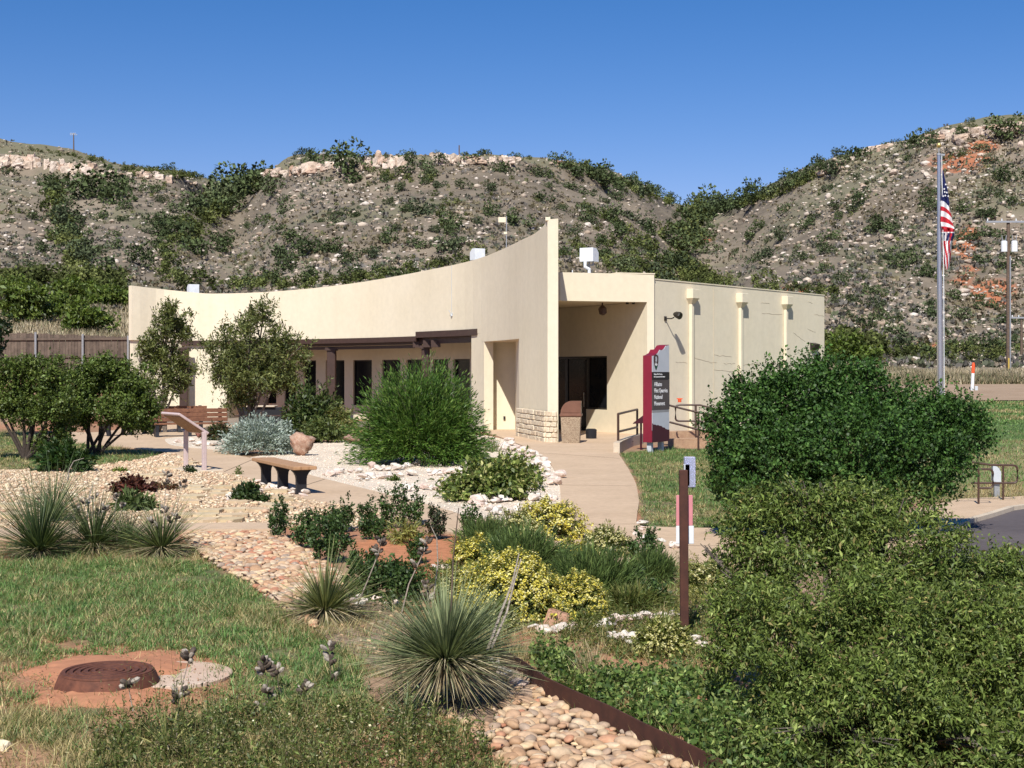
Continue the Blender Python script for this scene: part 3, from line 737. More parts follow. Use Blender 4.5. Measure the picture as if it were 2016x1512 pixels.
# stone veneer base of the fin : courses of rough stones
sb = MB(); bl = cpt(1022) ; bpts = [cpt(u) for u in (1022, 1040, 1060, 1078)] + [Vector((fx0, 41.15))]
core = MB(); 
poly = [(p.x - .05, p.y - .04) for p in bpts] + [(fx0 + .02, 41.4), (1.30, 45.3)]
core.prism(poly, 0, .80); base = core.build('stone_base', m_veneer, vc)
def path_pt(pts, t):
    L = [(pts[i+1]-pts[i]).length for i in range(len(pts)-1)]
    for i, l in enumerate(L):
        if t <= l or i == len(L)-1:
            d = (pts[i+1]-pts[i]).normalized(); return pts[i] + d*t, d
        t -= l
TL = sum((bpts[i+1]-bpts[i]).length for i in range(len(bpts)-1)); Lside = TL - (bpts[4]-bpts[3]).length
rr = random.Random(3)
h0 = 0.0
for row in range(6):
    hh = .155; t = 0
    while t < TL - .02:
        seg_end = Lside if t < Lside - .02 else TL
        wv = min(rr.uniform(.30, .62) if t < Lside - .02 else rr.uniform(.12, .22), seg_end - t)
        if seg_end - t - wv < .08: wv = seg_end - t
        p, d = path_pt(bpts, t + wv/2); nn = Vector((d.y, -d.x)); 
        if nn.x > .3 and t < Lside - .02: nn = -nn
        if t >= Lside - .02 and nn.y > 0: nn = -nn
        b = MB(); c = Vector((p.x + nn.x*.07, p.y + nn.y*.07, h0 + hh/2))
        b.box(c, (wv - .014, .06 + rr.uniform(0, .05), hh - .014), (Vector((d.x, d.y, 0)), Vector((nn.x, nn.y, 0)), Vector((0, 0, 1))), bev=.02)
        b.v = [(v[0]+rr.uniform(-.01, .01), v[1]+rr.uniform(-.01, .01), v[2]+rr.uniform(-.006, .006)) for v in b.v]
        b.build('stone', m_veneer, base); t += wv
    h0 += hh
# jamb pillar left of the opening
us = [928, 934, 941, 948]; strip_wall('wall', us, 0, 3.42, th=.34, back=.004)
strip_wall('wall', [948, 953], 0, 3.12, th=.34, back=.006)
# wall at the back of the opening, and its right jamb
b = MB(); x0 = P(950, 0, 50.3).x; x1 = P(1014, 0, 50.3).x
b.prism([(x0, 50.3), (x1, 50.3), (x1, 50.6), (x0, 50.6)], 0, 3.12); bw = b.build('wall', m_stucco, vc)
b = MB(); b.prism([(cpt(1022).x, 45.25), (x1, 50.3), (x1+.2, 50.3), (1.38, 45.4)], 0, 5.2); b.build('wall', m_stucco, vc)
b = MB(); b.box((P(993, 823, 50.2).x, 50.27, P(0, 823, 50.2).z), (.07, .05, .12)); b.build('outlet_cover', m_frame, vc)
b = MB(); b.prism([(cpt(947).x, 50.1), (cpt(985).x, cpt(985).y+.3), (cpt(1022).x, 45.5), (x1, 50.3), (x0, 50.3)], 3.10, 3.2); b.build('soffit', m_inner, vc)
# lower left wall
us = list(np.linspace(262, 446, 10)); strip_wall('wall', us, 0, 3.42, th=.3, back=.10)
# side return of the lower left wall, splayed back
p0 = cpt(446, .12); p1 = cpt(486, 2.9)
b = MB(); b.prism([(p0.x, p0.y), (p1.x, p1.y), (p1.x, p1.y+.3), (p0.x-.3, p0.y+.2)], 0, 3.42); b.build('wall', m_stucco, vc)
# window wall under the overhang
WB = 3.7
wins = [(486,506),(522,544),(560,582),(598,622),(641,678),(695,732),(752,788),(800,838),(852,882),(893,925)]
edges = [480]
for a, c in wins: edges += [a, c]
edges += [948]
for i in range(0, len(edges)-1):
    a, c = edges[i], edges[i+1]
    if i % 2 == 0:
        strip_wall('wall', [a, c], 0, 3.40, th=.25, back=WB)
    else:
        strip_wall('wall', [a, c], 0, .62, th=.25, back=WB); strip_wall('wall', [a, c], 2.56, 3.40, th=.25, back=WB)
        wf = MB(); A = cpt(a, WB); B = cpt(c, WB); d = (B-A); l = d.length; d.normalize(); n = Vector((-d.y, d.x)); n = n if n.y > 0 else -n
        D3 = Vector((d.x, d.y, 0)); N3 = Vector((n.x, n.y, 0)); Z3 = Vector((0, 0, 1)); cc = (A+B)/2
        for zz in (.62 + .025, 2.56 - .025): wf.box((cc.x + n.x*.10, cc.y + n.y*.10, zz), (l - .004, .06, .05), (D3, N3, Z3))
        for sgn in (-1, 1): wf.box((cc.x + n.x*.10 + d.x*sgn*(l/2-.025), cc.y + n.y*.10 + d.y*sgn*(l/2-.025), 1.59), (.045, .06, 1.84), (D3, N3, Z3))
        w = wf.build('window', m_frame, vc)
        g = MB(); g.box((cc.x + n.x*.12, cc.y + n.y*.12, 1.59), (l-.05, .012, 1.85), (D3, N3, Z3)); g.build('pane', m_glass, w)
# soffit over the porch
us = list(np.linspace(440, 946, 20)); V = []; 
for u in us:
    a = cpt(u, .2); c = cpt(u, WB + .1); V += [(a.x, a.y, 3.44), (c.x, c.y, 3.44), (c.x, c.y, 3.55), (a.x, a.y, 3.55)]
Fs = []
for i in range(len(us)-1):
    a, b_ = 4*i, 4*i+4; Fs += [(a, b_, b_+1, a+1), (a+2, a+3, b_+3, b_+2), (a, a+3, b_+3, b_), (a+1, b_+1, b_+2, a+2)]
mb = MB(); mb.add(V, Fs).build('soffit', M('brown_soffit_darkened', (.10, .07, .05), (.07, .05, .035), 6), vc)  # soffit brown set dark to deepen the shade under the canopy
# brown steel fascia beams
def steel(us_, zb, zt, back, th, name='fascia_beam'): return strip_wall(name, us_, zb, zt, th, back, m_brown)
steel(list(np.linspace(355, 818, 26)), 3.22, 3.415, -.06, .10)
steel(list(np.linspace(818, 938, 8)), 3.36, 3.585, -.12, .12)
steel(list(np.linspace(440, 812, 20)), 2.98, 3.10, .45, .12)
steel(list(np.linspace(440, 930, 20)), 3.12, 3.36, .30, .10)
for u in (822, 842, 858):
    b = MB(); b.box((cpt(u, .35).x, cpt(u, .35).y, 3.12), (.34, .3, .26)); b.build('beam_bracket', m_brown, vc)
# brown porch columns
for u, bk, w in ((653, .55, .36), (363, -.5, .36), (520, .5, .34), (838, .5, .30)):
    c = cpt(u, bk); b = MB(); b.box((c.x, c.y, 1.52), (w, w, 3.0 if bk > 0 else 3.2), bev=.03)
    b.box((c.x, c.y, .12), (w+.1, w+.1, .2)); b.box((c.x, c.y, 3.0), (w+.12, w+.12, .12)); b.build('column', m_brown, vc)
# conduit on the fascia with a small bracket
c = cpt(889, -.03)
b = MB(); b.tube([(c.x, c.y, ctop(889) - .02), (c.x, c.y, 4.15)], .008, 5)
b.tube([(c.x, c.y-.05, 4.15), (c.x-.10, c.y-.05, 4.32)], .012, 5); b.tube([(c.x, c.y-.05, 4.13), (c.x+.07, c.y-.05, 4.27)], .012, 5)
b.box((c.x, c.y-.03, 4.14), (.07, .06, .08)); b.build('wire_bracket', m_ltgrey, vc)
# entry beam, pillar, splayed entry wall
A = Vector((P(1103, 0, 45.0).x, 45.0)); B = Vector((P(1288, 0, 46.0).x, 46.0))
dB = (B-A).normalized(); nB = Vector((-dB.y, dB.x))
b = MB(); b.prism([tuple(A), tuple(B), tuple(B + nB*.4), tuple(A + nB*.4 - dB*.3), (1.36, 45.1)], 4.32, 5.22)
b.build('entry_beam', m_stucco, vc)
b = MB(); b.prism([tuple(A + dB*1.9), tuple(B + dB*.02 - nB*.02), tuple(B + nB*.42 + dB*.02), tuple(A + nB*.42 + dB*1.9)], 5.22, 5.255); b.build('parapet_cap', m_stucco, vc)
pl = B - dB*.25
b = MB(); b.prism([tuple(pl), tuple(B), tuple(B + nB*.4), tuple(pl + nB*.4)], 0, 4.32); b.build('pillar', m_stucco, vc)
E0 = pl + nB*.0; ed = Vector((-1, 1.75)).normalized(); en = Vector((ed.y, -ed.x)); en = en if en.x > 0 else -en    # en points away from the viewer side
def ept(px_):
    k = (px_ - CX) / F      # x = k*Y ; point = E0 + ed*t
    t = (k*E0.y - E0.x) / (ed.x - k*ed.y); return t
def ewall(t0, t1, z0, z1, m=m_stucco, name='wall', off=0, th=.25, parent=None):
    a = E0 + ed*t0 + en*off; c = E0 + ed*t1 + en*off
    b = MB(); b.prism([tuple(a), tuple(c), tuple(c + en*th), tuple(a + en*th)], z0, z1); return b.build(name, m, parent or vc)
tw0, tw1, td = ept(1195), ept(1154), ept(1096)
TE = 6.2
ewall(0, tw0, 0, 4.32); ewall(tw0, TE, 2.60, 4.32); ewall(tw0, tw1, 0, .78); ewall(td+.9, TE, 0, 2.6)
def eframe(t0, t1, z0, z1, name, parent=None, w=.06):
    b = MB()
    for (a, c, y0, y1) in ((t0, t1, z0, z0+w), (t0, t1, z1-w, z1), (t0, t0+w, z0+w, z1-w), (t1-w, t1, z0+w, z1-w)):
        q = [E0+ed*a+en*.08, E0+ed*c+en*.08, E0+ed*c+en*.14, E0+ed*a+en*.14]; b.prism([tuple(x) for x in q], y0, y1)
    return b.build(name, m_frame, parent or vc)
w = eframe(tw0, tw1, .78, 2.6, 'window'); ewall(tw0+.05, tw1-.05, .83, 2.55, m_glass, 'pane', .11, .012, w)
dmid = (tw1+td)/2 + .1
dr = eframe(tw1, dmid+.35, .0, 2.6, 'door', None, .09); ewall(tw1+.08, dmid+.28, .1, 2.5, m_glass, 'pane', .11, .012, dr)
b = MB(); hp = E0 + ed*(tw1+.14) - en*0.0; b.tube([(hp.x, hp.y, .85), (hp.x, hp.y, 1.35)], .018, 6); b.build('handle', m_steel, dr)
dr2 = eframe(dmid+.35, td+.9, .0, 2.6, 'door', None, .09); ewall(dmid+.42, td+.82, .1, 2.5, m_glass, 'pane', .11, .012, dr2)
# soffit of the entry
q = [tuple(A + nB*.38), tuple(B + nB*.38), tuple(E0 + ed*TE + en*.2), (1.2, 51)]
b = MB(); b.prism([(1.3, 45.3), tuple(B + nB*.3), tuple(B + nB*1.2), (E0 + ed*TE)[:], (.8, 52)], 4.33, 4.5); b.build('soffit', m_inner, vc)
b = MB(); q = P(1186, 600, 46.6); b.tube([(q.x, q.y, 4.33), (q.x, q.y, 4.2)], .03, 6); b.tube([(q.x, q.y, 4.24), (q.x, q.y, 4.14), (q.x+.02, q.y, 3.97), (q.x+.03, q.y, 3.92)], [.05, .14, .12, .03], 8)
b.build('ceiling_lamp', m_rail, vc)
b = MB()
for px_ in (1235, 1247): 
    q = P(px_, 595, 46.3); b.tube([(q.x, q.y, 4.33), (q.x, q.y, 4.27)], .05, 8)
b.build('ceiling_spotlight', m_frame, vc)
# right-hand wall
RA = Vector((B.x - .01, B.y + .16)); 
t_ = Vector((.66, .75)).normalized()
k = (1623-CX)/F; RL = (k*RA.y - RA.x) / (t_.x - k*t_.y); RB = RA + t_*RL; rn = Vector((t_.y, -t_.x))
def rt(px_):
    k = (px_-CX)/F; return (k*RA.y - RA.x)/(t_.x - k*t_.y)
def rz(px_, py_): return CAMH + (HY-py_)/F*(RA + t_*rt(px_)).y
zA, zB = rz(1290, 550.5), rz(1622, 582)
b = MB(); b.prism([tuple(RA), tuple(RB), tuple(RB - rn*.3), tuple(RA - rn*.3)], 0, [zA, zB, zB, zA]); b.build('wall', m_stucco, vc)
b = MB(); b.prism([tuple(RA + rn*.02), tuple(RB + rn*.02), tuple(RB - rn*.32), tuple(RA - rn*.32)], [zA, zB, zB, zA], [zA+.035, zB+.035, zB+.035, zA+.035]); b.build('parapet_cap', m_stucco, vc)
T3 = Vector((t_.x, t_.y, 0)); R3 = Vector((rn.x, rn.y, 0)); Z3 = Vector((0, 0, 1))
def rpt(t, off, z): p = RA + t_*t + rn*off; return Vector((p.x, p.y, z))
# faint vertical control joint and hairline cracks
b = MB(); b.box(rpt(rt(1405), .003, 2.5), (.02, .008, 4.9), (T3, R3, Z3)); b.build('control_joint', m_inner, vc)
ck = MB(); cr = random.Random(8)
for (xa, ya, xb, yb) in ((1330,713,1352,714),(1365,704,1400,714),(1400,715,1412,713),(1405,699,1440,702),(1405,728,1450,731),(1425,716,1447,715),(1463,718,1502,717),(1505,714,1540,718),(1500,617,1540,619),(1498,597,1515,597),(1590,594,1600,597),(1603,619,1622,623),(1590,648,1606,655),(1562,656,1585,672),(1490,715,1490,733)):
    n = 7; pts = []
    for i in range(n):
        x = xa + (xb-xa)*i/(n-1); y = ya + (yb-ya)*i/(n-1) + cr.uniform(-1.2, 1.2)
        pts.append(rpt(rt(x), .002, rz(x, y)))
    ck.tube(pts, .006, 3, False)
tag(ck.build('cracks', m_crack, vc), kind='stuff')
for px_, yt, yb in ((1358, 569.5, 588), (1455, 578, 596), (1544, 584, 600)):
    t = rt(px_) ; z1 = rz(px_, yt); z0 = rz(px_, yb); w = .40; pr = .26
    b = MB(); b.box(rpt(t, pr/2, (z0+z1)/2), (w, pr, z1-z0), (T3, R3, Z3), bev=.01)
    zt = z0 - .18
    V = [rpt(t-w/2, 0, z0), rpt(t+w/2, 0, z0), rpt(t+w/2, pr, z0), rpt(t-w/2, pr, z0), rpt(t-.07, 0, zt), rpt(t+.07, 0, zt), rpt(t+.07, .13, zt), rpt(t-.07, .13, zt)]
    b.add(V, [(0,1,2,3),(4,7,6,5),(0,4,5,1),(1,5,6,2),(2,6,7,3),(3,7,4,0)])
    ds = b.build('conductor_head', m_stucco, vc)
    b = MB(); b.box(rpt(t, .07, zt/2), (.14, .12, zt), (T3, R3, Z3), bev=.01); b.build('downspout', m_stucco, vc)
# security lamp on an arm
t = rt(1309); z = rz(1309, 627)
lampx = MB(); lampx.box(rpt(t, .02, z), (.10, .04, .14), (T3, R3, Z3)); lampx.tube([rpt(t, .03, z), rpt(t+.02, .25, z-.01), rpt(t+.04, .34, z+.03)], .022, 6)
sl_ = lampx.build('security_lamp', m_frame, vc)
b = MB(); c = rpt(t+.06, .47, z+.10); dd = (R3*.8 + Z3*-.25).normalized()
b.tube([c - dd*.16, c - dd*.08, c + dd*.08, c + dd*.12], [.05, .10, .13, .11], 8); b.build('lamp_head', m_frame, sl_)
# wall pack
t = rt(1600); z = rz(1600, 682); b = MB()
V = [rpt(t-.2, 0, z-.14), rpt(t+.2, 0, z-.14), rpt(t+.2, 0, z+.14), rpt(t-.2, 0, z+.14), rpt(t-.18, .16, z-.14), rpt(t+.18, .16, z-.14), rpt(t+.18, .22, z+.08), rpt(t-.18, .22, z+.08)]
b.add(V, [(0,1,2,3),(4,7,6,5),(0,4,5,1),(1,5,6,2),(2,6,7,3),(3,7,4,0)]); b.build('wall_light', m_frame, vc)
# roof deck and rear walls (close the volume)
us = list(np.linspace(262, 1070, 30)); rp = [tuple(cpt(u, .28)) for u in us] + [(1.4, 45.2), (4.3, 46.6), tuple(RB - rn*.3), (3.0, 66.0), (-16.5, 66.0)]
b = MB(); b.prism(rp, 4.6, 4.75); b.build('roof', M('roof_gravel', (.4, .36, .3)), vc)
b = MB()
for a, c in ((tuple(RB - rn*.28), (3.0, 66)), ((3.0, 66), (-16.5, 66)), ((-16.5, 66), tuple(cpt(262, .3)))):
    a = Vector(a); c = Vector(c); d = c-a; l = d.length; d.normalize(); n = Vector((-d.y, d.x, 0))
    b.box(((a.x+c.x)/2, (a.y+c.y)/2, 2.35), (l, .25, 4.7), (Vector((d.x, d.y, 0)), n, Z3))
b.build('rear_wall', m_stucco, vc)

# ------------------------------------------------------------------ roof-top units
def roof_box(px_, py_, Y, w, h, d, rz_, label, mast=.5):
    c = P(px_, py_, Y); r = thing('roof_antenna', (c.x, c.y, 4.75), label, 'roof unit', 'white box units on the roof')
    ca, sa = math.cos(rz_), math.sin(rz_); ax = (Vector((ca, sa, 0)), Vector((-sa, ca, 0)), Z3)
    b = MB(); prof = [(-d/2, -h/2), (d/2, -h/2), (d/2, h/2), (-d*.1, h/2), (-d/2, h*.18)]
    b.ext(c - ax[0]*(w/2), ax[1]*-1, Z3, ax[0], prof, w); b.build('housing', m_white, r)
    b = MB(); b.tube([(c.x, c.y, 4.75), (c.x, c.y, c.z - h*.3)], .035, 6)
    b.tube([c + ax[0]*(w*.3) - Z3*h*.5, c + ax[0]*(w*.3) - Z3*(h*.75), c - ax[0]*(w*.3) - Z3*(h*.75), c - ax[0]*(w*.3) - Z3*h*.5], .03, 6); b.build('mast', m_galv, r)
    return r
roof_box(380, 569, 63.5, .44, .40, .4, .5, 'small white box unit on the roof at its far left')
roof_box(940, 501, 52.5, .42, .42, .4, .5, 'white box unit peeking over the curved roof left of the fin')
ru_ = roof_box(1160, 502, 48.5, .5, .46, .45, -.5, 'large white box unit on a yoke above the entrance roof')
c = P(1152, 514, 48.3); b = MB(); b.tube([c - Vector((0,0,.02)), c - Vector((.0,0,.2)), c + Vector((.14,0,-.28)), c+Vector((.14,0,-.42))], .06, 7); b.build('bracket', m_white, ru_)
b = MB(); c = P(1127, 533, 46.6); b.tube([(c.x, c.y, 4.7), (c.x, c.y, 5.4)], .02, 5)
tag(b.build('vent_pipe', m_white), 'thin white vent pipe on the roof beside the tall fin', 'pipe')
wvn = thing('roof_mast', tuple(P(996, 470, 50)), 'thin mast with two small cream panels above the curved roof', 'mast')
b = MB(); c = P(997, 488, 50); e = P(997, 426, 50); b.tube([(c.x, c.y, 4.7), e], .018, 5); b.build('pole', m_galv, wvn)
for (px_, py_, w_, h_) in ((988.5, 433, .27, .19), (995, 459, .12, .09)):
    c = P(px_, py_, 50); b = MB(); b.box(c, (w_, .06, h_), bev=.01); b.build('panel', m_stucco, wvn)

# ------------------------------------------------------------------ entrance sign
ang = math.radians(56); sx = Vector((math.cos(ang), math.sin(ang), 0)); sn = Vector((math.sin(ang), -math.cos(ang), 0))  # sx along face, sn face normal
SW, SD, SH = .92, .26, 2.42
Ys = 36.3; fl = P(1283.5, 870, Ys); fl.z = .27                      # lower left corner of the printed face
sg_ = thing('entrance_sign', (fl.x, fl.y, 0), 'tall maroon, grey and white park entrance sign with white lettering', 'sign')
b = MB(); top = [(0, SH-.20), (.10, SH-.19), (.20, SH-.16), (.30, SH-.13), (.40, SH-.04), (.52, SH-.05), (.62, SH-.02), (.74, SH+.07), (SW, SH+.09)]
b.ext(fl, sx, Z3, -sn, [(0, 0), (SW, 0)] + top[::-1], SD); b.build('body', m_maroon, sg_)
def panel(name, poly, m, off): 
    b = MB(); b.ext(fl + sn*(off+.012), sx, Z3, -sn, poly, .012); return b.build(name, m, sg_)
def q4(x0, x1, z0, z1): return [(x0, z0), (x1, z0), (x1, z1), (x0, z1)]
panel('top_panel', [(.0, 1.80), (SW, 1.80)] + [(SW, SH+.075)] + [(x, z-.012) for x, z in top[:-1][::-1]], m_ltgrey, .0)
panel('black_band', q4(-.01, SW+.01, 1.60, 1.795), m_signdk, .004)
panel('name_panel', q4(-.01, SW+.01, .83, 1.595), m_signbr, .004)
panel('grey_strip', q4(0, SW, .765, .825), m_signbr if False else m_galv, .0)
panel('white_panel', q4(0, SW, .30, .76), m_ltgrey, .0)
hillp = [(0, .0), (SW, .0), (SW, .30), (.88, .28), (.80, .31), (.72, .32), (.66, .36), (.55, .37), (.48, .41), (.40, .41), (.30, .44), (.22, .43), (.14, .455), (.06, .455), (0, .49)]
panel('hill_print', hillp, m_dkmar, .006)
# arrowhead emblem
def arrow(cx_, cz, h):
    o_ = [(0, .5), (.12, .44), (.26, .40), (.30, .28), (.29, .05), (.22, -.2), (.10, -.4), (0, -.5), (-.10, -.4), (-.22, -.2), (-.29, .05), (-.30, .28), (-.26, .40), (-.12, .44)]
    return [(cx_ + x*h, cz + z*h) for x, z in o_]
panel('emblem', arrow(.20, 2.05, .42), m_brown, .002)
panel('emblem_tree', [(.20+.42*x, 2.05+.42*z) for x, z in ((-.02,.36),(.12,.30),(.05,.26),(.16,.18),(.06,.16),(.14,.06),(.02,.05),(.02,-.04),(-.05,-.04),(-.05,.06),(-.12,.10),(-.04,.18),(-.10,.26))], m_ltgrey, .005)
panel('emblem_tip', [(.20+.42*x, 2.05+.42*z) for x, z in ((-.16,-.2),(.16,-.2),(.08,-.36),(0,-.44),(-.08,-.36))], M('emblem_green', (.02, .09, .05)), .005)
panel('emblem_lake', [(.20+.06*math.cos(a), 1.99+.035*math.sin(a)) for a in np.linspace(0, 6.28, 9)[:-1]], m_signwh, .008)
def text(body, x, z, size, m, name='lettering', sx_=1.0):
    cu = bpy.data.curves.new(name, 'FONT'); cu.body = body; cu.size = size; cu.extrude = .002; cu.offset = size*.012
    o = bpy.data.objects.new(name, cu); C.objects.link(o); cu.materials.append(m)
    p = fl + sx*x + Z3*z + sn*.021 - Vector(sg_.location); 
    dg = bpy.context.evaluated_depsgraph_get(); dg.update(); me = bpy.data.meshes.new_from_object(o.evaluated_get(dg)); bpy.data.objects.remove(o)
    o = bpy.data.objects.new(name, me); C.objects.link(o); o.parent = sg_; me.materials.clear(); me.materials.append(m)
    o.location = p; o.rotation_euler = (math.pi/2, 0, ang); o.scale = (sx_, 1, 1); return o
for i, s_ in enumerate(('Alibates', 'Flint Quarries', 'National', 'Monument')): text(s_, .085, 1.435 - i*.165, .155, m_signwh, sx_=.84)
text('National Park Service', .07, 1.725, .052, m_signwh); text('U.S. Department of the Interior', .07, 1.66, .052, m_signwh, sx_=.9)
b = MB()
for x in (.14, .72):
    c = fl + sx*x - sn*(SD/2); b.box((c.x, c.y, .13), (.12, .12, .3), (sx, sn, Z3))
b.build('leg', m_ltgrey, sg_)
# bracket shelf behind the sign
b = MB(); c = P(1258, 829, 38.2); b.box(c, (.05, .05, .5)) if False else None
V = [P(1246, 833, 37.6), P(1267, 817, 37.6), P(1268, 833, 37.6), P(1246, 834.5, 37.6)]
dpt = Vector((.1, .4, 0)); b.add(V + [v + dpt for v in V], [(0,1,2,3),(7,6,5,4),(0,4,5,1),(1,5,6,2),(2,6,7,3),(3,7,4,0)])
b.tube([P(1262, 832, 37.8), Vector((P(1262, 832, 37.8).x, 37.8, 0))], .03, 6)
tag(b.build('lectern', m_dkmar), 'small dark maroon lectern panel sticking out behind the entrance sign', 'lectern')

# ------------------------------------------------------------------ ramp kerb and rails near the sign
b = MB(); kp = [G(1214, 893), G(1222, 888), G(1240, 879), G(1262, 873), G(1290, 870), G(1320, 868)]
for a, c in zip(kp, kp[1:]):
    a = Vector((*a, .13)); c = Vector((*c, .13)); d = c-a; l = d.length; d.normalize(); n = Vector((-d.y, d.x, 0)); b.box((a+c)/2, (l+.05, .16, .3), (d, n, Z3))
tag(b.build('ramp_kerb', m_conc), kind='structure')
b = MB(); a = Vector((*G(1322, 883), .12)); c = Vector((*G(1395, 880), .12)); d = (c-a); l = d.length; d.normalize(); n = Vector((-d.y, d.x, 0))
b.box((a+c)/2, (l, .3, .28), (d, n, Z3)); b.box((a+c)/2 + Vector((0, 1.6, .14)), (l, .5, .26), (d, n, Z3))
tag(b.build('low_stone_wall', M('orange_sandstone', (.50, .33, .20), (.40, .24, .15), 6, bs=.6, bd=.02)), 'low tan sandstone retaining wall right of the entrance sign', 'wall')
def railset(label, posts, rails, r=.026, name='handrail'):
    f0 = posts[0]; o = thing(name, (f0[0].x, f0[0].y, 0), label, 'handrail', 'brown metal handrails')
    for a, c in posts:
        b = MB(); b.tube([a, c], r, 8); b.build('post', m_rail, o, True)
    for pts in rails:
        b = MB(); b.tube(pts, r, 8); b.build('rail', m_rail, o, True)
    return o
Ya, Yb = 37.0, 40.5
def vz(px_, Y, z): return Vector((XY(px_, Y)[0], Y, z))
railset('brown square rail left of the entrance sign at the ramp end', [(vz(1217, Ya, 0), P(1217, 815, Ya)), (vz(1254.5, Yb, 0), P(1254.5, 806, Yb))],
        [[P(1217, 815, Ya), P(1254.5, 806, Yb)], [P(1217, 850, Ya), P(1254.5, 841, Yb)], [P(1217, 877, Ya), P(1254.5, 866, Yb)]], .032)
def arc(p0, p1, p2, n=5):
    return [p0*(1-t)**2 + p1*2*t*(1-t) + p2*t*t for t in np.linspace(0, 1, n)]
Yc_ = 39.5
loop = [P(1400, 803, Yc_), P(1378, 797.5, Yc_)] + arc(P(1340, 797, Yc_), P(1330, 797, Yc_), P(1330, 803, Yc_)) + arc(P(1330, 823, Yc_), P(1330, 829, Yc_), P(1338, 829, Yc_)) + [P(1385, 829, Yc_)]
railset('brown rail with a rounded loop end behind the entrance sign', [(vz(1370, Yc_, 0), P(1370, 797.5, Yc_))], [loop])
Yd = 37.2
railset('brown sloping double rail right of the entrance sign', [(vz(1375, Yd, 0), P(1375, 811, Yd))],
        [[P(1318, 798, Yd), P(1345, 805, Yd), P(1375, 812, Yd), P(1410, 819, Yd)], [P(1318, 831, Yd), P(1345, 838, Yd), P(1375, 846, Yd), P(1410, 852, Yd)]])
Ye = 21.8
def loopr(x0, x1, yt, yb, Y, x2, ytl):
    return [P(x0, ytl, Y)] + [P((x0+x1)/2, yt-.5, Y)] + arc(P(x1-9, yt, Y), P(x1, yt, Y), P(x1, yt+9, Y)) + arc(P(x1, yb-9, Y), P(x1, yb, Y), P(x1-9, yb, Y)) + [P(x2, yb, Y)]
railset('brown rounded handrail beside the parking lot, the nearer and shorter one', [(vz(1926.5, 21.9, 0), P(1926.5, 923, 21.9))], [loopr(1895, 1955, 924, 961, 21.9, 1926, 921)], .017)
railset('brown rounded handrail beside the parking lot, in front of the grey utility post', [(vz(1975, 22.6, 0), P(1975, 915, 22.6))], [loopr(1900, 2003, 916, 951, 22.6, 1912, 908)], .017)
ub = thing('utility_post', (XY(1962, 23.6)[0], 23.6, 0), 'grey weathered utility post with a slanted meter box behind the handrail', 'utility box')
b = MB(); c = XY(1962, 23.6); b.box((c[0], 23.6, .24), (.09, .06, .5), bev=.005); b.build('post', m_galv, ub)
b = MB(); V0 = [P(1955, 948, 23.5), P(1971, 950, 23.5), P(1971, 929, 23.5), P(1964, 919, 23.5), P(1955, 917, 23.5)]; dd = Vector((.02, .14, 0))
b.add(V0 + [v+dd for v in V0], [(0,1,2,3,4), (9,8,7,6,5)] + [(i, 5+i, 5+(i+1)%5, (i+1)%5) for i in range(5)]); b.build('box', m_ltgrey, ub)

# ------------------------------------------------------------------ litter bin
tb_ = thing('litter_bin', (*XY(1124, 41.0), 0), 'pebble-faced litter bin with brown domed lid by the entrance', 'bin')
X, Y = XY(1124.5, 41.0); a_ = -.10; ax = (Vector((math.cos(a_), math.sin(a_), 0)), Vector((-math.sin(a_), math.cos(a_), 0)), Z3)
b = MB(); V = []
for z, w in ((.03, .25), (.78, .285)):
    for i, j in ((-1,-1),(1,-1),(1,1),(-1,1)): V.append(Vector((X, Y, z)) + ax[0]*i*w + ax[1]*j*w)
b.add(V, [(3,2,1,0),(4,5,6,7)] + [(i, (i+1)%4, 4+(i+1)%4, 4+i) for i in range(4)]); b.build('body', m_aggr, tb_)
b = MB(); b.box((X, Y, .02), (.4, .4, .05), ax); b.build('foot', m_black, tb_)
b = MB(); b.box(Vector((X, Y, .83)), (.63, .63, .09), ax, bev=.02)
prof = [(-.29, .87)] + [(-.29 + .0 + .29*(1-math.cos(t)), .87 + .36*math.sin(t)) for t in np.linspace(0, math.pi/2, 7)][1:] + [(.29, 1.23), (.29, .87)]
b.ext(Vector((X, Y, 0)) + ax[1]*-.29, ax[0], Z3, ax[1], prof, .58); b.build('lid', m_lid, tb_)
b = MB(); c = Vector((X, Y, 1.03)) - ax[1]*.293; b.box(c, (.01, .006, .3), ax); 
V = [Vector((X, Y, .90)) - ax[1]*.296 + ax[0]*.24, Vector((X, Y, .90)) - ax[1]*.296 - ax[0]*.22, Vector((X, Y, 1.1)) - ax[1]*.296 - ax[0]*.14, Vector((X, Y, 1.19)) - ax[1]*.296 + ax[0]*.24]
b.add(V + [v - ax[1]*.006 for v in V], [(0,1,2,3), (7,6,5,4), (0,4,5,1), (1,5,6,2), (2,6,7,3), (3,7,4,0)]); b.build('flap', m_lid, tb_)
X2, Y2 = XY(1164, 43.5); b = MB(); b.tube([(X2, Y2, 0), (X2, Y2, .3), (X2, Y2, .33)], [.16, .17, .12], 12)
tag(b.build('ash_urn', m_black), 'small black urn on the floor below the entrance window', 'urn')

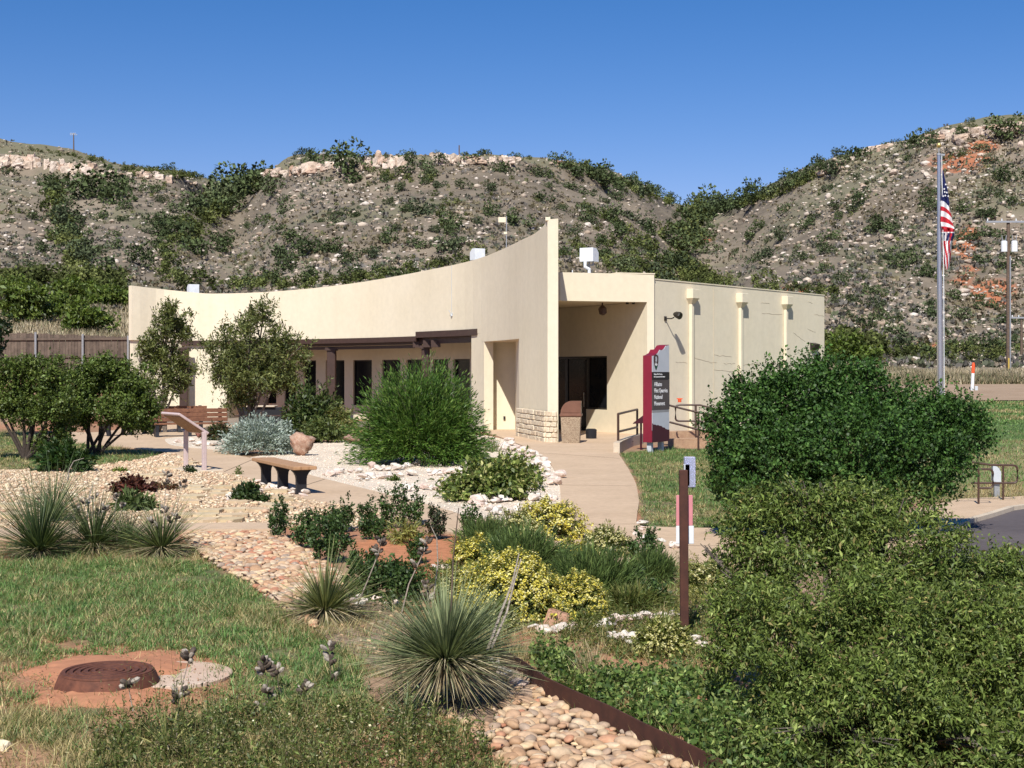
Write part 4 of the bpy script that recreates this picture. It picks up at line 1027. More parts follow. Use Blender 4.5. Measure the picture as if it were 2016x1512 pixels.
# ------------------------------------------------------------------ plain bench
def axes(d): d = Vector((d[0], d[1], 0)).normalized(); return (d, Vector((-d.y, d.x, 0)), Z3)
def pedestal(w_top, w_mid, w_bot, h, th):
    """profile of a flared support in (x,z)"""
    r_ = []
    for t in np.linspace(0, 1, 9):
        z = h*t; w = w_mid + (w_bot - w_mid)*max(0, (1-t*6))**1 + (w_top-w_mid)*max(0, (t-.62)/.38)**2.2; r_.append((w/2, z))
    return r_ + [(-x, z) for x, z in r_[::-1]]
def bench(name, mid, d, L, label, arch=False, zoff=0.0):
    o = thing(name, (mid[0], mid[1], 0), label, 'bench', 'low flat benches')
    ax = axes(d); c = Vector((mid[0], mid[1], zoff))
    for k in (-1, 0, 1):
        b = MB()
        for t in (-.10, .0, .10)[:2]:
            z0 = .44; b.box(c + ax[1]*(t+.05) if False else c + ax[1]*0 + Z3*-5, (.001,.001,.001)) if False else None
        bb = c + ax[0]*(k*(L/2 - .25))
        b.ext(bb - ax[1]*0 - ax[0]*.045, ax[1], Z3, ax[0], pedestal(.36, .17, .22, .44, .09), .09); b.build('leg', m_black, o)
    for j in range(3):
        b = MB(); b.box(c + ax[1]*((j-1)*.137) + Z3*.475, (L, .13, .06), ax, bev=.008); b.build('slat', m_lwood, o)
    return o
bench('bench', (-4.02, 24.95), (.42, -.91), 2.75, 'low tan-topped bench with black pedestal legs beside the path')
# left bench with arched dark supports
lb = thing('bench', (*XY(254, 46.2), 0), 'low grey bench with arched dark supports under the small trees', 'bench', 'low flat benches')
ax = axes((.5, .86)); c0 = Vector((*XY(250, 46.0), 0))
for k in (-1, 0, 1):
    b = MB(); h = .42; pr = [(-.20, 0), (-.10, 0), (-.07, .14), (0, .2), (.07, .14), (.10, 0), (.20, 0), (.16, .2), (.19, h), (-.19, h), (-.16, .2)]
    b.ext(c0 + ax[0]*(k*.95) - ax[0]*.04, ax[1]*-1, Z3, ax[0], [(x*1.3, z) for x, z in pr], .09); b.build('leg', m_black, lb)
for j in range(3):
    b = MB(); b.box(c0 + ax[1]*((j-1)*.15) + Z3*.455, (2.5, .14, .06), ax, bev=.008); b.build('slat', m_rwood, lb)
# backed benches
def backed(mid, d, L, label):
    o = thing('backed_bench', (mid[0], mid[1], 0), label, 'bench', 'benches with slatted backs')
    ax = axes(d); c = Vector((mid[0], mid[1], 0)); fr = -ax[1]          # front towards the viewer
    for k in (-1, 0, 1):
        b = MB(); bb = c + ax[0]*(k*(L/2 - .22)) - ax[0]*.05
        pr = [(-.30, 0), (.30, 0), (.25, .18), (.24, .40), (-.02, .40), (-.20, .92), (-.28, .92), (-.18, .40), (-.22, .18)]
        b.ext(bb, fr, Z3, ax[0], pr, .10); b.build('leg', m_black, o)
    for j in range(3):
        b = MB(); b.box(c + fr*(.20 - j*.135) + Z3*.435, (L, .125, .05), ax, bev=.006); b.build('seat_slat', m_rwood, o)
    for j in range(3):
        zz = .56 + j*.14; b = MB(); b.box(c + fr*(-.03 - (zz-.4)*.34 + .03) + Z3*zz, (L, .045, .125), ax, bev=.006); b.build('back_slat', m_rwood, o)
    return o
backed(XY(372, 45.0), (.93, .36), 2.45, 'dark red slatted bench with a back, just behind the slanted panel')
backed(XY(352, 48.2), (.93, .30), 1.9, 'backed slatted bench half hidden behind the nearer backed bench')
# picnic table in the porch shade
pt_ = thing('picnic_table', (*XY(515, 53), 0), 'dark picnic table with pale top in the shade left of the feathery bush', 'table')
c = Vector((*XY(515, 53), 0)); b = MB(); b.box(c + Z3*.78, (1.1, .8, .05), bev=.01); b.build('table_top', m_conc, pt_)
b = MB(); b.box(c + Z3*.38, (1.6, .6, .72), bev=.02); b.build('base', m_black, pt_)
for s_ in (-1, 1):
    b = MB(); b.box(c + Vector((0, s_*.75, .45)), (1.7, .28, .05), bev=.01); b.box(c + Vector((0, s_*.75, .2)), (.1, .2, .45)); b.build('seat', m_brown, pt_)

# ------------------------------------------------------------------ slanted information panel
ip = thing('information_panel', (*G(384, 928), 0), 'slanted information panel on two pinkish posts beside the path', 'sign')
pA = Vector((*G(366, 924), 0)); pB = Vector((*G(402, 930), 0)); ld = (pB-pA).normalized(); sd = Vector((-ld.y, ld.x, 0)); sd = sd if sd.x > 0 else -sd
for p in (pA, pB):
    b = MB(); b.box(p + Z3*.42, (.085, .085, .84), (ld, sd, Z3), bev=.008); b.build('post', m_pinkpost, ip)
lo_ = (pA+pB)/2 + Z3*.80 + sd*.10; hi_ = lo_ - sd*.64 + Z3*.42; up = (hi_-lo_).normalized(); nn = ld.cross(up).normalized()
b = MB(); b.box((lo_+hi_)/2, (1.08, (hi_-lo_).length, .05), (ld, up, nn), bev=.008); b.build('frame', m_pinkpost, ip)
b = MB(); b.box((lo_+hi_)/2 + (nn if nn.z > 0 else -nn)*.027, (.98, (hi_-lo_).length-.1, .006), (ld, up, nn)); b.build('face', m_ltgrey, ip)
b = MB(); b.box((lo_+hi_)/2 - (nn if nn.z > 0 else -nn)*.03, (.96, (hi_-lo_).length-.12, .012), (ld, up, nn)); b.build('backing', m_wood, ip)
b = MB(); b.box(((pA+pB)/2).to_tuple()[:2] + (.02,), (1.35, .75, .06), (ld, sd, Z3), bev=.01); tag(b.build('footing', m_conc), kind='structure')

# ------------------------------------------------------------------ steel post with brochure box and plates
post = thing('sign_post', (*XY(1345, 10.9), 0), 'rusty brown steel post carrying a clear box and two small plates', 'post')
X, Y = XY(1345, 10.9)
b = MB(); b.box((X + .006, Y, .66), (.064, .05, 1.36), (Vector((1,0,0)), Vector((0,1,0)), Vector((-.006,0,1)).normalized()), bev=.004); b.build('shaft', m_steeledge, post)
c = P(1357.5, 929, 10.97); b = MB(); b.box(c, (.085, .07, .235), bev=.006); b.build('brochure_box', m_acryl, post)
c = P(1352, 935, 10.96); b = MB(); b.box(c, (.045, .05, .17), bev=.004); b.build('box_insert', m_ltgrey, post)
c = P(1347.5, 1005, 10.955); b = MB(); b.box(c, (.128, .008, .236), bev=.003); b.build('pink_plate', m_pinkplate, post)
c = P(1348.5, 1053, 10.955); b = MB(); b.box(c, (.137, .008, .14), bev=.003); b.build('white_plate', m_white, post)
# ------------------------------------------------------------------ manhole
mh = thing('manhole', (*G(208, 1345), 0), 'round rusty iron manhole lid raised on a collar in red dirt', 'manhole')
X, Y = G(212, 1352); rr_ = .315
b = MB(); b.tube([(X, Y, -.02), (X, Y, .02), (X, Y, .085), (X, Y, .10)], [rr_+.035, rr_+.025, rr_+.0, rr_-.01], 40); b.build('collar', m_rust, mh, True)
ring = [(rr_*.97, .102)]
for k in range(6):
    ro = rr_*.95*(1 - k/6.3); ri = ro - rr_*.105; ring += [(ro, .104), (ro - .003, .114), (ri + .003, .114), (ri, .102)]
ring += [(.02, .102)]
V = []; n = 48
for r_, z in ring: V += [(X + r_*math.cos(2*math.pi*i/n), Y + r_*math.sin(2*math.pi*i/n), z) for i in range(n)]
Fs = [(a*n+i, a*n+(i+1)%n, (a+1)*n+(i+1)%n, (a+1)*n+i) for a in range(len(ring)-1) for i in range(n)] + [tuple((len(ring)-1)*n+i for i in range(n))]
b = MB(); b.add(V, Fs); b.build('lid', m_rust, mh)
# round concrete pad half buried by the red dirt
def disc(name, cx_, cy_, rx, ry, z, m, jag=.0, dome=0, n=40, seed=1):
    r0 = random.Random(seed); V = [(cx_, cy_, z+dome)]; Fs = []
    rings = (.35, .7, 1.0)
    ph = [r0.uniform(0, 6.28) for _ in range(4)]
    for q in rings:
        for i in range(n):
            a = 2*math.pi*i/n; k = q*(1 + jag*(math.sin(2*a+ph[0]) + .6*math.sin(3*a+ph[1]) + .5*math.sin(7*a+ph[2]) + .3*math.sin(13*a+ph[3])))
            V.append((cx_ + rx*k*math.cos(a), cy_ + ry*k*math.sin(a), z + dome*(1-q*q) if q < 1 else z - .01))
    for i in range(n): Fs.append((0, 1+i, 1+(i+1)%n))
    for k in range(len(rings)-1):
        for i in range(n): Fs.append((1+k*n+i, 1+(k+1)*n+i, 1+(k+1)*n+(i+1)%n, 1+k*n+(i+1)%n))
    o = mk(name, V, Fs, m, smooth=True); return o
pdx, pdy = G(335, 1333)
pd = MB(); pd.tube([(pdx, pdy, -.03), (pdx, pdy, .022), (pdx, pdy, .026)], [.42, .42, .41], 40)
tag(pd.build('manhole_pad', concrete('dusty_pad', (.60, .48, .38), (.52, .32, .21))), kind='structure')
def dirt_mound(cx_, cy_, rx, ry, h, seed):
    n = 90; a = np.linspace(-1.5, 1.5, n); gx_, gy_ = np.meshgrid(a, a); r2 = gx_**2 + gy_**2
    X_ = cx_ + gx_*rx; Y_ = cy_ + gy_*ry
    z = h*(1 - r2) + .035*fbm(X_ + seed, Y_, .35, 4) + .008*fbm(X_, Y_ + seed, .05, 2) - .004
    z = np.where(z < -.012, -.012, z); ok = r2 < 2.2
    ii = np.arange(n*n).reshape(n, n); f = np.stack([ii[:-1, :-1], ii[:-1, 1:], ii[1:, 1:], ii[1:, :-1]], -1).reshape(-1, 4); f = f[ok[:-1, :-1].ravel()]
    return tag(mk('dirt', np.stack([X_.ravel(), Y_.ravel(), z.ravel()], 1), f, m_redsoil, smooth=True), kind='structure')
dirt_mound(*G(250, 1320), .66, .62, .050, 3)
dirt_mound(*G(205, 1368), .44, .38, .040, 8)
qa = rng.normal(0, 1, (700, 2))*[.42, .36] + np.array(G(235, 1345)); ra = rng.uniform(.004, .016, 700)
tag(scatter('dirt_clods', ROCK1, np.stack([qa[:, 0], qa[:, 1], np.full(700, .022) + rng.uniform(0, .012, 700)], 1), np.stack([ra*1.3, ra, ra*.7], 1), rng.uniform(0, 6.3, 700),
    m_pebble_attr, None, np.array([(.42,.20,.11), (.30,.15,.09), (.40,.30,.18), (.20,.12,.07)])[rng.integers(0, 4, 700)]), kind='stuff')

# ------------------------------------------------------------------ flagpole and flag
Yf = 46.0; fp = thing('flagpole', (*XY(1852, Yf), 0), 'tall silver flagpole behind the large dark green shrub', 'flagpole')
b = MB(); z1 = P(0, 306, Yf).z; bx = XY(1851.5, Yf)[0]; tx = P(1848.5, 306, Yf).x
b.tube([(bx, Yf, 0), (bx*.6+tx*.4, Yf, z1*.4), (tx, Yf, z1)], [.115, .095, .055], 14); b.build('shaft', m_steel, fp, True)
b = MB(); b.tube([(tx, Yf, z1), (tx, Yf, z1+.07)], .07, 10); b.box((tx+.08, Yf, z1+.02), (.22, .06, .06)); b.tube([(tx, Yf, z1+.05), (tx, Yf, z1+.26)], .015, 6); b.build('truck', m_galv, fp)
bm = bmesh.new(); bmesh.ops.create_uvsphere(bm, u_segments=12, v_segments=8, radius=.085)
b = MB(); b.add([(v.co.x+tx, v.co.y+Yf, v.co.z+z1+.33) for v in bm.verts], [[v.index for v in f.verts] for f in bm.faces]); bm.free(); b.build('finial', M('gold_ball', (.7, .5, .2), None, 5, rough=.3, metal=.6), fp, True)
b = MB(); b.tube([P(1854, 307, Yf-.05), P(1855.5, 400, Yf-.08), P(1858, 560, Yf-.12), P(1859, 790, Yf-.12)], .012, 5, False); b.build('halyard', m_white, fp)
# flag as a hanging cloth: outline rows (py, left px, right px, pattern)
rows = [(336,1855.5,1857),(352,1855,1861.5),(368,1854,1866),(384,1853,1868.5),(396,1852.5,1869.5),(410,1852,1873),(424,1852,1875.5),(438,1852,1878.5),(450,1854,1879.5),(462,1855,1879),(474,1855.5,1876),(486,1856,1873),(500,1857,1872.5),(514,1858,1870.5),(524,1859,1869),(531,1862,1866)]
NU, NV = 22, 90; V = []; mi = []
ry = np.linspace(336, 531, NV); rl = np.interp(ry, [r[0] for r in rows], [r[1] for r in rows]); rr2 = np.interp(ry, [r[0] for r in rows], [r[2] for r in rows])
for j in range(NV):
    for i in range(NU):
        t = i/(NU-1); x = rl[j]*(1-t) + rr2[j]*t
        y = ry[j] + 14*t*t*(1 if ry[j] < 455 else 0) * min(1, (ry[j]-336)/60) * (1 - max(0, (ry[j]-430))/25 if ry[j] > 430 else 1)
        dp = -.10 + .09*math.sin(t*7 + j*.09) * min(1, j/15) + (.10*math.sin(t*13+1) if ry[j] > 448 else 0)
        V.append(P(x, y, Yf + dp))
Fs = [(j*NU+i, j*NU+i+1, (j+1)*NU+i+1, (j+1)*NU+i) for j in range(NV-1) for i in range(NU-1)]
for j in range(NV-1):
    for i in range(NU-1):
        y = ry[j]; t = i/(NU-1)
        if y < 394: m = 2
        elif y < 458: m = 1 if int((y - 394) / 10.2) % 2 == 0 else 0
        elif y < 474: m = 2 if (t*5 + (y-458)*.03) % 2 < 1.1 else (0 if t > .6 else 1)
        else: m = 0 if ((t*4.2 - (y-474)*.045) % 2) < 1 else 1
        mi.append(m)
flag = thing('flag', tuple(P(1858, 340, Yf)), 'american flag hanging limp from the silver flagpole', 'flag')
mk('cloth', V, np.array(Fs), [m_red, m_fwhite, m_blue], flag, smooth=True, mi=mi)
for (sx_, sy_) in ((1862,363),(1866,369),(1859,372),(1864,379),(1861,385),(1867,386),(1857,386),(1860,378)):
    c = P(sx_, sy_, Yf - .24); pts = []
    for k in range(10):
        a = math.pi/2 + k*math.pi/5; r_ = .035 if k % 2 == 0 else .016; pts.append((r_*math.cos(a), r_*math.sin(a)))
    b = MB(); b.ext(c, Vector((1,0,0)), Z3, Vector((0,1,0)), pts, .01); b.build('star', m_fwhite, flag)

# ------------------------------------------------------------------ utility poles, marker
def upole(px_, pyt, Y, zb, r, label, arm=None, armdz=.5, name='utility_pole'):
    top_ = P(px_, pyt, Y); o = thing(name, (top_.x, Y, zb), label, 'utility pole')
    b = MB(); b.tube([(top_.x + .02, Y, zb), (top_.x, Y, top_.z)], [r*1.2, r*.8], 10); b.build('shaft', m_pole, o, True)
    if arm:
        for (a0, a1, dz) in arm:
            b = MB(); b.box((top_.x + (a0+a1)/2, Y - r, top_.z - dz), (a1-a0, .12, .13)); b.build('crossarm', m_galv, o)
            for q in np.linspace(a0+.1, a1-.1, 4):
                b = MB(); b.tube([(top_.x+q, Y-r, top_.z-dz+.06), (top_.x+q, Y-r, top_.z-dz+.22)], .04, 6); b.build('insulator', m_white, o)
    return o
Yp = 100.0; zb_ = float(TH(1985, 2.05)[2])
up1 = upole(1985, 432, Yp, 2.0, .14, 'tall wooden utility pole with crossarm and two transformers at the right edge', [(-1.6, 1.6, .18)])
tp = P(1985, 482, Yp)
for s_ in (-1, 1):
    b = MB(); cx_ = tp.x + s_*.36; b.tube([(cx_, Yp-.2, tp.z-.5), (cx_, Yp-.2, tp.z+.22), (cx_, Yp-.2, tp.z+.27)], [.22, .22, .12], 12); tr_ = b.build('transformer', m_white, up1, True)
    b = MB(); 
    for q in (-.1, .1): b.tube([(cx_+q, Yp-.2, tp.z+.2), (cx_+q*1.6, Yp-.2, tp.z+.65)], .03, 5)
    b.build('bushing', m_galv, tr_)
b = MB(); c = P(1989, 600, Yp-.25); b.tube([(c.x, c.y, 2.0), (c.x, c.y, P(0, 505, Yp).z)], .05, 6); b.build('conduit', m_galv, up1)
b = MB(); c = P(1986, 722, Yp-.3); b.tube([(c.x, c.y, 2.0), (c.x, c.y, 3.0)], .06, 6); b.build('guard', M('yellow_guard', (.55, .38, .08)), up1)
upole(2011, 622, 118, 3.0, .11, 'shorter dark pole at the right edge beyond the taller one', [(-.9, .9, .15)])
h_ = hill(145, 296)
def ridge_pole(px_, pyt, pyb, label, arms):
    X, Y, z = hill(px_, pyb) or (0, 300, 40)
    return upole(px_, pyt, Y, z-.5, .16, label, arms)
ridge_pole(145, 262, 300, 'far utility pole with two crossarms on the left ridge skyline', [(-.9, 1.0, .5), (-.9, .6, .15)])
ridge_pole(637, 297, 322, 'small far pole on the skyline by the left shoulder of the middle hill', [(-.7, .4, .5)])
ridge_pole(904, 286, 300, 'tiny dark post on the top of the middle hill', None)
def onfield(px_, py_):
    for s_ in np.linspace(.5, 2.2, 200):
        X, Y, z = TH(px_, s_)
        if HY - (z-CAMH)/Y*F <= py_: return float(X), float(Y), float(z)
    return float(X), float(Y), float(z)
X, Y, z = onfield(1913.5, 773)
mkp = thing('marker_post', (X, Y, z), 'white marker post with orange top standing in dry grass', 'marker post'); sc_ = Y/F
b = MB(); b.tube([(X, Y, z-.1), (X + 2.0*sc_, Y, z+38*sc_)], 3.2*sc_, 8); b.build('shaft', m_white, mkp, True)
b = MB(); b.tube([(X + 2.0*sc_, Y, z+38*sc_), (X + 2.9*sc_, Y, z+54*sc_), (X+3*sc_, Y, z+59*sc_)], [3.3*sc_, 3.3*sc_, 2.0*sc_], 8); b.build('cap', m_orange, mkp, True)
b = MB(); X2 = X + 8.5*sc_; b.box((X2, Y, z+6*sc_), (6*sc_, 4*sc_, 13*sc_), bev=.02); tag(b.build('pedestal_box', m_ltgrey), 'small pale pedestal box beside the orange-topped marker', 'utility box')
b = MB(); c = P(1338, 792, 40.2); b.tube([c, c + Vector((0, 0, .09))], .05, 8); b.box(c+Vector((0,0,.1)), (.16,.05,.03)); tag(b.build('cone_cap', m_orange), 'little orange cap on the rail behind the entrance sign', 'cap')

# ------------------------------------------------------------------ board fence on the left
fe = thing('board_fence', (*XY(120, 63), 1.6), 'weathered brown board fence darkened for shade, with steel posts at the left', 'fence')
fa = P(-60, 652, 64.0); fb = P(268, 664, 62.5); fd = fb - fa; fL = Vector((fd.x, fd.y, 0)).length; fdir = Vector((fd.x, fd.y, 0)).normalized(); fnn = Vector((-fdir.y, fdir.x, 0))
nb_ = int(fL/.145); rr = random.Random(6)
bme = MB(); bme.box((0, 0, 0), (.135, .02, 1)); bmesh_ = bpy.data.meshes.new('board'); bmesh_.from_pydata(bme.v, [], bme.f); bmesh_.materials.append(m_fence)
froot = Vector(fe.location)
for i in range(nb_):
    t = (i+.5)/nb_; p = fa + fd*t; h = 1.95 + rr.uniform(-.03, .03)
    o = bpy.data.objects.new('board', bmesh_); C.objects.link(o); o.parent = fe
    o.location = Vector((p.x, p.y, p.z - h/2 + rr.uniform(-.03, .03))) + fnn*(rr.uniform(0, .008)) - froot; o.scale = (1, 1, h); o.rotation_euler = (0, rr.uniform(-.008, .008), math.atan2(fdir.y, fdir.x))
for dz in (.22, 1.0, 1.65):
    b = MB(); b.box((fa+fb)/2 - Z3*dz - fnn*.05, (fL, .05, .09), (fdir, fnn, fd.cross(fnn).normalized())); b.build('rail', m_fence, fe)
for px_ in (-12, 74.5, 167, 255):
    t = (px_+60)/328; p = fa + fd*t - fnn*.11; b = MB(); b.tube([(p.x, p.y, p.z-2.4), (p.x, p.y, p.z+.06)], .055, 8); b.build('post', m_galv, fe, True)

# ================================================================== VEGETATION
def unit(v): return v / np.maximum(np.linalg.norm(v, axis=-1, keepdims=True), 1e-9)
def leafgeo(c, d, L, Wd, col, nrm=None, fold=.12):
    """rhombic leaves: base point c, direction d, length L, width Wd"""
    n = len(c); d = unit(d)
    rnd = rng.normal(size=(n, 3)) if nrm is None else nrm
    side = unit(np.cross(d, rnd)); up = np.cross(side, d)
    L = np.broadcast_to(L, n)[:, None]; Wd = np.broadcast_to(Wd, n)[:, None]
    mid = c + d*L*.5 + up*L*fold
    V = np.stack([c, mid + side*Wd*.5, c + d*L, mid - side*Wd*.5], 1).reshape(-1, 3)
    Fq = np.arange(4*n).reshape(n, 4)
    return V, Fq, np.repeat(col, 4, 0)
def join(parts):
    V = []; Fq = []; Cc = []; b = 0
    for v, f, c in parts: V.append(v); Fq.append(f + b); Cc.append(c); b += len(v)
    return np.concatenate(V), np.concatenate(Fq), np.concatenate(Cc)
def palette(n, cols, w=None, var=.22):
    cols = np.array(cols, float); k = rng.choice(len(cols), n, p=w); c = cols[k]
    return c * (1 + rng.normal(0, var, (n, 1)).clip(-.5, .6))
def blades(base, L, Wd, lean, col, segs=2, droop=.25, dirs=None):
    """grass blades: tapering strips bending over; base (n,3)"""
    n = len(base); L = np.broadcast_to(L, n); Wd = np.broadcast_to(Wd, n); droop = np.broadcast_to(droop, n)
    if dirs is None:
        a = rng.uniform(0, 2*np.pi, n); le = np.abs(rng.normal(0, lean, n)).clip(0, 1.3)
        dirs = np.stack([np.cos(a)*np.sin(le), np.sin(a)*np.sin(le), np.cos(le)], 1)
    h = unit(np.stack([dirs[:, 0], dirs[:, 1], np.zeros(n)], 1) + rng.normal(0, .01, (n, 3)) * [1, 1, 0])
    side = unit(np.stack([-h[:, 1], h[:, 0], np.zeros(n)], 1) + rng.normal(0, .35, (n, 3)))
    V = []
    for k in range(segs+1):
        t = k/segs; p = base + dirs*(L*t)[:, None] + h*(L*droop*t*t)[:, None]*.6 - np.array([0, 0, 1.])*(L*droop*t*t)[:, None]*.7
        w = (Wd*(1-t**1.6)*.5 + Wd*.04)[:, None]
        V += [p - side*w, p + side*w]
    V = np.stack(V, 1); m_ = 2*(segs+1); V = V.reshape(-1, 3)
    f0 = np.array([[2*k, 2*k+1, 2*k+3, 2*k+2] for k in range(segs)])
    Fq = (f0[None] + (np.arange(n)*m_)[:, None, None]).reshape(-1, 4)
    return V, Fq, np.repeat(col, m_, 0)
def twigs(tips, dirs, tl, per, L, Wd, cols, w=None, spread=.8, droop=0, size_var=.3, fold=.12, face=None):
    """leaves set along twigs ending at tips"""
    n = len(tips); t = np.tile(np.linspace(0, 1, per), n) + rng.normal(0, .04, n*per)
    b = np.repeat(tips - dirs*tl[:, None], per, 0) + np.repeat(dirs*tl[:, None], per, 0)*t[:, None]
    d = np.repeat(dirs, per, 0)*.55 + rng.normal(size=(n*per, 3))*spread; d[:, 2] -= droop
    tone = np.repeat(1 + rng.normal(0, .16, n), per).clip(.6, 1.5)[:, None]
    Ls = L*(1 + rng.normal(0, size_var, n*per)).clip(.4, 1.8)
    nr = None if face is None else np.repeat(face, per, 0) + rng.normal(0, .55, (n*per, 3))
    return leafgeo(b, d, Ls, Ls*(Wd/L), palette(n*per, cols, w)*tone, nrm=nr, fold=fold)
def limbs(mb, start, ends, r0, r1, bow=.2, n=5, sides=6):
    for e in ends:
        s_ = Vector(start); e = Vector(e); mid = s_.lerp(e, .5) + Vector((random.uniform(-1, 1), random.uniform(-1, 1), random.uniform(.2, 1)))*((e-s_).length*bow)
        pts = [s_*(1-t)**2 + mid*2*t*(1-t) + e*t*t for t in np.linspace(0, 1, n)]
        mb.tube(pts, [r0 + (r1-r0)*t for t in np.linspace(0, 1, n)], sides)
def lobes_world(lobes, Y):
    out = []
    for l in lobes:
        px_, py_, rx, ry = l[:4]; dy = l[4] if len(l) > 4 else 0
        Yl = Y + dy; k = Yl / F; c = P(px_, py_, Yl); out.append((np.array(c), rx*k, ry*k))
    return out
def crown_tree(name, label, cat, Y, basepx, lobes, ntw, per, tl, L, Wd, cols, m, trunk_r=.05, trunks=3, bark=m_bark, w=None, spread=.8, droop=0, depth=1.0, group=None, up=.4, z0=0.0, bpx=None, hollow=.45, fold=.12, tone=None, clump=(24, .12), fill=.3):
    b0 = np.array([(basepx-CX)/F*Y, Y, z0]); root = thing(name, tuple(b0), label, cat, group)
    W_ = lobes_world(lobes, Y); vol = np.array([(a*b)**1.0 for _, a, b in W_]); nc = max(6, ntw//clump[0]); k = rng.choice(len(W_), nc, p=vol/vol.sum())
    cen = np.array([W_[i][0] for i in k]); rx = np.array([W_[i][1] for i in k]); rz_ = np.array([W_[i][2] for i in k])
    uc = unit(rng.normal(size=(nc, 3))); r_ = (hollow + (1-hollow)*rng.random(nc)**.7) * (1 + .10*rng.normal(size=nc)).clip(.75, 1.2)
    cc_ = cen + uc * r_[:, None]*np.stack([rx, rx*depth, rz_], 1)
    q_ = rng.integers(0, nc, ntw); u = unit(rng.normal(size=(ntw, 3)) + uc[q_]*.5); cr_ = (clump[1]*rng.uniform(.6, 1.4, nc))[q_]
    tips = cc_[q_] + u*(cr_*rng.random(ntw)**.45)[:, None]*[1, 1, .8]
    kf = rng.choice(len(W_), ntw, p=vol/vol.sum()); uf = unit(rng.normal(size=(ntw, 3))); rf = (hollow + (1-hollow)*rng.random(ntw)**.7)*(1 + .08*rng.normal(size=ntw)).clip(.8, 1.15)
    tf = np.array([W_[i][0] for i in kf]) + uf*rf[:, None]*np.stack([np.array([W_[i][1] for i in kf]), np.array([W_[i][1] for i in kf])*depth, np.array([W_[i][2] for i in kf])], 1)
    sel = rng.random(ntw) < fill; tips = np.where(sel[:, None], tf, tips); u = np.where(sel[:, None], uf, u)
    keep = tips[:, 2] > z0 + .03
    tips = tips[keep]; u = u[keep]
    d = unit(u + np.array([0, 0, up]) + rng.normal(0, .4, tips.shape))
    n = len(tips); tls = tl*(1 + rng.normal(0, .3, n)).clip(.4, 1.8)
    V, Fq, Cc = twigs(tips, d, tls, per, L, Wd, cols, w, spread, droop, fold=fold, face=u*.8 + np.array([0, 0, .55]))
    mk('crown', V, Fq, m, root, Cc)
    mb = MB(); random.seed(hash(label) % 1000 if False else len(label)*7)
    bs = [Vector(b0) + Vector((random.uniform(-1, 1)*trunk_r*2.5, random.uniform(-1, 1)*trunk_r*2, -.02)) for _ in range(trunks)] if bpx is None else [Vector(((q-CX)/F*Y, Y, z0)) for q in bpx]
    for i, (c, a, b) in enumerate(W_):
        s_ = bs[i % len(bs)]; limbs(mb, s_, [Vector(c)], trunk_r, trunk_r*.35, .12, 6, 6)
        for j in range(4):
            e = Vector(c) + Vector((random.uniform(-.7, .7)*a, random.uniform(-.6, .6)*a, random.uniform(-.1, .8)*b)); limbs(mb, Vector(s_).lerp(Vector(c), .75), [e], trunk_r*.35, trunk_r*.1, .1, 4, 4)
    mb.build('trunk', bark, root, True)
    return root
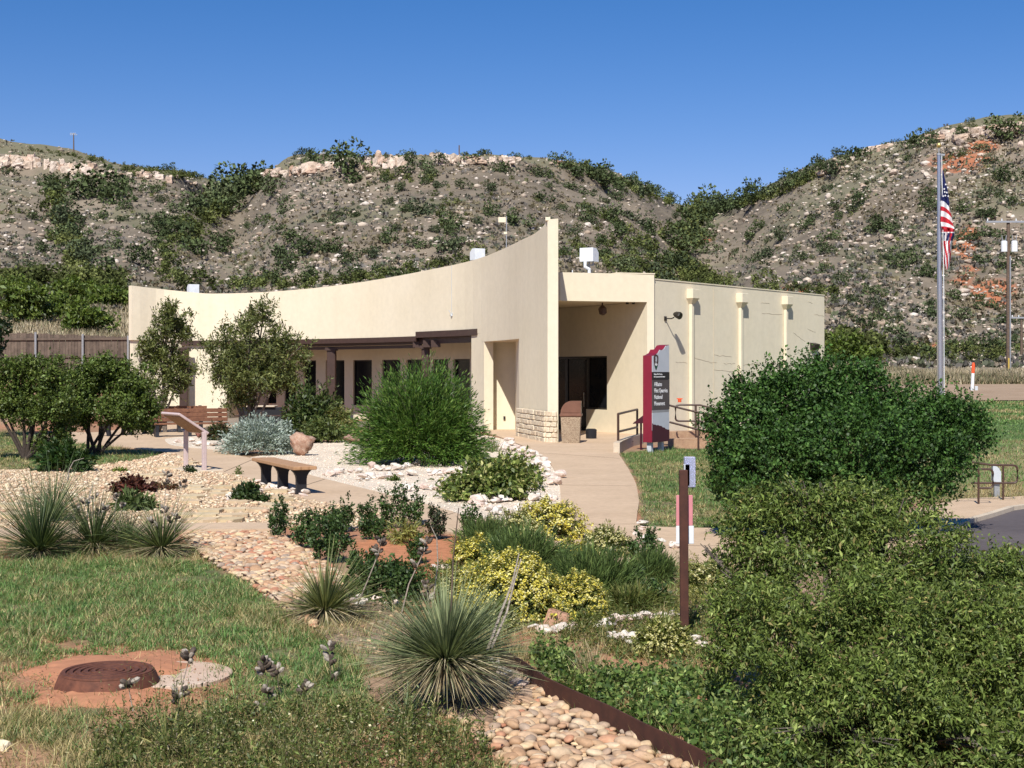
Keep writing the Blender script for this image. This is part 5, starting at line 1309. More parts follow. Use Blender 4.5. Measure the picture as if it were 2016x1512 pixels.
def dome_plant(name, label, cat, X, Y, rx, h, ns, per, L, Wd, cols, m, w=None, t0=.25, up=1.0, jit=.02, spread=.8, group=None, ry=None, bow=.25, fmin=.05, stem=None, nstem=0, flower=None, lumpy=.15, z0=0, upright=.0, rag=.07, endr=.82):
    """many stems leaving one base and ending on an uneven dome, leaves along them"""
    root = thing(name, (X, Y, z0), label, cat, group); ry = ry or rx*.85
    a = rng.uniform(0, 2*np.pi, ns); f = rng.uniform(fmin, 1, ns); el = np.arcsin(f)
    lump = 1 + lumpy*np.sin(a*3 + rng.uniform(0, 6)) * np.cos(el) + lumpy*.7*np.sin(a*7 + el*5 + rng.uniform(0, 6)) + rng.normal(0, rag, ns)
    e = np.stack([rx*np.cos(a)*np.cos(el)*lump, ry*np.sin(a)*np.cos(el)*lump, h*f*lump], 1)*rng.uniform(endr, 1.04, ns)[:, None]
    o = np.stack([e[:, 0], e[:, 1], np.zeros(ns)], 1)*(.12 + upright) + rng.normal(0, rx*.05, (ns, 3))*[1, 1, 0]
    c = (o + e)/2 + np.array([0, 0, 1.])*(h*bow)
    t = rng.uniform(t0, 1, (ns, per))[..., None]
    p = (1-t)**2*o[:, None] + 2*t*(1-t)*c[:, None] + t*t*e[:, None]; tg = unit(2*(1-t)*(c-o)[:, None] + 2*t*(e-c)[:, None])
    n = ns*per; p = p.reshape(-1, 3) + rng.normal(0, jit, (n, 3)); tg = tg.reshape(-1, 3)
    p[:, 2] = np.maximum(p[:, 2], .01)
    d = tg*up + rng.normal(size=(n, 3))*spread
    tone = np.repeat(1 + rng.normal(0, .15, ns), per).clip(.6, 1.5)[:, None]
    Ls = L*(1 + rng.normal(0, .3, n)).clip(.4, 1.8)
    base = np.array([X, Y, z0])
    nr = unit(p/np.array([rx, ry, h]))*.8 + np.array([0, 0, .4]) + rng.normal(0, .6, (n, 3))
    V, Fq, Cc = leafgeo(p + base, d, Ls, Ls*(Wd/L), palette(n, cols, w)*tone, nrm=nr)
    mk('foliage', V, Fq, m, root, Cc)
    if nstem:
        mb = MB()
        for i in range(min(nstem, ns)):
            pts = [Vector(base + (1-q)**2*o[i] + 2*q*(1-q)*c[i] + q*q*e[i]) for q in np.linspace(0, .95, 5)]
            mb.tube(pts, [stem[1]*(1-.7*q) for q in np.linspace(0, 1, 5)], 3, False)
        mb.build('stems', stem[0], root)
    if flower:
        nf, fs, fcols, fm = flower
        k = rng.integers(0, ns, nf); q = rng.uniform(.93, 1.03, nf)[:, None]
        # flower heads sit on the outer shell of the dome
        pos = e[k]*q + rng.normal(0, rx*.035, (nf, 3)); pos[:, 2] = np.maximum(pos[:, 2], h*.08)
        nrm = unit(pos/np.array([rx, ry, h]) + np.array([0, 0, .5]))
        side = unit(np.cross(nrm, rng.normal(size=(nf, 3)))); s_ = fs*rng.uniform(.6, 1.4, nf)
        c0 = pos + base - side*s_[:, None]*.5
        V, Fq, Cc = leafgeo(c0, side, s_, s_*.9, palette(nf, fcols, var=.15), nrm=nrm + rng.normal(0, .5, (nf, 3)), fold=.1)
        mk('flowers', V, Fq, fm, root, Cc)
    return root

# ------------------------------------------------------------------ yuccas
m_pod = M('dry_seed_pod', (.13, .095, .07), (.045, .036, .03), 30, rough=.8, bs=.3, bd=.003)
m_podl = M('pale_pod', (.42, .37, .31), (.22, .18, .14), 50, rough=.8)
m_stalk = M('dry_stalk', (.36, .30, .24), (.24, .19, .15), 30, rough=.8)
def stalk(root, pts, r, pods, seed=0, mat=None):
    b = MB(); pts = [Vector(p) for p in pts]; b.tube(pts, [r*(1-.6*i/(len(pts)-1)) for i in range(len(pts))], 5); b.build('stalk', mat or m_stalk, root, True)
    r0 = random.Random(seed)
    for (t, k) in pods:
        seg = t*(len(pts)-1); i = min(int(seg), len(pts)-2); p = pts[i].lerp(pts[i+1], seg-i)
        pb = MB(); pl_ = MB()
        for j in range(k):
            a = r0.uniform(0, 6.28); d = Vector((math.cos(a)*.7, math.sin(a)*.7, r0.uniform(.2, 1))).normalized(); L_ = r0.uniform(.045, .07)
            q = p + d*.012 + Vector((0, 0, r0.uniform(-.03, .03)))
            (pl_ if j % 3 == 0 else pb).tube([q, q + d*L_*.35, q + d*L_*.8, q + d*L_], [.004, .016, .014, .002], 6)
        if pb.v: pb.build('seed_pods', m_pod, root, True)
        if pl_.v: pl_.build('seed_pod', m_podl, root, True)
def yucca(label, px_, py_, wpx, n, nd, cols=None, flat=1.0, squash=1.0, seed=1, dl=.85, lmul=1.0, base_z=0.0, lean=(0, 0)):
    X, Y = G(px_, py_); root = thing('yucca', (X, Y, 0), label, 'yucca', 'spiky yuccas'); R = wpx*Y/F*.5*lmul
    cols = cols or [(.12,.155,.095), (.16,.195,.12), (.085,.115,.065), (.22,.25,.16)]
    a = rng.uniform(0, 2*np.pi, n); el = np.arcsin(rng.uniform(.02, 1, n)**.8)
    d = np.stack([np.cos(a)*np.cos(el) + lean[0] + .10*math.sin(px_), np.sin(a)*np.cos(el) + lean[1], np.sin(el)*flat], 1) + rng.normal(0, .06, (n, 3)); d = unit(d)
    L = R*rng.uniform(.6, 1.12, n)*(1 + .16*np.sin(a + seed*2.1 + px_) + .08*np.sin(3*a + px_))*np.sqrt(np.cos(el)**2 + (squash*np.sin(el))**2)
    base = np.array([X, Y, .06 + base_z]) + d*rng.uniform(0, .05, n)[:, None]
    V, Fq, Cc = blades(base, L, .0105, 0, palette(n, cols, var=.2), 3, np.abs(rng.normal(.05, .16, n)), d)
    Cc = Cc * np.tile(np.repeat([.9, 1.0, 1.05, 1.3], 2), n)[:, None] * np.array([1.04, 1.02, .74])
    tag(mk('leaves', V, Fq, m_cool, root, Cc), kind='stuff')
    if nd:
        a = rng.uniform(0, 2*np.pi, nd); el = rng.uniform(-.35, .35, nd); d = unit(np.stack([np.cos(a)*np.cos(el), np.sin(a)*np.cos(el), np.sin(el)], 1))
        V, Fq, Cc = blades(np.array([X, Y, .10 + base_z]) + d*.02, R*dl*rng.uniform(.5, 1, nd), .010, 0, palette(nd, [(.42,.34,.20), (.34,.27,.16), (.50,.43,.28), (.24,.22,.12)], var=.2), 4, .35, d)
        V[:, 2] = np.maximum(V[:, 2], .012)
        tag(mk('dead_leaves', V, Fq, m_dry, root, Cc), kind='stuff')
    return root
y1 = yucca('broad yucca with tan drooping dead leaves, centre of the foreground', 878, 1392, 372, 1700, 1000, [(.15,.185,.125), (.20,.235,.16), (.10,.13,.08), (.27,.30,.21)], flat=1.0, squash=.84, dl=.82, base_z=.20)
def sp(px_, py_, Y): return P(px_, py_, Y)
Yk = G(893, 1392)[1]
stalk(y1, [sp(885, 1300, Yk), sp(888, 1200, Yk), sp(892, 1100, Yk), sp(903, 1000, Yk-.02)], .008, [(.12, 5)], 3, m_pole)
stalk(y1, [sp(960, 1280, Yk-.1), sp(985, 1210, Yk-.1), sp(1008, 1150, Yk-.1), sp(1022, 1090, Yk-.1)], .011, [], 4, m_podl)
stalk(y1, [sp(968, 1275, Yk-.15), sp(998, 1205, Yk-.15), sp(1014, 1140, Yk-.15), sp(1026, 1100, Yk-.15)], .009, [], 5, m_podl)
y2 = yucca('olive yucca with straw-coloured skirt left of the yellow flowers', 640, 1222, 250, 560, 420, [(.15,.175,.085), (.20,.215,.11), (.10,.125,.06), (.28,.28,.16)], squash=1.05, dl=.9)
Yk = G(640, 1218)[1]
stalk(y2, [sp(700, 1200, Yk), sp(725, 1140, Yk), sp(745, 1090, Yk), sp(752, 1060, Yk)], .008, [(.85, 12), (.7, 6)], 6)
stalk(y2, [sp(790, 1210, Yk), sp(805, 1150, Yk), sp(828, 1100, Yk), sp(842, 1068, Yk)], .008, [(.8, 10), (.95, 6), (.55, 5)], 7)
stalk(y2, [sp(852, 1190, Yk+.3), sp(862, 1110, Yk+.3), sp(860, 1060, Yk+.3), sp(848, 1035, Yk+.3)], .008, [], 8, m_podl)
stalk(y2, [sp(845, 1230, Yk), sp(843, 1180, Yk), sp(840, 1150, Yk)], .007, [(.9, 6), (.5, 6)], 9)
y3 = yucca('large dark yucca at the far left, the tallest of the left group', 78, 1098, 270, 700, 160, [(.062,.095,.047), (.09,.125,.06), (.04,.064,.033), (.15,.18,.09)], squash=1.3, dl=.7)
y4 = yucca('yucca with pale seed stalks in the middle of the left group', 185, 1088, 250, 560, 240, [(.08,.115,.06), (.11,.145,.072), (.05,.075,.04), (.17,.20,.11)], squash=1.2, dl=.9)
yucca('short yucca squeezed between the other left-hand yuccas', 252, 1082, 190, 320, 160, [(.10,.14,.075), (.14,.175,.09)], squash=1.0, dl=.9)
y5 = yucca('rightmost yucca of the left group, beside the concrete strip', 318, 1095, 215, 460, 260, [(.08,.115,.052), (.12,.15,.07), (.055,.078,.038), (.18,.205,.10)], squash=1.15, dl=.9)
y3b = yucca('yucca behind the left group against the pebbles', 105, 1030, 190, 360, 0, [(.085,.13,.075), (.11,.15,.085)], squash=1.5)
Yk = G(178, 1085)[1]
stalk(y4, [sp(170, 1030, Yk), sp(176, 975, Yk), sp(184, 950, Yk)], .010, [], 10, m_podl)
stalk(y4, [sp(133, 945, Yk), sp(136, 925, Yk), sp(145, 908, Yk), sp(165, 902, Yk)], .008, [], 12, m_podl)
for i, (a_, b_) in enumerate(((165, 1000), (185, 985), (205, 1010), (190, 1015), (228, 988), (238, 1005), (146, 1012))):
    stalk(y4, [sp(a_ - 8, b_+60, Yk-.1), sp(a_, b_+5, Yk-.1), sp(a_ + 3, b_-8, Yk-.1)], .005, [(.9, 6)], 20+i)
Yk = G(318, 1092)[1]
stalk(y5, [sp(322, 1050, Yk), sp(324, 990, Yk), sp(328, 935, Yk)], .006, [(.97, 6), (.85, 6), (.35, 5)], 31)
stalk(y5, [sp(345, 1040, Yk), sp(350, 990, Yk), sp(360, 952, Yk)], .005, [(.95, 8)], 32)
for i, (a_, b_) in enumerate(((335, 1030), (345, 1025), (310, 1042), (297, 1035))): stalk(y5, [sp(a_-3, b_+50, Yk-.1), sp(a_, b_+5, Yk-.1), sp(a_+2, b_-5, Yk-.1)], .005, [(.9, 6)], 33+i)
y6 = yucca('small sparse straw-pale yucca at bottom left below the manhole', 330, 1500, 120, 60, 60, [(.34,.33,.18), (.22,.25,.12)], squash=2.0, dl=.6)
Yk = G(345, 1470)[1]
stalk(y6, [sp(342, 1512, Yk), sp(350, 1420, Yk), sp(352, 1370, Yk), sp(372, 1300, Yk)], .006, [(1.0, 10), (.62, 8)], 41)
stalk(y6, [sp(262, 1400, Yk), sp(256, 1370, Yk), sp(252, 1345, Yk)], .004, [(.95, 6)], 42)
y7 = yucca('low blue-green yucca tuft in front of the broad yucca', 800, 1440, 110, 90, 30, [(.16,.21,.14), (.10,.14,.09)], squash=1.4, lean=(.15, 0))
def seedstalk(pts_px, Y, pods, label, seed):
    o = thing('seed_stalk', (P(*pts_px[0], Y).x, Y, 0), label, 'dry stalk', 'dry yucca seed stalks in the foreground grass')
    stalk(o, [P(a_, b_, Y) for a_, b_ in pts_px], .005, pods, seed, m_pole)
seedstalk([(655,1420),(652,1350),(650,1310),(648,1280)], 9.6, [(1, 5), (.7, 6), (.35, 7)], 'dry stalk with open pale pods left of the broad yucca', 51)
seedstalk([(530,1480),(528,1400),(526,1340),(518,1310)], 9.0, [(1, 8), (.85, 8), (.5, 8)], 'dark clustered seed stalk right of the concrete pad', 52)
seedstalk([(512,1500),(512,1440),(514,1395)], 8.8, [(.95, 8), (.6, 6)], 'short dark seed stalk below the clustered one', 53)
seedstalk([(882,1500),(880,1450),(878,1405)], 8.9, [(.95, 9), (.6, 6)], 'dark seed stalk in front of the broad yucca', 54)
seedstalk([(600,1500),(598,1410),(600,1350)], 8.9, [(.9, 8)], 'thin stalk with a grey seed head amid the weeds', 55)
seedstalk([(560,1380),(548,1350),(545,1325)], 9.3, [(.95, 5)], 'short stalk with one tan pod cluster by the grass', 56)
for i, pts_ in enumerate(([(640,1512),(600,1470),(605,1455),(680,1530)], [(10,1120),(8,1128),(20,1130),(30,1131)])): pass
b = MB(); b.tube([P(665, 1540, 7.6), P(650, 1500, 7.7), P(628, 1475, 7.8), P(605, 1452, 7.9)], [.008, .007, .006, .004], 6); tag(b.build('dead_twig', m_podl), 'pale curved dead twig at the bottom among the weeds', 'twig')

# ------------------------------------------------------------------ shrubs and trees near the building
GREEN = [(.045,.085,.025), (.06,.11,.03), (.03,.06,.018), (.08,.13,.04)]
big = crown_tree('shrub', 'huge rounded dark green shrub between the sign and the parking lot', 'shrub', 17.9, 1660,
  [(1475,845,92,100,-.1),(1580,795,105,88),(1690,775,100,68,.1),(1785,825,105,82,.1),(1865,850,92,72,.2),(1530,905,125,105,-.5),(1665,880,155,115,-.6),(1810,905,115,100,-.3),(1440,870,52,66,-.2),(1430,920,36,46,-.2),(1490,975,84,66,-.3),(1640,990,165,66,-.5),(1530,745,52,36),(1620,728,62,34),(1700,722,45,26),(1860,790,48,24),(1910,830,40,40,.2),(1450,755,26,24),(1480,790,50,40),(1395,830,22,24,-.2)],
  13000, 9, .20, .042, .027, [(.040,.095,.028), (.055,.12,.034), (.026,.062,.02), (.080,.150,.050)], m_gloss, .05, 7, w=[.35,.3,.2,.15], depth=.9, up=.5, spread=.9, clump=(22, .24), fill=.62)
fr = crown_tree('shrub', 'tall loose olive-green shrub with narrow leaves filling the bottom right corner', 'shrub', 8.9, 1640,
  [(1530,1065,110,90),(1630,1030,110,80),(1740,1090,150,105,-.1),(1890,1170,150,105,.1),(1480,1190,85,85,-.3),(1610,1210,150,120,-.8),(1780,1240,165,120,-1.1),(1950,1270,150,130,-1.0),(1570,1330,120,90,-1.2),(1740,1360,150,90,-1.5),(1900,1390,160,90,-1.4),(2080,1300,120,160,-.5),(1470,1110,66,55),(1530,995,62,48),(1640,970,58,40),(1740,1000,70,42),(1560,960,30,22),(2040,1180,70,60),(1410,1185,40,44),(2150,1450,150,150),(1950,1120,70,50,.1),(2010,1110,50,34,.1),(1430,1290,36,50,-.3),(1540,1460,70,50,-1.7),(1960,1490,110,50,-1.9),(2080,1480,100,80,-1.8),(1720,1490,90,40,-1.9),(1390,1080,18,14),(1460,1010,26,18),(1820,1020,40,20)],
  23000, 8, .14, .033, .0100, [(.10,.145,.042), (.14,.195,.062), (.065,.10,.030), (.22,.27,.11), (.22,.19,.10)], m_gloss, .03, 6, bark=m_tipebark, w=[.35,.28,.2,.12,.05], depth=.8, up=.25, droop=.45, spread=.65, hollow=.35, bpx=[1560, 1600, 1640, 1680, 1760, 1900], fold=.2, clump=(34, .15), fill=.24)
b = MB()
for pts in ([(1565,1440),(1590,1405),(1625,1370),(1650,1350)], [(1560,1500),(1568,1440)]):
    b.tube([P(x, y, 8.15) for x, y in pts], [.016 - .003*i for i in range(len(pts))], 7)
b.build('branch', m_tipebark, fr, True)
OL = [(.10,.125,.05), (.13,.155,.068), (.065,.085,.034), (.19,.21,.11)]
crown_tree('olive_tree', 'leafy olive-green tree in front of the porch, right of the other two trees', 'tree', 46, 490,
  [(500,680,92,62),(440,690,50,38,-.3),(560,690,55,48),(490,630,55,35),(520,615,32,22),(545,725,70,40,-.3),(440,735,52,34),(500,745,90,34),(470,780,40,22)],
  1700, 12, .45, .115, .038, OL, m_leaf, .055, 1, bark=m_tipebark, up=.9, spread=.6, bpx=[490], hollow=.25, clump=(18, .36))
crown_tree('olive_tree', 'slim olive-green tree standing before the left end of the curved wall', 'tree', 48, 318,
  [(330,625,48,28),(310,660,38,34),(350,650,30,34),(300,700,26,30),(340,710,40,44),(290,745,28,22),(350,755,26,26),(318,790,14,20),(275,690,18,24)],
  1000, 12, .45, .115, .038, OL, m_leaf, .06, 2, bark=m_tipebark, up=.9, spread=.6, bpx=[312, 326], hollow=.25, clump=(18, .34))
SG = [(.075,.12,.03), (.10,.15,.045), (.05,.08,.022), (.13,.17,.06)]
crown_tree('small_tree', 'low multi-stemmed green tree at the far left of the lawn', 'tree', 33.5, 50,
  [(40,720,52,30),(95,740,48,42),(30,770,50,46),(110,790,44,40,-.3),(70,810,60,30),(8,800,36,30),(120,845,26,26),(85,870,30,18),(-40,760,50,60)],
  3100, 12, .28, .062, .034, SG, m_leaf, .045, 2, up=.4, bpx=[48, 52], hollow=.3, clump=(20, .26), fill=.5)
crown_tree('small_tree', 'low spreading green tree right of the leftmost one, branching from the ground', 'tree', 35.5, 195,
  [(190,730,60,34),(250,750,52,46),(160,770,60,46),(285,790,34,46),(230,800,66,40,-.3),(150,820,40,22),(270,830,34,22),(215,720,40,26)],
  3300, 12, .28, .065, .036, SG, m_leaf, .045, 3, up=.4, bpx=[172, 188, 190, 196], hollow=.3, clump=(20, .26), fill=.5)
crown_tree('dark_tree', 'very dark tree poking in at the left edge above the fence', 'tree', 44, -25,
  [(-22,640,46,40),(-35,690,50,30),(-60,620,60,60)], 800, 8, .3, .12, .07, [(.012,.028,.012), (.02,.04,.016)], m_gloss, .08, 1, hollow=.2, clump=(16, .35))
X, Y = G(100, 935)
dome_plant('leafy_plant', 'dark green bushy plant on the shaded gravel under the left trees', 'plant', *G(130, 930), .62, .55, 70, 30, .12, .05, [(.02,.05,.015), (.035,.07,.02)], m_leaf, spread=.5)
dome_plant('leafy_plant', 'dark green plant in the grass just left of the low grey bench', 'plant', *G(120, 918), .45, .6, 50, 26, .12, .05, [(.03,.06,.02), (.045,.085,.03)], m_leaf, spread=.5)
# feathery broom bush
X, Y = G(828, 914)
dome_plant('broom_bush', 'tall feathery bright green bush in front of the porch', 'shrub', X, Y, 1.72, 2.36, 1900, 32, .10, .020,
  [(.055,.12,.026), (.075,.15,.034), (.035,.08,.018), (.12,.19,.055)], m_leaf, t0=.35, up=1.5, jit=.035, spread=.45, bow=.13, fmin=.0, stem=(m_tipebark, .008), nstem=60, lumpy=.045, rag=.035, endr=.7)
# silver sage
X, Y = G(512, 895)
dome_plant('silver_sage', 'rounded silver-grey sage bush behind the path', 'shrub', X, Y, 1.05, .96, 620, 24, .075, .024,
  [(.34,.40,.36), (.44,.49,.44), (.25,.31,.27), (.30,.34,.29)], m_cool, t0=.35, up=1.3, jit=.03, spread=.5, bow=.2, lumpy=.08)
dome_plant('porch_shrub', 'dark upright shrub in the shade between the sage and the feathery bush', 'shrub', *XY(618, 44), .95, 1.75, 330, 22, .13, .05, [(.03,.055,.02), (.05,.08,.03), (.09,.12,.05)], m_leaf, t0=.2, up=.8, spread=.7, upright=.4)
dome_plant('porch_shrub', 'low green shrub behind the silver sage on its right', 'shrub', *XY(640, 41.5), .85, .72, 240, 20, .09, .04, [(.07,.10,.04), (.11,.14,.06)], m_leaf, t0=.2, up=.8, spread=.7)
dome_plant('porch_shrub', 'pale flowering bush against the porch, left of the feathery bush', 'shrub', *XY(672, 43.5), .62, 1.0, 180, 20, .10, .045, [(.10,.13,.05), (.22,.22,.12)], m_leaf, t0=.2, up=.8, spread=.7)
dome_plant('porch_shrub', 'small dark shrub between the backed bench and the sage', 'shrub', *XY(432, 42.5), .5, .55, 120, 20, .09, .04, [(.04,.07,.03), (.07,.05,.035)], m_leaf, t0=.2, up=.8, spread=.7)
# ground-hugging shrub on the white bed
X, Y = G(958, 985)
LC = [(.10,.145,.045), (.15,.19,.065), (.06,.095,.03), (.36,.36,.20)]
dome_plant('sumac', 'wide leafy green shrub with pale tips on the white rocks', 'shrub', X, Y, .82, .62, 420, 22, .075, .042, LC, m_leaf, w=[.35,.3,.2,.15], t0=.3, up=.7, spread=.8, lumpy=.2)
X, Y = G(1000, 960)
dome_plant('sumac', 'leafy shrub with cream blossoms behind the wide one on white rocks', 'shrub', X, Y, .55, .62, 240, 20, .075, .042, LC, m_leaf, w=[.3,.25,.15,.3], t0=.3, up=.7, spread=.8, lumpy=.2)
dome_plant('sumac', 'small green tufted shrub at the foot of the feathery bush', 'shrub', *G(915, 905), .42, .45, 130, 20, .085, .045, LC, m_leaf, t0=.3, up=.7, spread=.8)
V_ = thing('grass_clump', (*G(968, 890), 0), 'thin grey-green grass clump right of the feathery bush', 'grass clump')
X, Y = G(968, 890); bb = np.array([X, Y, 0]) + rng.normal(0, .12, (160, 3))*[1, 1, 0]; mk('blades', *blades(bb, rng.uniform(.3, .55, 160), .012, .4, palette(160, [(.14,.18,.10), (.2,.22,.13)]), 3)[:2], m_leaf, V_, np.repeat(palette(160, [(.14,.18,.10), (.2,.22,.13)]), 8, 0))
dome_plant('low_plant', 'small dark tuft on the white rocks near the walkway', 'plant', *G(1048, 932), .16, .16, 50, 14, .06, .02, [(.05,.075,.035)], m_leaf)
dome_plant('low_plant', 'tiny green weed on the white gravel between the rock rows', 'plant', *G(775, 948), .11, .10, 25, 10, .05, .03, [(.07,.10,.03)], m_leaf)
# small plants in the tan bed
dome_plant('low_plant', 'dark green leafy plant in the gravel left of the flat bench', 'plant', *G(484, 990), .26, .30, 60, 16, .08, .045, [(.05,.085,.035), (.035,.06,.025)], m_leaf)
dome_plant('low_plant', 'small round dark plant in the gravel below the flat bench', 'plant', *G(515, 990), .14, .13, 40, 12, .05, .03, [(.035,.065,.025)], m_leaf)
dome_plant('red_plant', 'low purplish-red leafy plant on the tan gravel', 'plant', *G(257, 972), .36, .27, 90, 16, .08, .045, [(.085,.028,.03), (.12,.045,.04), (.05,.02,.02)], m_leaf)
dome_plant('red_plant', 'thin reddish-brown sprigs right of the purplish-red plant', 'plant', *G(318, 966), .40, .14, 50, 10, .06, .03, [(.12,.05,.04), (.09,.08,.04)], m_leaf)
dome_plant('low_plant', 'green spreading plant behind the left yuccas on gravel', 'plant', *G(262, 1006), .32, .26, 60, 14, .12, .03, [(.09,.13,.06), (.06,.09,.04)], m_leaf)
dome_plant('low_plant', 'flat green weed on the tan gravel near the grass', 'plant', *G(235, 930), .22, .08, 40, 10, .05, .03, [(.13,.17,.04)], m_leaf)
dome_plant('low_plant', 'dark little plant at the left post of the slanted panel', 'plant', *G(374, 932), .12, .14, 30, 10, .05, .03, [(.04,.06,.03)], m_leaf)
dome_plant('low_plant', 'tiny sprig growing at the path edge', 'plant', *G(469, 936), .09, .16, 20, 10, .04, .02, [(.10,.13,.05)], m_leaf)
# dark texas sage like uprights along the strip
def upright(label, px_, py_, wpx, hpx, k, dark=0):
    X, Y = G(px_, py_); s_ = Y/F
    c = [(.045,.085,.032), (.065,.115,.042), (.032,.06,.024)] if not dark else [(.03,.045,.03), (.05,.07,.04), (.06,.045,.05)]
    dome_plant('upright_shrub', label, 'shrub', X, Y, wpx*s_*.5, hpx*s_, max(8, k), 62, .034, .021, c, m_leaf, t0=.08, up=.5, jit=.016, spread=.8, bow=.32, upright=.5, group='small dark upright shrubs', lumpy=.2, fmin=.35)
for i, a_ in enumerate([
 ('upright dark green shrub at the right end of the concrete strip', 546, 1062, 55, 84, 22),
 ('bushy green shrub just right of the strip end', 600, 1078, 80, 80, 30),
 ('big leafy green shrub overhanging the river pebbles', 645, 1108, 90, 96, 44),
 ('green shrub rising behind the big leafy one', 655, 1062, 70, 76, 26),
 ('tall thin spire of green leaves left of the tallest cluster', 682, 1048, 40, 72, 12),
 ('green spire against the path, tall and narrow', 722, 1040, 44, 66, 14),
 ('tallest green cluster against the path', 780, 1040, 76, 92, 34),
 ('green shrub right of the tallest cluster', 818, 1035, 44, 70, 16),
 ('green shrub below the tallest cluster', 742, 1062, 70, 56, 22)]): upright(*a_)
upright('dark purplish upright plant beside the path end', 858, 1062, 48, 68, 18, 1)
upright('small grey-green upright plant left of the yellow mounds', 930, 1058, 60, 66, 20)
upright('low green shrub on the red soil, left', 712, 1130, 60, 60, 20); upright('low green shrub on the red soil, middle', 765, 1150, 60, 56, 20)
upright('small green shrub on the red soil, right', 818, 1110, 36, 56, 12)
upright('green shrub below the red soil, left of the yellow mound', 800, 1180, 100, 70, 34); upright('green shrub behind the olive yucca', 720, 1180, 80, 80, 26)
upright('leafy shrub in front of the walkway corner', 1270, 1105, 80, 66, 28); upright('dark broad-leaved plant by the walkway edge', 1245, 1172, 70, 60, 22)
upright('dark plant left of the brown post', 1290, 1200, 50, 60, 16)
dome_plant('low_plant', 'yellow-green bunchy plant between the upright shrubs', 'plant', *G(802, 1070), .26, .28, 70, 16, .06, .014, [(.22,.22,.08), (.16,.18,.07)], m_leaf)
# yellow flowering mounds
YG = [(.12,.15,.045), (.16,.18,.06), (.09,.115,.035)]; YF = [(.70,.60,.10), (.76,.68,.20), (.58,.50,.08), (.76,.70,.34)]; YP = [(.58,.53,.24), (.48,.45,.18), (.66,.62,.36)]
def mound(label, px_, py_, wpx, hpx, ns, nf, fc=YF):
    X, Y = G(px_, py_); s_ = Y/F
    dome_plant('flower_mound', label, 'flowering plant', X, Y, wpx*s_*.57, hpx*s_*1.08, ns, 22, .045, .009, YG, m_leaf, t0=.35, up=1.2, jit=.012, spread=.5, bow=.22, fmin=.0, group='yellow flowering mounds', flower=(int(nf*2.6), .019*max(.8, Y/13), fc, m_flower), lumpy=.09, rag=.04)
mound('bright yellow flowering mound beside the walkway, farthest back', 1080, 1062, 140, 72, 300, 3000)
mound('yellow-green flowering mound left of the farthest one', 1010, 1070, 110, 66, 200, 1000, YP)
mound('small round yellow mound left of the grassy plant', 940, 1122, 96, 60, 220, 2200)
mound('pale yellow mound near the bend of the walkway', 1195, 1098, 100, 60, 220, 1300, YP)
mound('thin yellow patch between the grassy plants', 1125, 1110, 70, 46, 120, 600)
mound('largest yellow flowering mound, right behind the broad yucca', 1010, 1215, 200, 118, 560, 6500)
mound('pale left side mound joined to the largest yellow one', 905, 1185, 90, 60, 200, 1500, YP)
mound('yellow mound right of the largest, above the sandstone slab', 1135, 1215, 120, 78, 300, 3000)
mound('sprawling yellow mound in front of the largest one', 975, 1240, 90, 50, 160, 1500, YP)
mound('small yellow mound at the foot of the brown post', 1308, 1290, 104, 66, 260, 2600, [(.66,.62,.26), (.74,.70,.38), (.58,.54,.20)])
mound('faint cream-yellow mound right of the brown post', 1395, 1170, 110, 60, 160, 900, YP)
mound('small yellow sprig right of the sandstone slab', 1155, 1235, 36, 22, 50, 300)
# wispy green
def wispy(label, px_, py_, wpx, hpx, n, cols, fl=False):
    X, Y = G(px_, py_); s_ = Y/F
    r_ = dome_plant('wispy_plant', label, 'plant', X, Y, wpx*s_*.5, hpx*s_, n, 26, .085, .0075, cols, m_leaf, t0=.15, up=2.0, jit=.02, spread=.32, bow=.25, group='fine-leaved green plants', upright=.55, fmin=.2)
WGc = [(.085,.135,.055), (.12,.17,.07), (.06,.095,.04)]
wispy('dense fine-leaved grey-green plant between the yellow mounds', 1030, 1135, 180, 92, 420, WGc)
wispy('fine-leaved green plant behind, touching the path end', 955, 1090, 120, 66, 200, WGc)
wispy('broad fine-leaved green plant in front of the walkway bend', 1170, 1185, 190, 100, 460, WGc)
wispy('fine-leaved plant left of the brown post', 1285, 1150, 90, 60, 160, WGc)
wispy('low green sprawling plant behind the white rock row', 1240, 1200, 170, 36, 220, [(.10,.14,.05), (.15,.16,.07)])
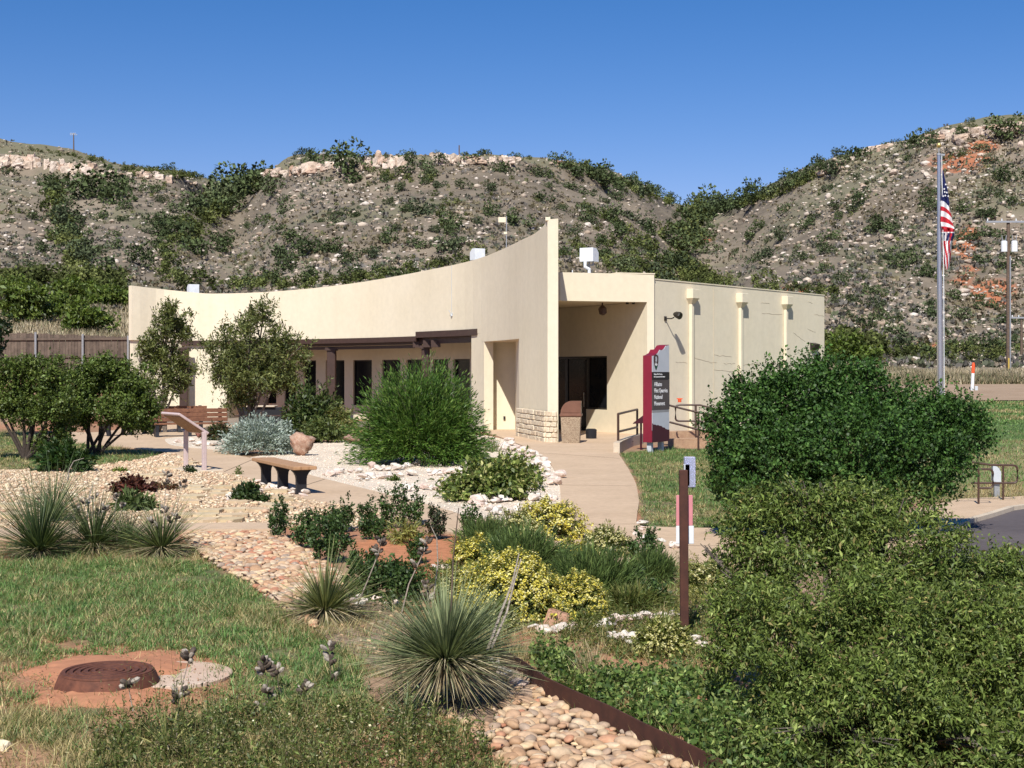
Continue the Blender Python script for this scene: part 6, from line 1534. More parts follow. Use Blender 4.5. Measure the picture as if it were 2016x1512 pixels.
# milkweed-like patch lower right of centre
def weedpatch(name, poly, n, h, L, Wd, cols, label=None, per=12, up=.9, m=m_leaf):
    PLY['_t'] = poly; q = sample('_t', n); hh = h*rng.uniform(.35, 1.2, n)*(1 + 1.3*fbm(q[:, 0], q[:, 1], .55, 3)).clip(.25, 1.9)
    lean = rng.normal(0, .18, (n, 2)); t = rng.uniform(.1, 1, (n, per))
    p = np.stack([q[:, 0][:, None] + lean[:, :1]*hh[:, None]*t, q[:, 1][:, None] + lean[:, 1:]*hh[:, None]*t, hh[:, None]*t], -1).reshape(-1, 3)
    d = rng.normal(size=(n*per, 3)); d[:, 2] = np.abs(d[:, 2])*up
    Ls = L*rng.uniform(.6, 1.3, n*per)*(1.2 - .5*t.ravel()); tone = np.repeat(1 + rng.normal(0, .15, n), per).clip(.6, 1.5)[:, None]
    V, Fq, Cc = leafgeo(p + rng.normal(0, .006, p.shape), d, Ls, Ls*(Wd/L), palette(n*per, cols)*tone)
    hh = hh
    st = blades(np.stack([q[:, 0], q[:, 1], np.zeros(n)], 1), hh, .006, 0, palette(n, [(.10,.12,.05)]), 1, 0, unit(np.stack([lean[:, 0], lean[:, 1], np.ones(n)], 1)))
    V, Fq, Cc = join([(V, Fq, Cc), st])
    return tag(mk(name, V, Fq, m, None, Cc), kind='stuff')
MWC = [(.085,.15,.05), (.13,.20,.07), (.055,.10,.035), (.22,.28,.12)]
weedpatch('broadleaf_weeds', [(1040,1300),(1110,1290),(1150,1340),(1120,1385),(1070,1350)], 130, .22, .046, .025, MWC, per=14)
weedpatch('broadleaf_weeds', [(1150,1350),(1400,1350),(1480,1420),(1560,1470),(1640,1620),(1460,1620),(1350,1500),(1220,1432),(1130,1388)], 620, .25, .048, .025, MWC, per=14)
weedpatch('broadleaf_weeds', [(1180,1330),(1420,1325),(1450,1360),(1180,1365)], 120, .13, .040, .020, MWC, per=12)
weedpatch('low_weeds', [(1420,1420),(2100,1400),(2300,1640),(1400,1640)], 1300, .20, .045, .018, [(.07,.10,.035), (.10,.13,.045), (.05,.07,.028)], per=12)
weedpatch('low_weeds', [(1130,1240),(1400,1225),(1480,1300),(1400,1310),(1230,1300),(1100,1262)], 700, .12, .035, .012, [(.09,.125,.045), (.14,.15,.06), (.20,.17,.09)], per=10)
weedpatch('low_weeds', [(210,1450),(400,1440),(560,1390),(680,1400),(820,1440),(960,1480),(1010,1600),(150,1600)], 1000, .23, .036, .012, [(.09,.13,.045), (.14,.19,.07), (.10,.13,.045), (.05,.07,.028), (.20,.18,.10)], per=13)
weedpatch('low_weeds', [(860,1120),(1000,1130),(1250,1160),(1340,1180),(1330,1230),(1180,1245),(1050,1240),(850,1230)], 500, .14, .035, .010, [(.09,.125,.045), (.13,.15,.06)], per=10)
weedpatch('low_weeds', [(700,1120),(880,1110),(900,1160),(860,1230),(700,1190)], 260, .12, .04, .02, [(.05,.08,.03), (.09,.12,.05)], per=10)
weedpatch('low_weeds', [(1340,1118),(1440,1116),(1460,1240),(1330,1240)], 500, .20, .035, .010, [(.12,.15,.05), (.20,.20,.08), (.3,.28,.13)], per=10)
weedpatch('tall_weeds', [(180,1480),(420,1440),(620,1430),(820,1450),(930,1500),(960,1600),(120,1600)], 170, .36, .028, .007, [(.20,.19,.11), (.13,.15,.07), (.30,.27,.19)], per=16, up=1.6)
weedpatch('dry_seed_weeds', [(430,1440),(620,1430),(860,1460),(900,1600),(400,1600)], 70, .33, .018, .012, [(.35,.31,.26), (.14,.11,.09), (.5,.47,.42)], per=9)
weedpatch('tiny_flowers', [(440,1420),(560,1400),(760,1440),(900,1500),(880,1580),(350,1580)], 60, .18, .014, .014, [(.6,.6,.62)], per=2)
# tan grass tuft
tt_ = thing('grass_clump', (*G(1160, 1345), 0), 'straw-coloured grass tuft amid the broad-leaved weeds', 'grass clump')
X, Y = G(1160, 1345); n = 260; cc = palette(n, [(.50,.42,.25), (.42,.34,.20), (.30,.30,.13)]); v, f, c_ = blades(np.array([X, Y, 0]) + rng.normal(0, .035, (n, 3))*[1, 1, 0], rng.uniform(.15, .36, n), .005, .28, cc, 3); mk('blades', v, f, m_dry, tt_, c_)

# ------------------------------------------------------------------ grasses
def lawn(name, key, n, Lr, wr, thr, gcols, dcols, lean=.55, dry=.35, mask=None, segs=1, tuft=9, ts=.022):
    nt = max(8, n//tuft); tq = sample(key, nt); ti = rng.integers(0, nt, n); r0_ = rng.normal(0, 1, (n, 2))*ts*(wr[0]/.0035)**.7; q = tq[ti] + r0_
    th_ = rng.lognormal(0, .38, nt)[ti].clip(.4, 2.1); tt_c = rng.normal(0, .17, nt)[ti]; ns = fbm(q[:, 0], q[:, 1], 2.2, 4); nb = fbm(q[:, 0] + 40, q[:, 1], .35, 3)
    px_, py_ = pix(q[:, 0], q[:, 1])
    pd = np.clip(dry + sm(ns, -.15, .4)*.6 + (nb)*.9, .04, .96) + (mask(px_, py_) if mask else 0)
    isdry = rng.random(n) < (pd + tt_c*2.2)
    bare = sm(fbm(q[:, 0] + 9, q[:, 1] - 5, 1.1, 4), .12, .42)*sm(py_, 1180, 1420)*(px_ < 1040)
    k = (nb + ns*.4 > thr) & (rng.random(n) > bare*.85)
    if mask: k &= ~((((px_-250)/195)**2 + ((py_-1345)/68)**2 < 1 + 1.4*nb) & (rng.random(n) < .93))
    cc = np.where(isdry[:, None], palette(n, dcols), palette(n, gcols))*(1 + tt_c[:, None]).clip(.6, 1.4); q = q[k]; cc = cc[k]; r0_ = r0_[k]; th_ = th_[k]; n = len(q)
    L = rng.uniform(*Lr, n)*(1 + nb[k]*.9).clip(.4, 1.7)*np.where(isdry[k], .8, 1)
    w = rng.uniform(*wr, n)
    L = L*th_; le = np.abs(rng.normal(0, lean*.7, n)); a_ = rng.uniform(0, 6.28, n); rl = unit(np.concatenate([r0_, np.zeros((n, 1))], 1))
    dr = unit(np.stack([np.cos(a_)*np.sin(le), np.sin(a_)*np.sin(le), np.cos(le).clip(.12, 1)], 1) + rl*.45)
    v, f, c_ = blades(np.stack([q[:, 0], q[:, 1], np.zeros(n)], 1), L, w, lean, cc, segs, .3, dr)
    return tag(mk(name, v, f, m_leaf, None, c_), kind='stuff')
GC = [(.098,.195,.068), (.135,.245,.090), (.062,.135,.044), (.19,.285,.13)]; DC = [(.36,.30,.20), (.28,.23,.15), (.44,.38,.27), (.20,.18,.11)]
lawn('thatch', 'lawn_front', 50000, (.012, .035), (.004, .007), -2, [(.26,.22,.11), (.18,.17,.08)], DC, 1.25, .6)
lawn('thatch', 'fore', 9000, (.012, .035), (.004, .007), -2, [(.26,.22,.11), (.18,.17,.08)], DC, 1.25, .6) if 'fore' in PLY else None
lawn('grass', 'lawn_front', 125000, (.035, .085), (.0035, .0068), -.50, GC, DC, .75, .16, segs=2, mask=lambda x, y: sm(y, 1330, 1470)*.45 + sm(-x, -160, 40)*sm(y, 1190, 1330)*.35)
lawn('grass', 'lawn_path', 52000, (.04, .09), (.007, .011), -.9, GC, DC, .7, .15)
lawn('grass', 'lawn_left', 30000, (.05, .11), (.010, .016), -.9, GC, DC, .7, .2)
PLY['edge'] = [(400,1160),(520,1170),(590,1240),(760,1330),(900,1420),(980,1480),(900,1500),(700,1400),(560,1330)]
lawn('grass', 'edge', 9000, (.05, .12), (.004, .006), -.2, GC, DC, .9, .65)
PLY['dirtg'] = [(60,1310),(160,1270),(300,1265),(420,1290),(470,1340),(400,1400),(220,1420),(80,1390)]
lawn('grass', 'dirtg', 1500, (.02, .06), (.003, .005), -.05, DC, DC, .9, .8)
PLY['fore'] = [(-300,1440),(300,1400),(700,1380),(950,1450),(1040,1600),(-300,1600)]
lawn('grass', 'fore', 26000, (.04, .12), (.003, .005), -.2, GC, DC, .8, .45)
PLY['mid'] = [(560,1230),(760,1190),(1000,1230),(1060,1340),(980,1440),(760,1340)]
lawn('grass', 'mid', 9000, (.05, .14), (.004, .006), -.3, GC, DC, .8, .7)
PLY['beds'] = [(860,1110),(1340,1110),(1420,1300),(1560,1600),(1440,1600),(1020,1330),(860,1230)]
lawn('grass', 'beds', 26000, (.05, .15), (.004, .006), -.2, GC, DC, .7, .4)
PLY['strawl'] = [(-60,1070),(380,1075),(480,1120),(400,1120),(-60,1128)]
lawn('grass', 'strawl', 9000, (.05, .13), (.005, .008), -.3, GC, DC, .8, .6)
# right lawn and dry field, larger blades farther away
def farblades(name, u0, u1, s0, s1, n, Lr, wr, cols, lean, mat_=m_leaf, thr=-1, flatY=None):
    u = rng.uniform(u0, u1, n)
    if flatY:
        Y = np.exp(rng.uniform(np.log(flatY[0]), np.log(flatY[1]), n)); X = (u-CX)/F*Y
        Z = herm(US, KZ[0], u)*np.clip((Y-30)/(herm(US, KY[0], u)-30), 0, 1)
    else:
        s_ = rng.uniform(s0, s1, n); X, Y, Z = TH(u, s_)
    nb = fbm(X, Y, 3, 3); k = nb > thr; X, Y, Z, nb = X[k], Y[k], Z[k], nb[k]; n = len(X)
    sc_ = Y/45
    dry_ = nb + rng.normal(0, .15, n) > .12
    cc = np.where(dry_[:, None], palette(n, cols[1]), palette(n, cols[0]))
    v, f, c_ = blades(np.stack([X, Y, Z], 1), rng.uniform(*Lr, n)*(1+nb*.6), rng.uniform(*wr, n)*sc_, lean, cc, 1, .3)
    return tag(mk(name, v, f, mat_, None, c_), kind='stuff')
farblades('grass', 1480, 2140, 0, 0, 45000, (.05, .12), (.014, .025), (GC, DC), .7, flatY=(22.5, 50))
farblades('grass', 1600, 2140, 0, .88, 24000, (.07, .14), (.02, .035), (GC, DC), .7)
FC = ([(.34,.28,.18), (.28,.22,.13), (.16,.17,.09)], [(.46,.38,.25), (.38,.31,.20), (.52,.45,.32)])
farblades('dry_grass', 1600, 2140, 1.44, 2.1, 42000, (.25, .75), (.025, .045), FC, .35, m_dry)
farblades('dry_grass', -60, 300, 1.0, 2.3, 26000, (.25, .65), (.03, .05), FC, .4, m_dry)

# ------------------------------------------------------------------ hillside
_cache = {}
def hcol(u):
    u = int(round(u/4)*4)
    if u not in _cache:
        X, Y, z = TH(np.full_like(_sv, u), _sv); _cache[u] = np.minimum.accumulate(HY - (z-CAMH)/Y*F)
    return _cache[u]
def hpick(u, py):
    """parameters s of the visible hill point for arrays u,py (nan where there is sky)"""
    s_ = np.full(len(u), np.nan)
    for i in range(len(u)):
        p = hcol(u[i]); k = np.searchsorted(-p, -py[i])
        if 0 < k < len(_sv):
            a, b = p[k-1], p[k]; f = (a-py[i])/(a-b) if a > b else 0; s_[i] = _sv[k-1] + (_sv[k]-_sv[k-1])*f
    return s_
def hpts(u, py):
    s_ = hpick(u, py); k = ~np.isnan(s_); X, Y, Z = TH(u[k], s_[k]); return np.stack([X, Y, Z], 1), u[k], py[k], s_[k]
# loose stones
n = 15000; u = rng.uniform(-80, 2110, n); py = rng.uniform(240, 725, n)
Pq, uq, pq, sq = hpts(u, py); dens = fbm(Pq[:, 0], Pq[:, 1], 14, 3)
low = sq > 2.12
k = low & (rng.random(len(uq)) < (.50 + dens*.9 + .28*sm(uq, 1450, 1700)))
Pq = Pq[k]; sz = (.30 + rng.exponential(.23, len(Pq))).clip(.2, 1.6) * (Pq[:, 1]/230)**.5
RC = np.array([(.50,.42,.35),(.62,.55,.48),(.42,.34,.27),(.36,.28,.21),(.54,.45,.36),(.26,.21,.17)])
tag(scatter('loose_stones', ROCK1, Pq + np.array([0, 0, .05]), np.stack([sz*rng.uniform(.9, 1.6, len(sz)), sz, sz*rng.uniform(.6, 1, len(sz))], 1), rng.uniform(0, 6.3, len(sz)), m_rock_attr, None, RC[rng.integers(0, 6, len(sz))]), kind='stuff')
# tufts of dry brush and grey sage
n = 26000; u = rng.uniform(-80, 2110, n); py = rng.uniform(240, 725, n)
Pq, uq, pq, sq = hpts(u, py); k = (sq > 2.05) & (fbm(Pq[:, 0] + 50, Pq[:, 1], 8, 3) + rng.normal(0, .2, len(uq)) > -.25); Pq = Pq[k]
npz = 5; n = len(Pq); hue = fbm(Pq[:, 0] - 90, Pq[:, 1] + 40, 25, 3)
tc = np.where((hue + rng.normal(0, .25, n) > .12)[:, None], palette(n, [(.19,.165,.10), (.24,.20,.13), (.16,.135,.095)]), palette(n, [(.14,.13,.115), (.18,.165,.15), (.11,.12,.085), (.12,.135,.08)]))
sz = rng.uniform(.25, .65, n)
c = np.repeat(Pq, npz, 0) + rng.normal(0, .22, (n*npz, 3))*[1, 1, .3]*np.repeat(sz, npz)[:, None]*1.6
d = rng.normal(size=(n*npz, 3)); d[:, 2] = np.abs(d[:, 2]) + .3
v, f, c_ = leafgeo(c, d, np.repeat(sz, npz), np.repeat(sz, npz)*.7, np.repeat(tc, npz, 0))
tag(mk('dry_brush', v, f, m_dry, None, c_), kind='stuff')
# shrubs : a few variants in a metre-high unit, then individuals and massed brush
def bushvar(n, seed, L=.28, tall=.75):
    global rng
    keep = rng; rng = np.random.default_rng(seed)
    lc = rng.normal(size=(6, 3))*[.34, .34, .12] + [0, 0, .35]; k = rng.integers(0, 6, n)
    u_ = unit(rng.normal(size=(n, 3))); r_ = rng.uniform(.6, 1, n)[:, None]
    c = lc[k] + u_*r_*[.30, .30, .30]; c[:, 2] = np.maximum(c[:, 2]*tall/.6, .02)
    d = u_ + rng.normal(0, .6, (n, 3)); ls = L*rng.uniform(.5, 1.2, n)
    tone = (1 + rng.normal(0, .28, n)).clip(.5, 1.7)[:, None]*np.ones((n, 3))
    g = leafgeo(c, d, ls, ls*.75, tone, nrm=u_*.8 + np.array([0, 0, .4]) + rng.normal(0, .5, (n, 3))); rng = keep; return g
def m_hillbush():
    m, t, b = nodes('hill_shrub')
    a = t.nodes.new('ShaderNodeAttribute'); a.attribute_name = 'Col'; oi = t.nodes.new('ShaderNodeObjectInfo')
    cr = ramp(t, oi.outputs['Random'], [(0, (.048,.066,.027)), (.35, (.068,.092,.036)), (.6, (.085,.112,.046)), (.8, (.06,.078,.04)), (1, (.12,.145,.068))])
    t.links.new(mixc(t, 1.0, a.outputs['Color'], cr, 'MULTIPLY'), b.inputs['Base Color']); b.inputs['Roughness'].default_value = .8; b.inputs['Specular IOR Level'].default_value = .15
    return m
mhb = m_hillbush()
BV = [bushvar(520, 200+i, L=.15, tall=.55 + .12*(i % 3)) for i in range(6)]
bmeshes = []
for v, f, c in BV:
    me = mk('hill_shrub', v, f, mhb, None, c); bmeshes.append(me.data); bpy.data.objects.remove(me)
def region(a, b):
    if a < 260: r = 'on the left hill above the fence' if b > 470 else ('on the left hill in the leftmost green gully' if 90 < a < 200 and b > 360 else ('on the left hill just under the cliff band' if b > 330 else 'on top of the left hill'))
    elif a < 400: r = 'low on the slope between left and middle hills' if b > 470 else 'high on the left hill beside the green gully'
    elif a < 540: r = 'in the dark gully left of the middle hill' if b < 500 else 'behind the curved roof at its left'
    elif a < 760: r = 'on the left crest of the middle hill' if b < 360 else ('on the left part of the middle hill' if b < 470 else 'low behind the curved roof left of centre')
    elif a < 1060: r = 'on the summit of the middle hill' if b < 350 else ('on the middle hill face above the roof' if b < 460 else 'low behind the roof near the fin')
    elif a < 1300: r = 'on the right shoulder of the middle hill' if b < 410 else 'above the entrance roof, right of the fin'
    elif a < 1460: r = 'in the notch between middle and right hills' if b < 470 else 'in the valley behind the right-hand wall'
    elif a < 1700: r = 'on the left crest of the right hill' if b < 400 else ('on the left flank of the right hill' if b < 570 else 'at the hill foot right of the building')
    elif a < 1850: r = 'high on the right hill left of the flag' if b < 400 else ('midway up the right hill left of the flagpole' if b < 560 else 'low on the right hill left of the flagpole')
    else: r = 'high on the right hill right of the flagpole' if b < 400 else ('beside the utility pole midway up the right hill' if b < 560 else 'low on the slope around the utility pole')
    return r
def sizeword(w, a, b): return 'small' if w < a else ('large' if w > b else 'medium')
# picture positions of shrubs that can be told apart (px, py of foot, width in px)
known = [(110,385,34),(108,372,30),(185,392,60),(215,398,36),(240,378,30),(170,380,30),(150,440,22),(140,470,34),(120,475,30),(145,500,36),(130,430,34),(110,450,30),(125,400,22),
 (225,465,14),(75,498,18),(70,530,20),(165,510,34),(150,520,30),(190,500,22),(210,540,34),(270,525,30),(300,440,22),(310,490,26),(330,470,30),(350,450,34),(365,480,40),(390,430,34),(400,410,36),(420,400,40),(440,420,34),(380,500,34),(340,420,20),
 (430,500,26),(430,480,28),(460,400,44),(490,375,50),(510,370,50),(500,355,30),(540,385,30),(560,400,14),(622,325,26),(690,340,42),(705,360,26),(760,320,16),(800,322,20),(835,335,26),(845,350,22),(858,325,22),(930,318,22),(990,340,24),(1050,348,20),
 (842,424,30),(888,450,30),(893,466,22),(862,370,16),(842,364,14),(858,458,14),(1012,442,26),(965,424,22),(960,378,18),(886,498,30),(835,492,18),(812,492,16),(910,480,18),(940,445,14),(585,485,30),(555,512,30),(600,505,34),(570,538,26),(640,495,30),(660,440,14),(600,560,30),(655,500,18),(560,420,20),(690,520,24),(720,500,18),(765,478,22),(745,510,20),(780,545,26),(740,540,22),(690,555,26),(520,560,26),(550,560,22),(665,430,14),(700,428,14),(770,402,14),(800,420,16),
 (1062,396,20),(1075,350,18),(1100,330,22),(1130,345,26),(1160,350,26),(1175,362,34),(1190,370,24),(1210,360,22),(1225,378,20),(1240,365,20),(1260,375,22),(1268,395,26),(1290,380,18),(1310,385,18),(1325,395,18),(1120,372,18),(1150,420,24),(1210,470,26),(1180,480,22),(1160,440,22),(1200,440,26),(1240,430,24),(1270,450,24),(1285,470,24),(1240,500,24),(1265,490,20),(1135,465,16),(1190,510,26),(1290,520,28),(1230,540,26),(1280,540,26),
 (1380,402,38),(1400,430,30),(1360,440,40),(1345,470,40),(1340,500,40),(1320,530,36),(1300,560,34),(1350,540,36),(1375,470,30),(1390,500,26),(1420,420,30),(1440,412,30),(1465,405,28),(1490,395,28),(1510,388,26),(1530,382,24),(1560,370,26),(1580,362,26),(1600,350,24),(1625,340,22),(1690,312,30),(1670,322,22),(1645,345,22),(1800,290,28),(1830,285,22),(1975,275,36),(1895,268,20),(1915,240,12),
 (1515,510,22),(1480,470,22),(1500,450,18),(1540,475,20),(1590,448,22),(1600,440,18),(1720,456,26),(1740,462,26),(1760,450,20),(1700,405,22),(1680,420,20),(1650,430,18),(1620,500,22),(1640,475,20),(1755,515,16),(1790,530,30),(1820,545,26),(1850,420,22),(1860,460,18),(1835,385,18),(1900,418,20),(1985,360,26),(1990,410,18),(1950,390,20),(1940,440,22),(1960,470,26),(1985,530,24),(1915,480,18),(1935,430,20),(1620,540,18),(1660,560,18),(1720,580,22),(1730,635,22),(1765,640,18),(1700,650,26),(1880,590,22),(1885,630,26),(1830,625,26),(1760,660,24),(1790,690,34),(1830,705,30),(1870,690,24),(1920,690,22),(1945,610,22),(1985,640,26),(1955,700,28),(1860,660,20),(1675,600,18),(1720,610,20),
 (30,700,0)]
kn = [(a, b, w) for a, b, w in known if w > 0]
# more individuals, scattered
rr = np.random.default_rng(91); tries = 0
while len(kn) < 300 and tries < 4000:
    tries += 1; a = rr.uniform(0, 2016); b = rr.uniform(290, 700)
    if all((a-q[0])**2 + ((b-q[1])*1.3)**2 > 26**2 for q in kn) and not (260 < a < 1620 and b > 578):
        kn.append((a, b, rr.uniform(9, 20)))
hb = 0
for a, b, w in kn:
    h_ = hill(a, b)
    if h_ is None:
        h_ = next((hill(a, b+dy) for dy in range(4, 60, 4) if hill(a, b+dy)), None)
        if h_ is None: continue
    X, Y, Z = h_
    if Y < 88: continue
    s_ = w*Y/F*1.32
    o = bpy.data.objects.new('hill_shrub', bmeshes[hb % 6]); C.objects.link(o); hb += 1
    o.location = (X, Y, Z - .1*s_); o.scale = (s_, s_, s_*rr.uniform(.8, 1.15)); o.rotation_euler = (0, 0, rr.uniform(0, 6.28))
    tag(o, sizeword(w, 15, 25) + ' round green shrub ' + region(a, b), 'shrub', 'shrubs scattered over the hillsides')
# massed brush : gullies, ridge lines and the foot of the slope
def mass(name, pts, n, w, sr, tone=1.0):
    pts = np.array(pts, float); seg = np.linalg.norm(np.diff(pts, axis=0), axis=1); cum = np.concatenate([[0], np.cumsum(seg)])
    t = rng.uniform(0, cum[-1], n); a = np.interp(t, cum, pts[:, 0]) + rng.normal(0, w, n); b = np.interp(t, cum, pts[:, 1]) + rng.normal(0, w*.5, n)
    Pm, um, pm, s_m = hpts(a, b); return Pm, rng.uniform(*sr, len(Pm))/F*Pm[:, 1]
Ps = []; Ss = []
for pts, n, w, sr in (([(505,352),(450,395),(410,430),(350,480),(330,520),(350,560),(420,570)], 120, 15, (12, 28)), ([(110,365),(112,420),(135,470),(150,520),(165,560),(220,585)], 80, 12, (14, 28)),
    ([(250,340),(330,345),(400,352),(460,362)], 80, 7, (7, 14)), ([(60,295),(150,308),(250,328),(330,338)], 60, 6, (5, 9)),
    ([(1390,408),(1360,450),(1340,490),(1330,520),(1380,560),(1420,590)], 120, 19, (12, 28)), ([(1400,412),(1470,402),(1540,380),(1600,352)], 80, 6, (10, 20)),
    ([(1120,335),(1200,358),(1260,382),(1330,402)], 55, 9, (8, 17)), ([(1160,420),(1240,480),(1300,560)], 50, 24, (12, 24)),
    ([(420,566),(600,562),(800,545),(960,505)], 90, 10, (10, 24)), ([(1110,500),(1200,525),(1300,545),(1450,560),(1620,580)], 95, 16, (10, 26)),
    ([(1640,690),(1680,690),(1730,700)], 40, 14, (26, 44)), ([(1740,700),(1830,700),(1990,690)], 60, 16, (12, 26)), ([(620,312),(760,300),(900,292),(1050,300)], 110, 6, (4, 9)), ([(1650,300),(1850,262),(2016,235)], 60, 5, (5, 10)),
    ([(0,560),(120,560),(250,570)], 60, 14, (20, 40)), ([(700,330),(860,360),(880,450)], 30, 10, (8, 16))):
    a, b = mass('', pts, n, w, sr); Ps.append(a); Ss.append(b)
n = 520; a, ua, pa, sa = hpts(rng.uniform(0, 2016, n), rng.uniform(300, 690, n)); Ps.append(a); Ss.append(rng.uniform(5, 11, len(a))/F*a[:, 1])
Pm = np.concatenate(Ps); Sm = np.concatenate(Ss)*.88; k = Pm[:, 1] > 92; Pm = Pm[k]; Sm = Sm[k]
BV2 = [bushvar(120, 300+i, L=.28) for i in range(5)]
parts = []; ch = rng.integers(0, 5, len(Pm)); base_c = palette(len(Pm), [(.075,.092,.042), (.098,.120,.052), (.056,.072,.032), (.125,.145,.07)], var=.18)
for i in range(5):
    v, f, c = BV2[i]; k = np.where(ch == i)[0]; yaw = rng.uniform(0, 6.28, len(k)); cs, sn_ = np.cos(yaw)[:, None], np.sin(yaw)[:, None]
    q = np.stack([v[None, :, 0]*cs - v[None, :, 1]*sn_, v[None, :, 0]*sn_ + v[None, :, 1]*cs, np.broadcast_to(v[:, 2], (len(k), len(v)))], -1)*Sm[k][:, None, None] + Pm[k][:, None]
    parts.append((q.reshape(-1, 3), (f[None] + (np.arange(len(k))*len(v))[:, None, None]).reshape(-1, 4), (c[None, :, :3]*base_c[k][:, None]).reshape(-1, 3)))
v, f, c = join(parts); tag(mk('hillside_brush', v, f, MLeaf('brush_leaf', .1, .8, .1), None, c), kind='stuff')
# boulders one can tell apart
bl_me = [mesh_of('boulder', v_, m_hillrock) for v_ in ROCK]
kb_ = [(788,358,12,9),(585,378,12,8),(671,377,10,6),(640,385,12,8),(1157,448,16,14),(1192,445,14,11),(1268,450,12,8),(1414,460,13,9),(1428,456,12,9),(1441,460,12,9),(1448,440,14,8),(1466,437,10,10),(1542,500,12,6),(1550,506,14,5),(1630,562,18,12),(1580,560,12,8),(1760,345,22,16),(1748,340,18,14),(1812,310,10,6),(1890,285,26,16),(1825,352,20,18),(1818,342,14,10),(1935,420,20,8),(1975,408,14,10),(1990,408,14,10),(1905,518,20,12),(1668,574,16,12),(1766,540,10,8),(1690,480,16,10),(1672,420,12,12),(1750,475,22,14),(1660,520,18,10),(1795,600,10,12),(1740,630,12,14),(1892,575,12,12),(1710,640,16,10),(1715,650,14,8),(2010,300,14,20),(1700,560,8,9),(297,532,12,10),(312,540,14,6),(450,490,14,12),(460,500,10,8),(205,415,8,8),(220,438,12,8),(330,422,8,8),(210,590,12,8),(22,352,10,14),(24,392,8,8),(130,440,14,12),(150,452,12,8),(370,360,8,8),(690,545,18,8),(765,542,16,10),(790,540,14,10),(960,452,14,8),(955,462,12,6),(700,350,10,8),(640,570,14,8),(1320,590,14,9),(1105,480,12,8),(1830,470,16,9),(1850,500,14,8),(1600,470,14,7),(1575,500,12,7),(1850,560,14,9),(1800,480,13,8),(1865,345,12,8),(1700,370,14,9),(1640,400,13,8),(1780,400,12,8),(1940,350,12,8),(2000,470,14,9),(1720,520,12,8),(1790,450,12,8)]
rr = np.random.default_rng(17)
while len(kb_) < 250:
    a = rr.uniform(0, 2016); b = rr.uniform(330, 700)
    if (260 < a < 1620 and b > 570): continue
    if a < 1450 and rr.random() < .5: continue
    s_ = rr.uniform(5, 10); kb_.append((a, b, s_, s_*.7))
for i, (a, b, w, h) in enumerate(kb_):
    q = hill(a, b)
    if q is None or q[1] < 95: continue
    X, Y, Z = q; k = Y/F
    o = bpy.data.objects.new('boulder', bl_me[i % 7]); C.objects.link(o)
    o.location = (X, Y, Z + h*k*.25); o.scale = (w*k*1.2, w*k, h*k*1.3); o.rotation_euler = (rr.uniform(-.3, .3), rr.uniform(-.3, .3), rr.uniform(0, 6.28))
    tag(o, sizeword(w, 8, 13) + ' pale boulder ' + region(a, b), 'boulder', 'boulders lying on the hillsides')
# rim rock outcrops
def blockrock(seed):
    r_ = np.random.default_rng(seed); bm = bmesh.new(); bmesh.ops.create_cube(bm, size=1); bmesh.ops.subdivide_edges(bm, edges=bm.edges[:], cuts=2, use_grid_fill=True)
    bmesh.ops.triangulate(bm, faces=bm.faces[:]); bm.verts.index_update()
    v = np.array([x.co[:] for x in bm.verts]); f = np.array([[q.index for q in p.verts] for p in bm.faces]); bm.free()
    rd = np.linalg.norm(v, axis=1)[:, None]; v = v*(1 - .38*(rd - .5).clip(0))*(1 + r_.normal(0, .05, (len(v), 1))) + r_.normal(0, .045, v.shape); v[:, 2] += .05*v[:, 0]*r_.normal()
    return v, f
cl_me = [mesh_of('rock', blockrock(400+i), m_cliff) for i in range(9)]
def outcrop(label, pts, n, wr, hr, jy=3):
    a0 = pts[0]; q = hill(*a0) or hill(a0[0], a0[1]+8); o = thing('rock_outcrop', q, label, 'rock outcrop', 'limestone outcrops along the ridges')
    r = np.array(pts, float)
    xs = np.linspace(r[0, 0], r[-1, 0], n)
    for x in xs:
        y = np.interp(x, r[:, 0], r[:, 1]) + rr.uniform(-jy, jy); x += rr.uniform(-4, 4)
        y += rr.normal(0, 2.5); h = hill(x, y)
        if h is None: h = hill(x, y + 8)
        if h is None: continue
        if rr.random() < .16: continue
        k = h[1]/F; w = rr.uniform(*wr)*rr.choice([.5, .75, 1.0]); hh = rr.uniform(*hr)*rr.choice([.35, .55, .75])
        p = bpy.data.objects.new('rock', cl_me[rr.integers(0, 9)]); C.objects.link(p); p.parent = o
        p.location = Vector(h) - Vector(q) + Vector((0, -.3, hh*k*.15)); p.scale = (w*k*1.2, w*k, hh*k*1.15); p.rotation_euler = (rr.uniform(-.12, .12), rr.uniform(-.16, .16), rr.uniform(-.6, .6))
outcrop('long cream and rust cliff band along the left hill, its left half', [(-10,322),(60,325),(100,332),(180,338)], 52, (10, 20), (20, 34))
outcrop('broken cliff band along the left hill, its right half', [(190,345),(250,348),(330,352)], 32, (8, 16), (12, 22))
outcrop('low rocks scattered on the saddle between left and middle hills', [(340,352),(390,362),(440,372)], 12, (6, 12), (6, 12))
outcrop('pale rocks on the left shoulder of the middle hill', [(528,346),(590,338),(640,332),(680,326)], 44, (10, 22), (12, 26))
outcrop('wide pale outcrop just under the middle hilltop, left part', [(715,326),(750,322),(795,324)], 36, (10, 18), (20, 32))
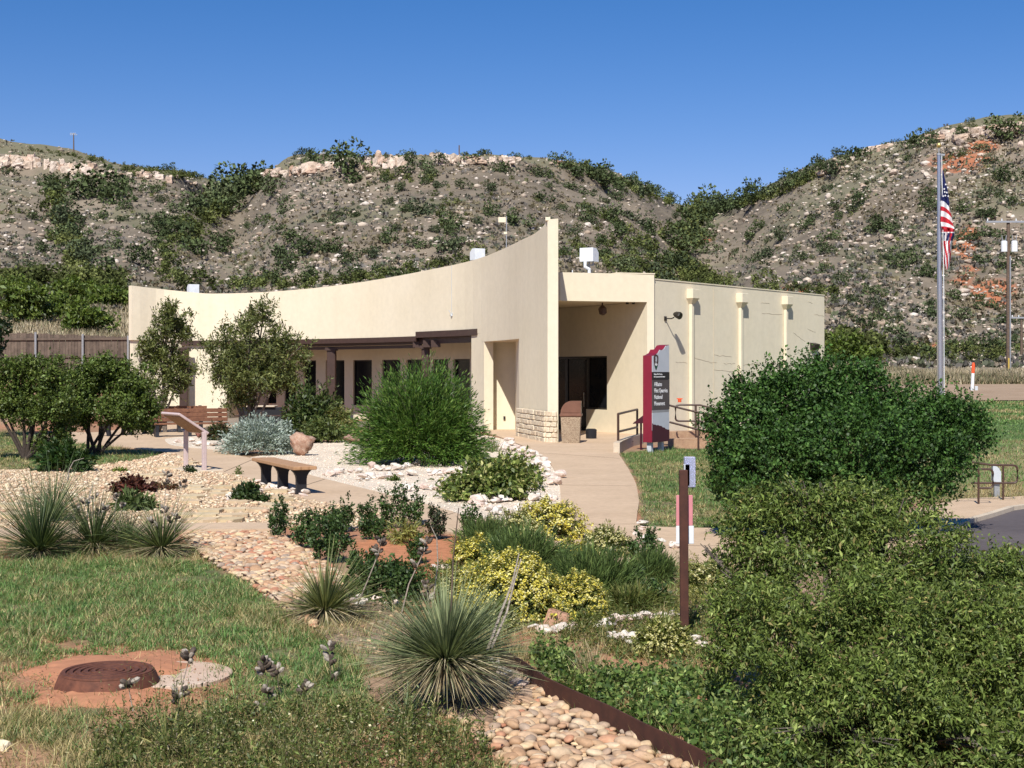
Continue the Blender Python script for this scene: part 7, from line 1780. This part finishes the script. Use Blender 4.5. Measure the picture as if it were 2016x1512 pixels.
outcrop('pale outcrop just under the middle hilltop, right part', [(855,314),(900,318),(980,322),(1020,318)], 44, (10, 20), (14, 26))
outcrop('few pale slabs high on the right shoulder of the middle hill', [(1070,322),(1105,324)], 8, (8, 14), (4, 8))
outcrop('small pale rocks on the descending right edge of the middle hill', [(1245,358),(1285,372)], 5, (6, 12), (6, 10))
outcrop('pale rocks on the left slope crest of the right hill', [(1590,345),(1640,335),(1700,300),(1760,288)], 26, (8, 20), (8, 16))
outcrop('biggest pale outcrop crowning the right hill by the frame edge', [(1790,282),(1850,272),(1920,262),(1960,258),(2030,255)], 46, (10, 26), (12, 26), 5)
outcrop('white rocks in the notch left of the right hill', [(1520,392),(1545,380)], 4, (8, 14), (5, 9))
# mesquite trees behind the fence
def mesquite(label, px_, pyb, lobes, Y, n=520):
    X, Yg, Z = (XY(px_, Y)[0], Y, 0); 
    for s_ in np.linspace(1, 3, 200):
        a, b, c = TH(px_, s_)
        if b >= Y: Z = float(c); break
    crown_tree('mesquite_tree', label, 'tree', Y, px_, lobes, n, 8, .7, .30, .13, [(.085,.135,.032), (.115,.165,.045), (.055,.085,.025), (.14,.18,.06)], m_leaf, .12, 2, up=.3, z0=Z-.2, hollow=.3, clump=(14, .6))
mesquite('round mesquite tree above the fence, nearest the left edge', 60, 650, [(55,590,44,26),(30,615,30,22),(85,610,28,22)], 92)
mesquite('mesquite tree with dark trunk above the middle of the fence', 110, 650, [(110,595,38,26),(125,620,26,18)], 96)
mesquite('low mesquite clump above the fence by the building corner', 175, 650, [(165,620,32,20),(195,625,28,14),(150,640,24,10)], 88)
mesquite('green mesquite behind, touching the left building corner', 225, 620, [(225,585,34,20),(200,590,30,18),(250,590,20,18)], 110)
mesquite('broad mesquite at the left edge behind the round one', 10, 640, [(0,570,50,24),(-30,600,40,30),(40,560,36,16)], 112, 600)
mesquite('mesquite behind the row, left of centre above the fence', 145, 610, [(140,565,50,16),(175,575,34,16)], 122)
mesquite('dark green trees right of the building at the foot of the hill', 1668, 715, [(1660,685,34,26),(1695,695,34,22),(1640,700,20,18)], 100, 700)
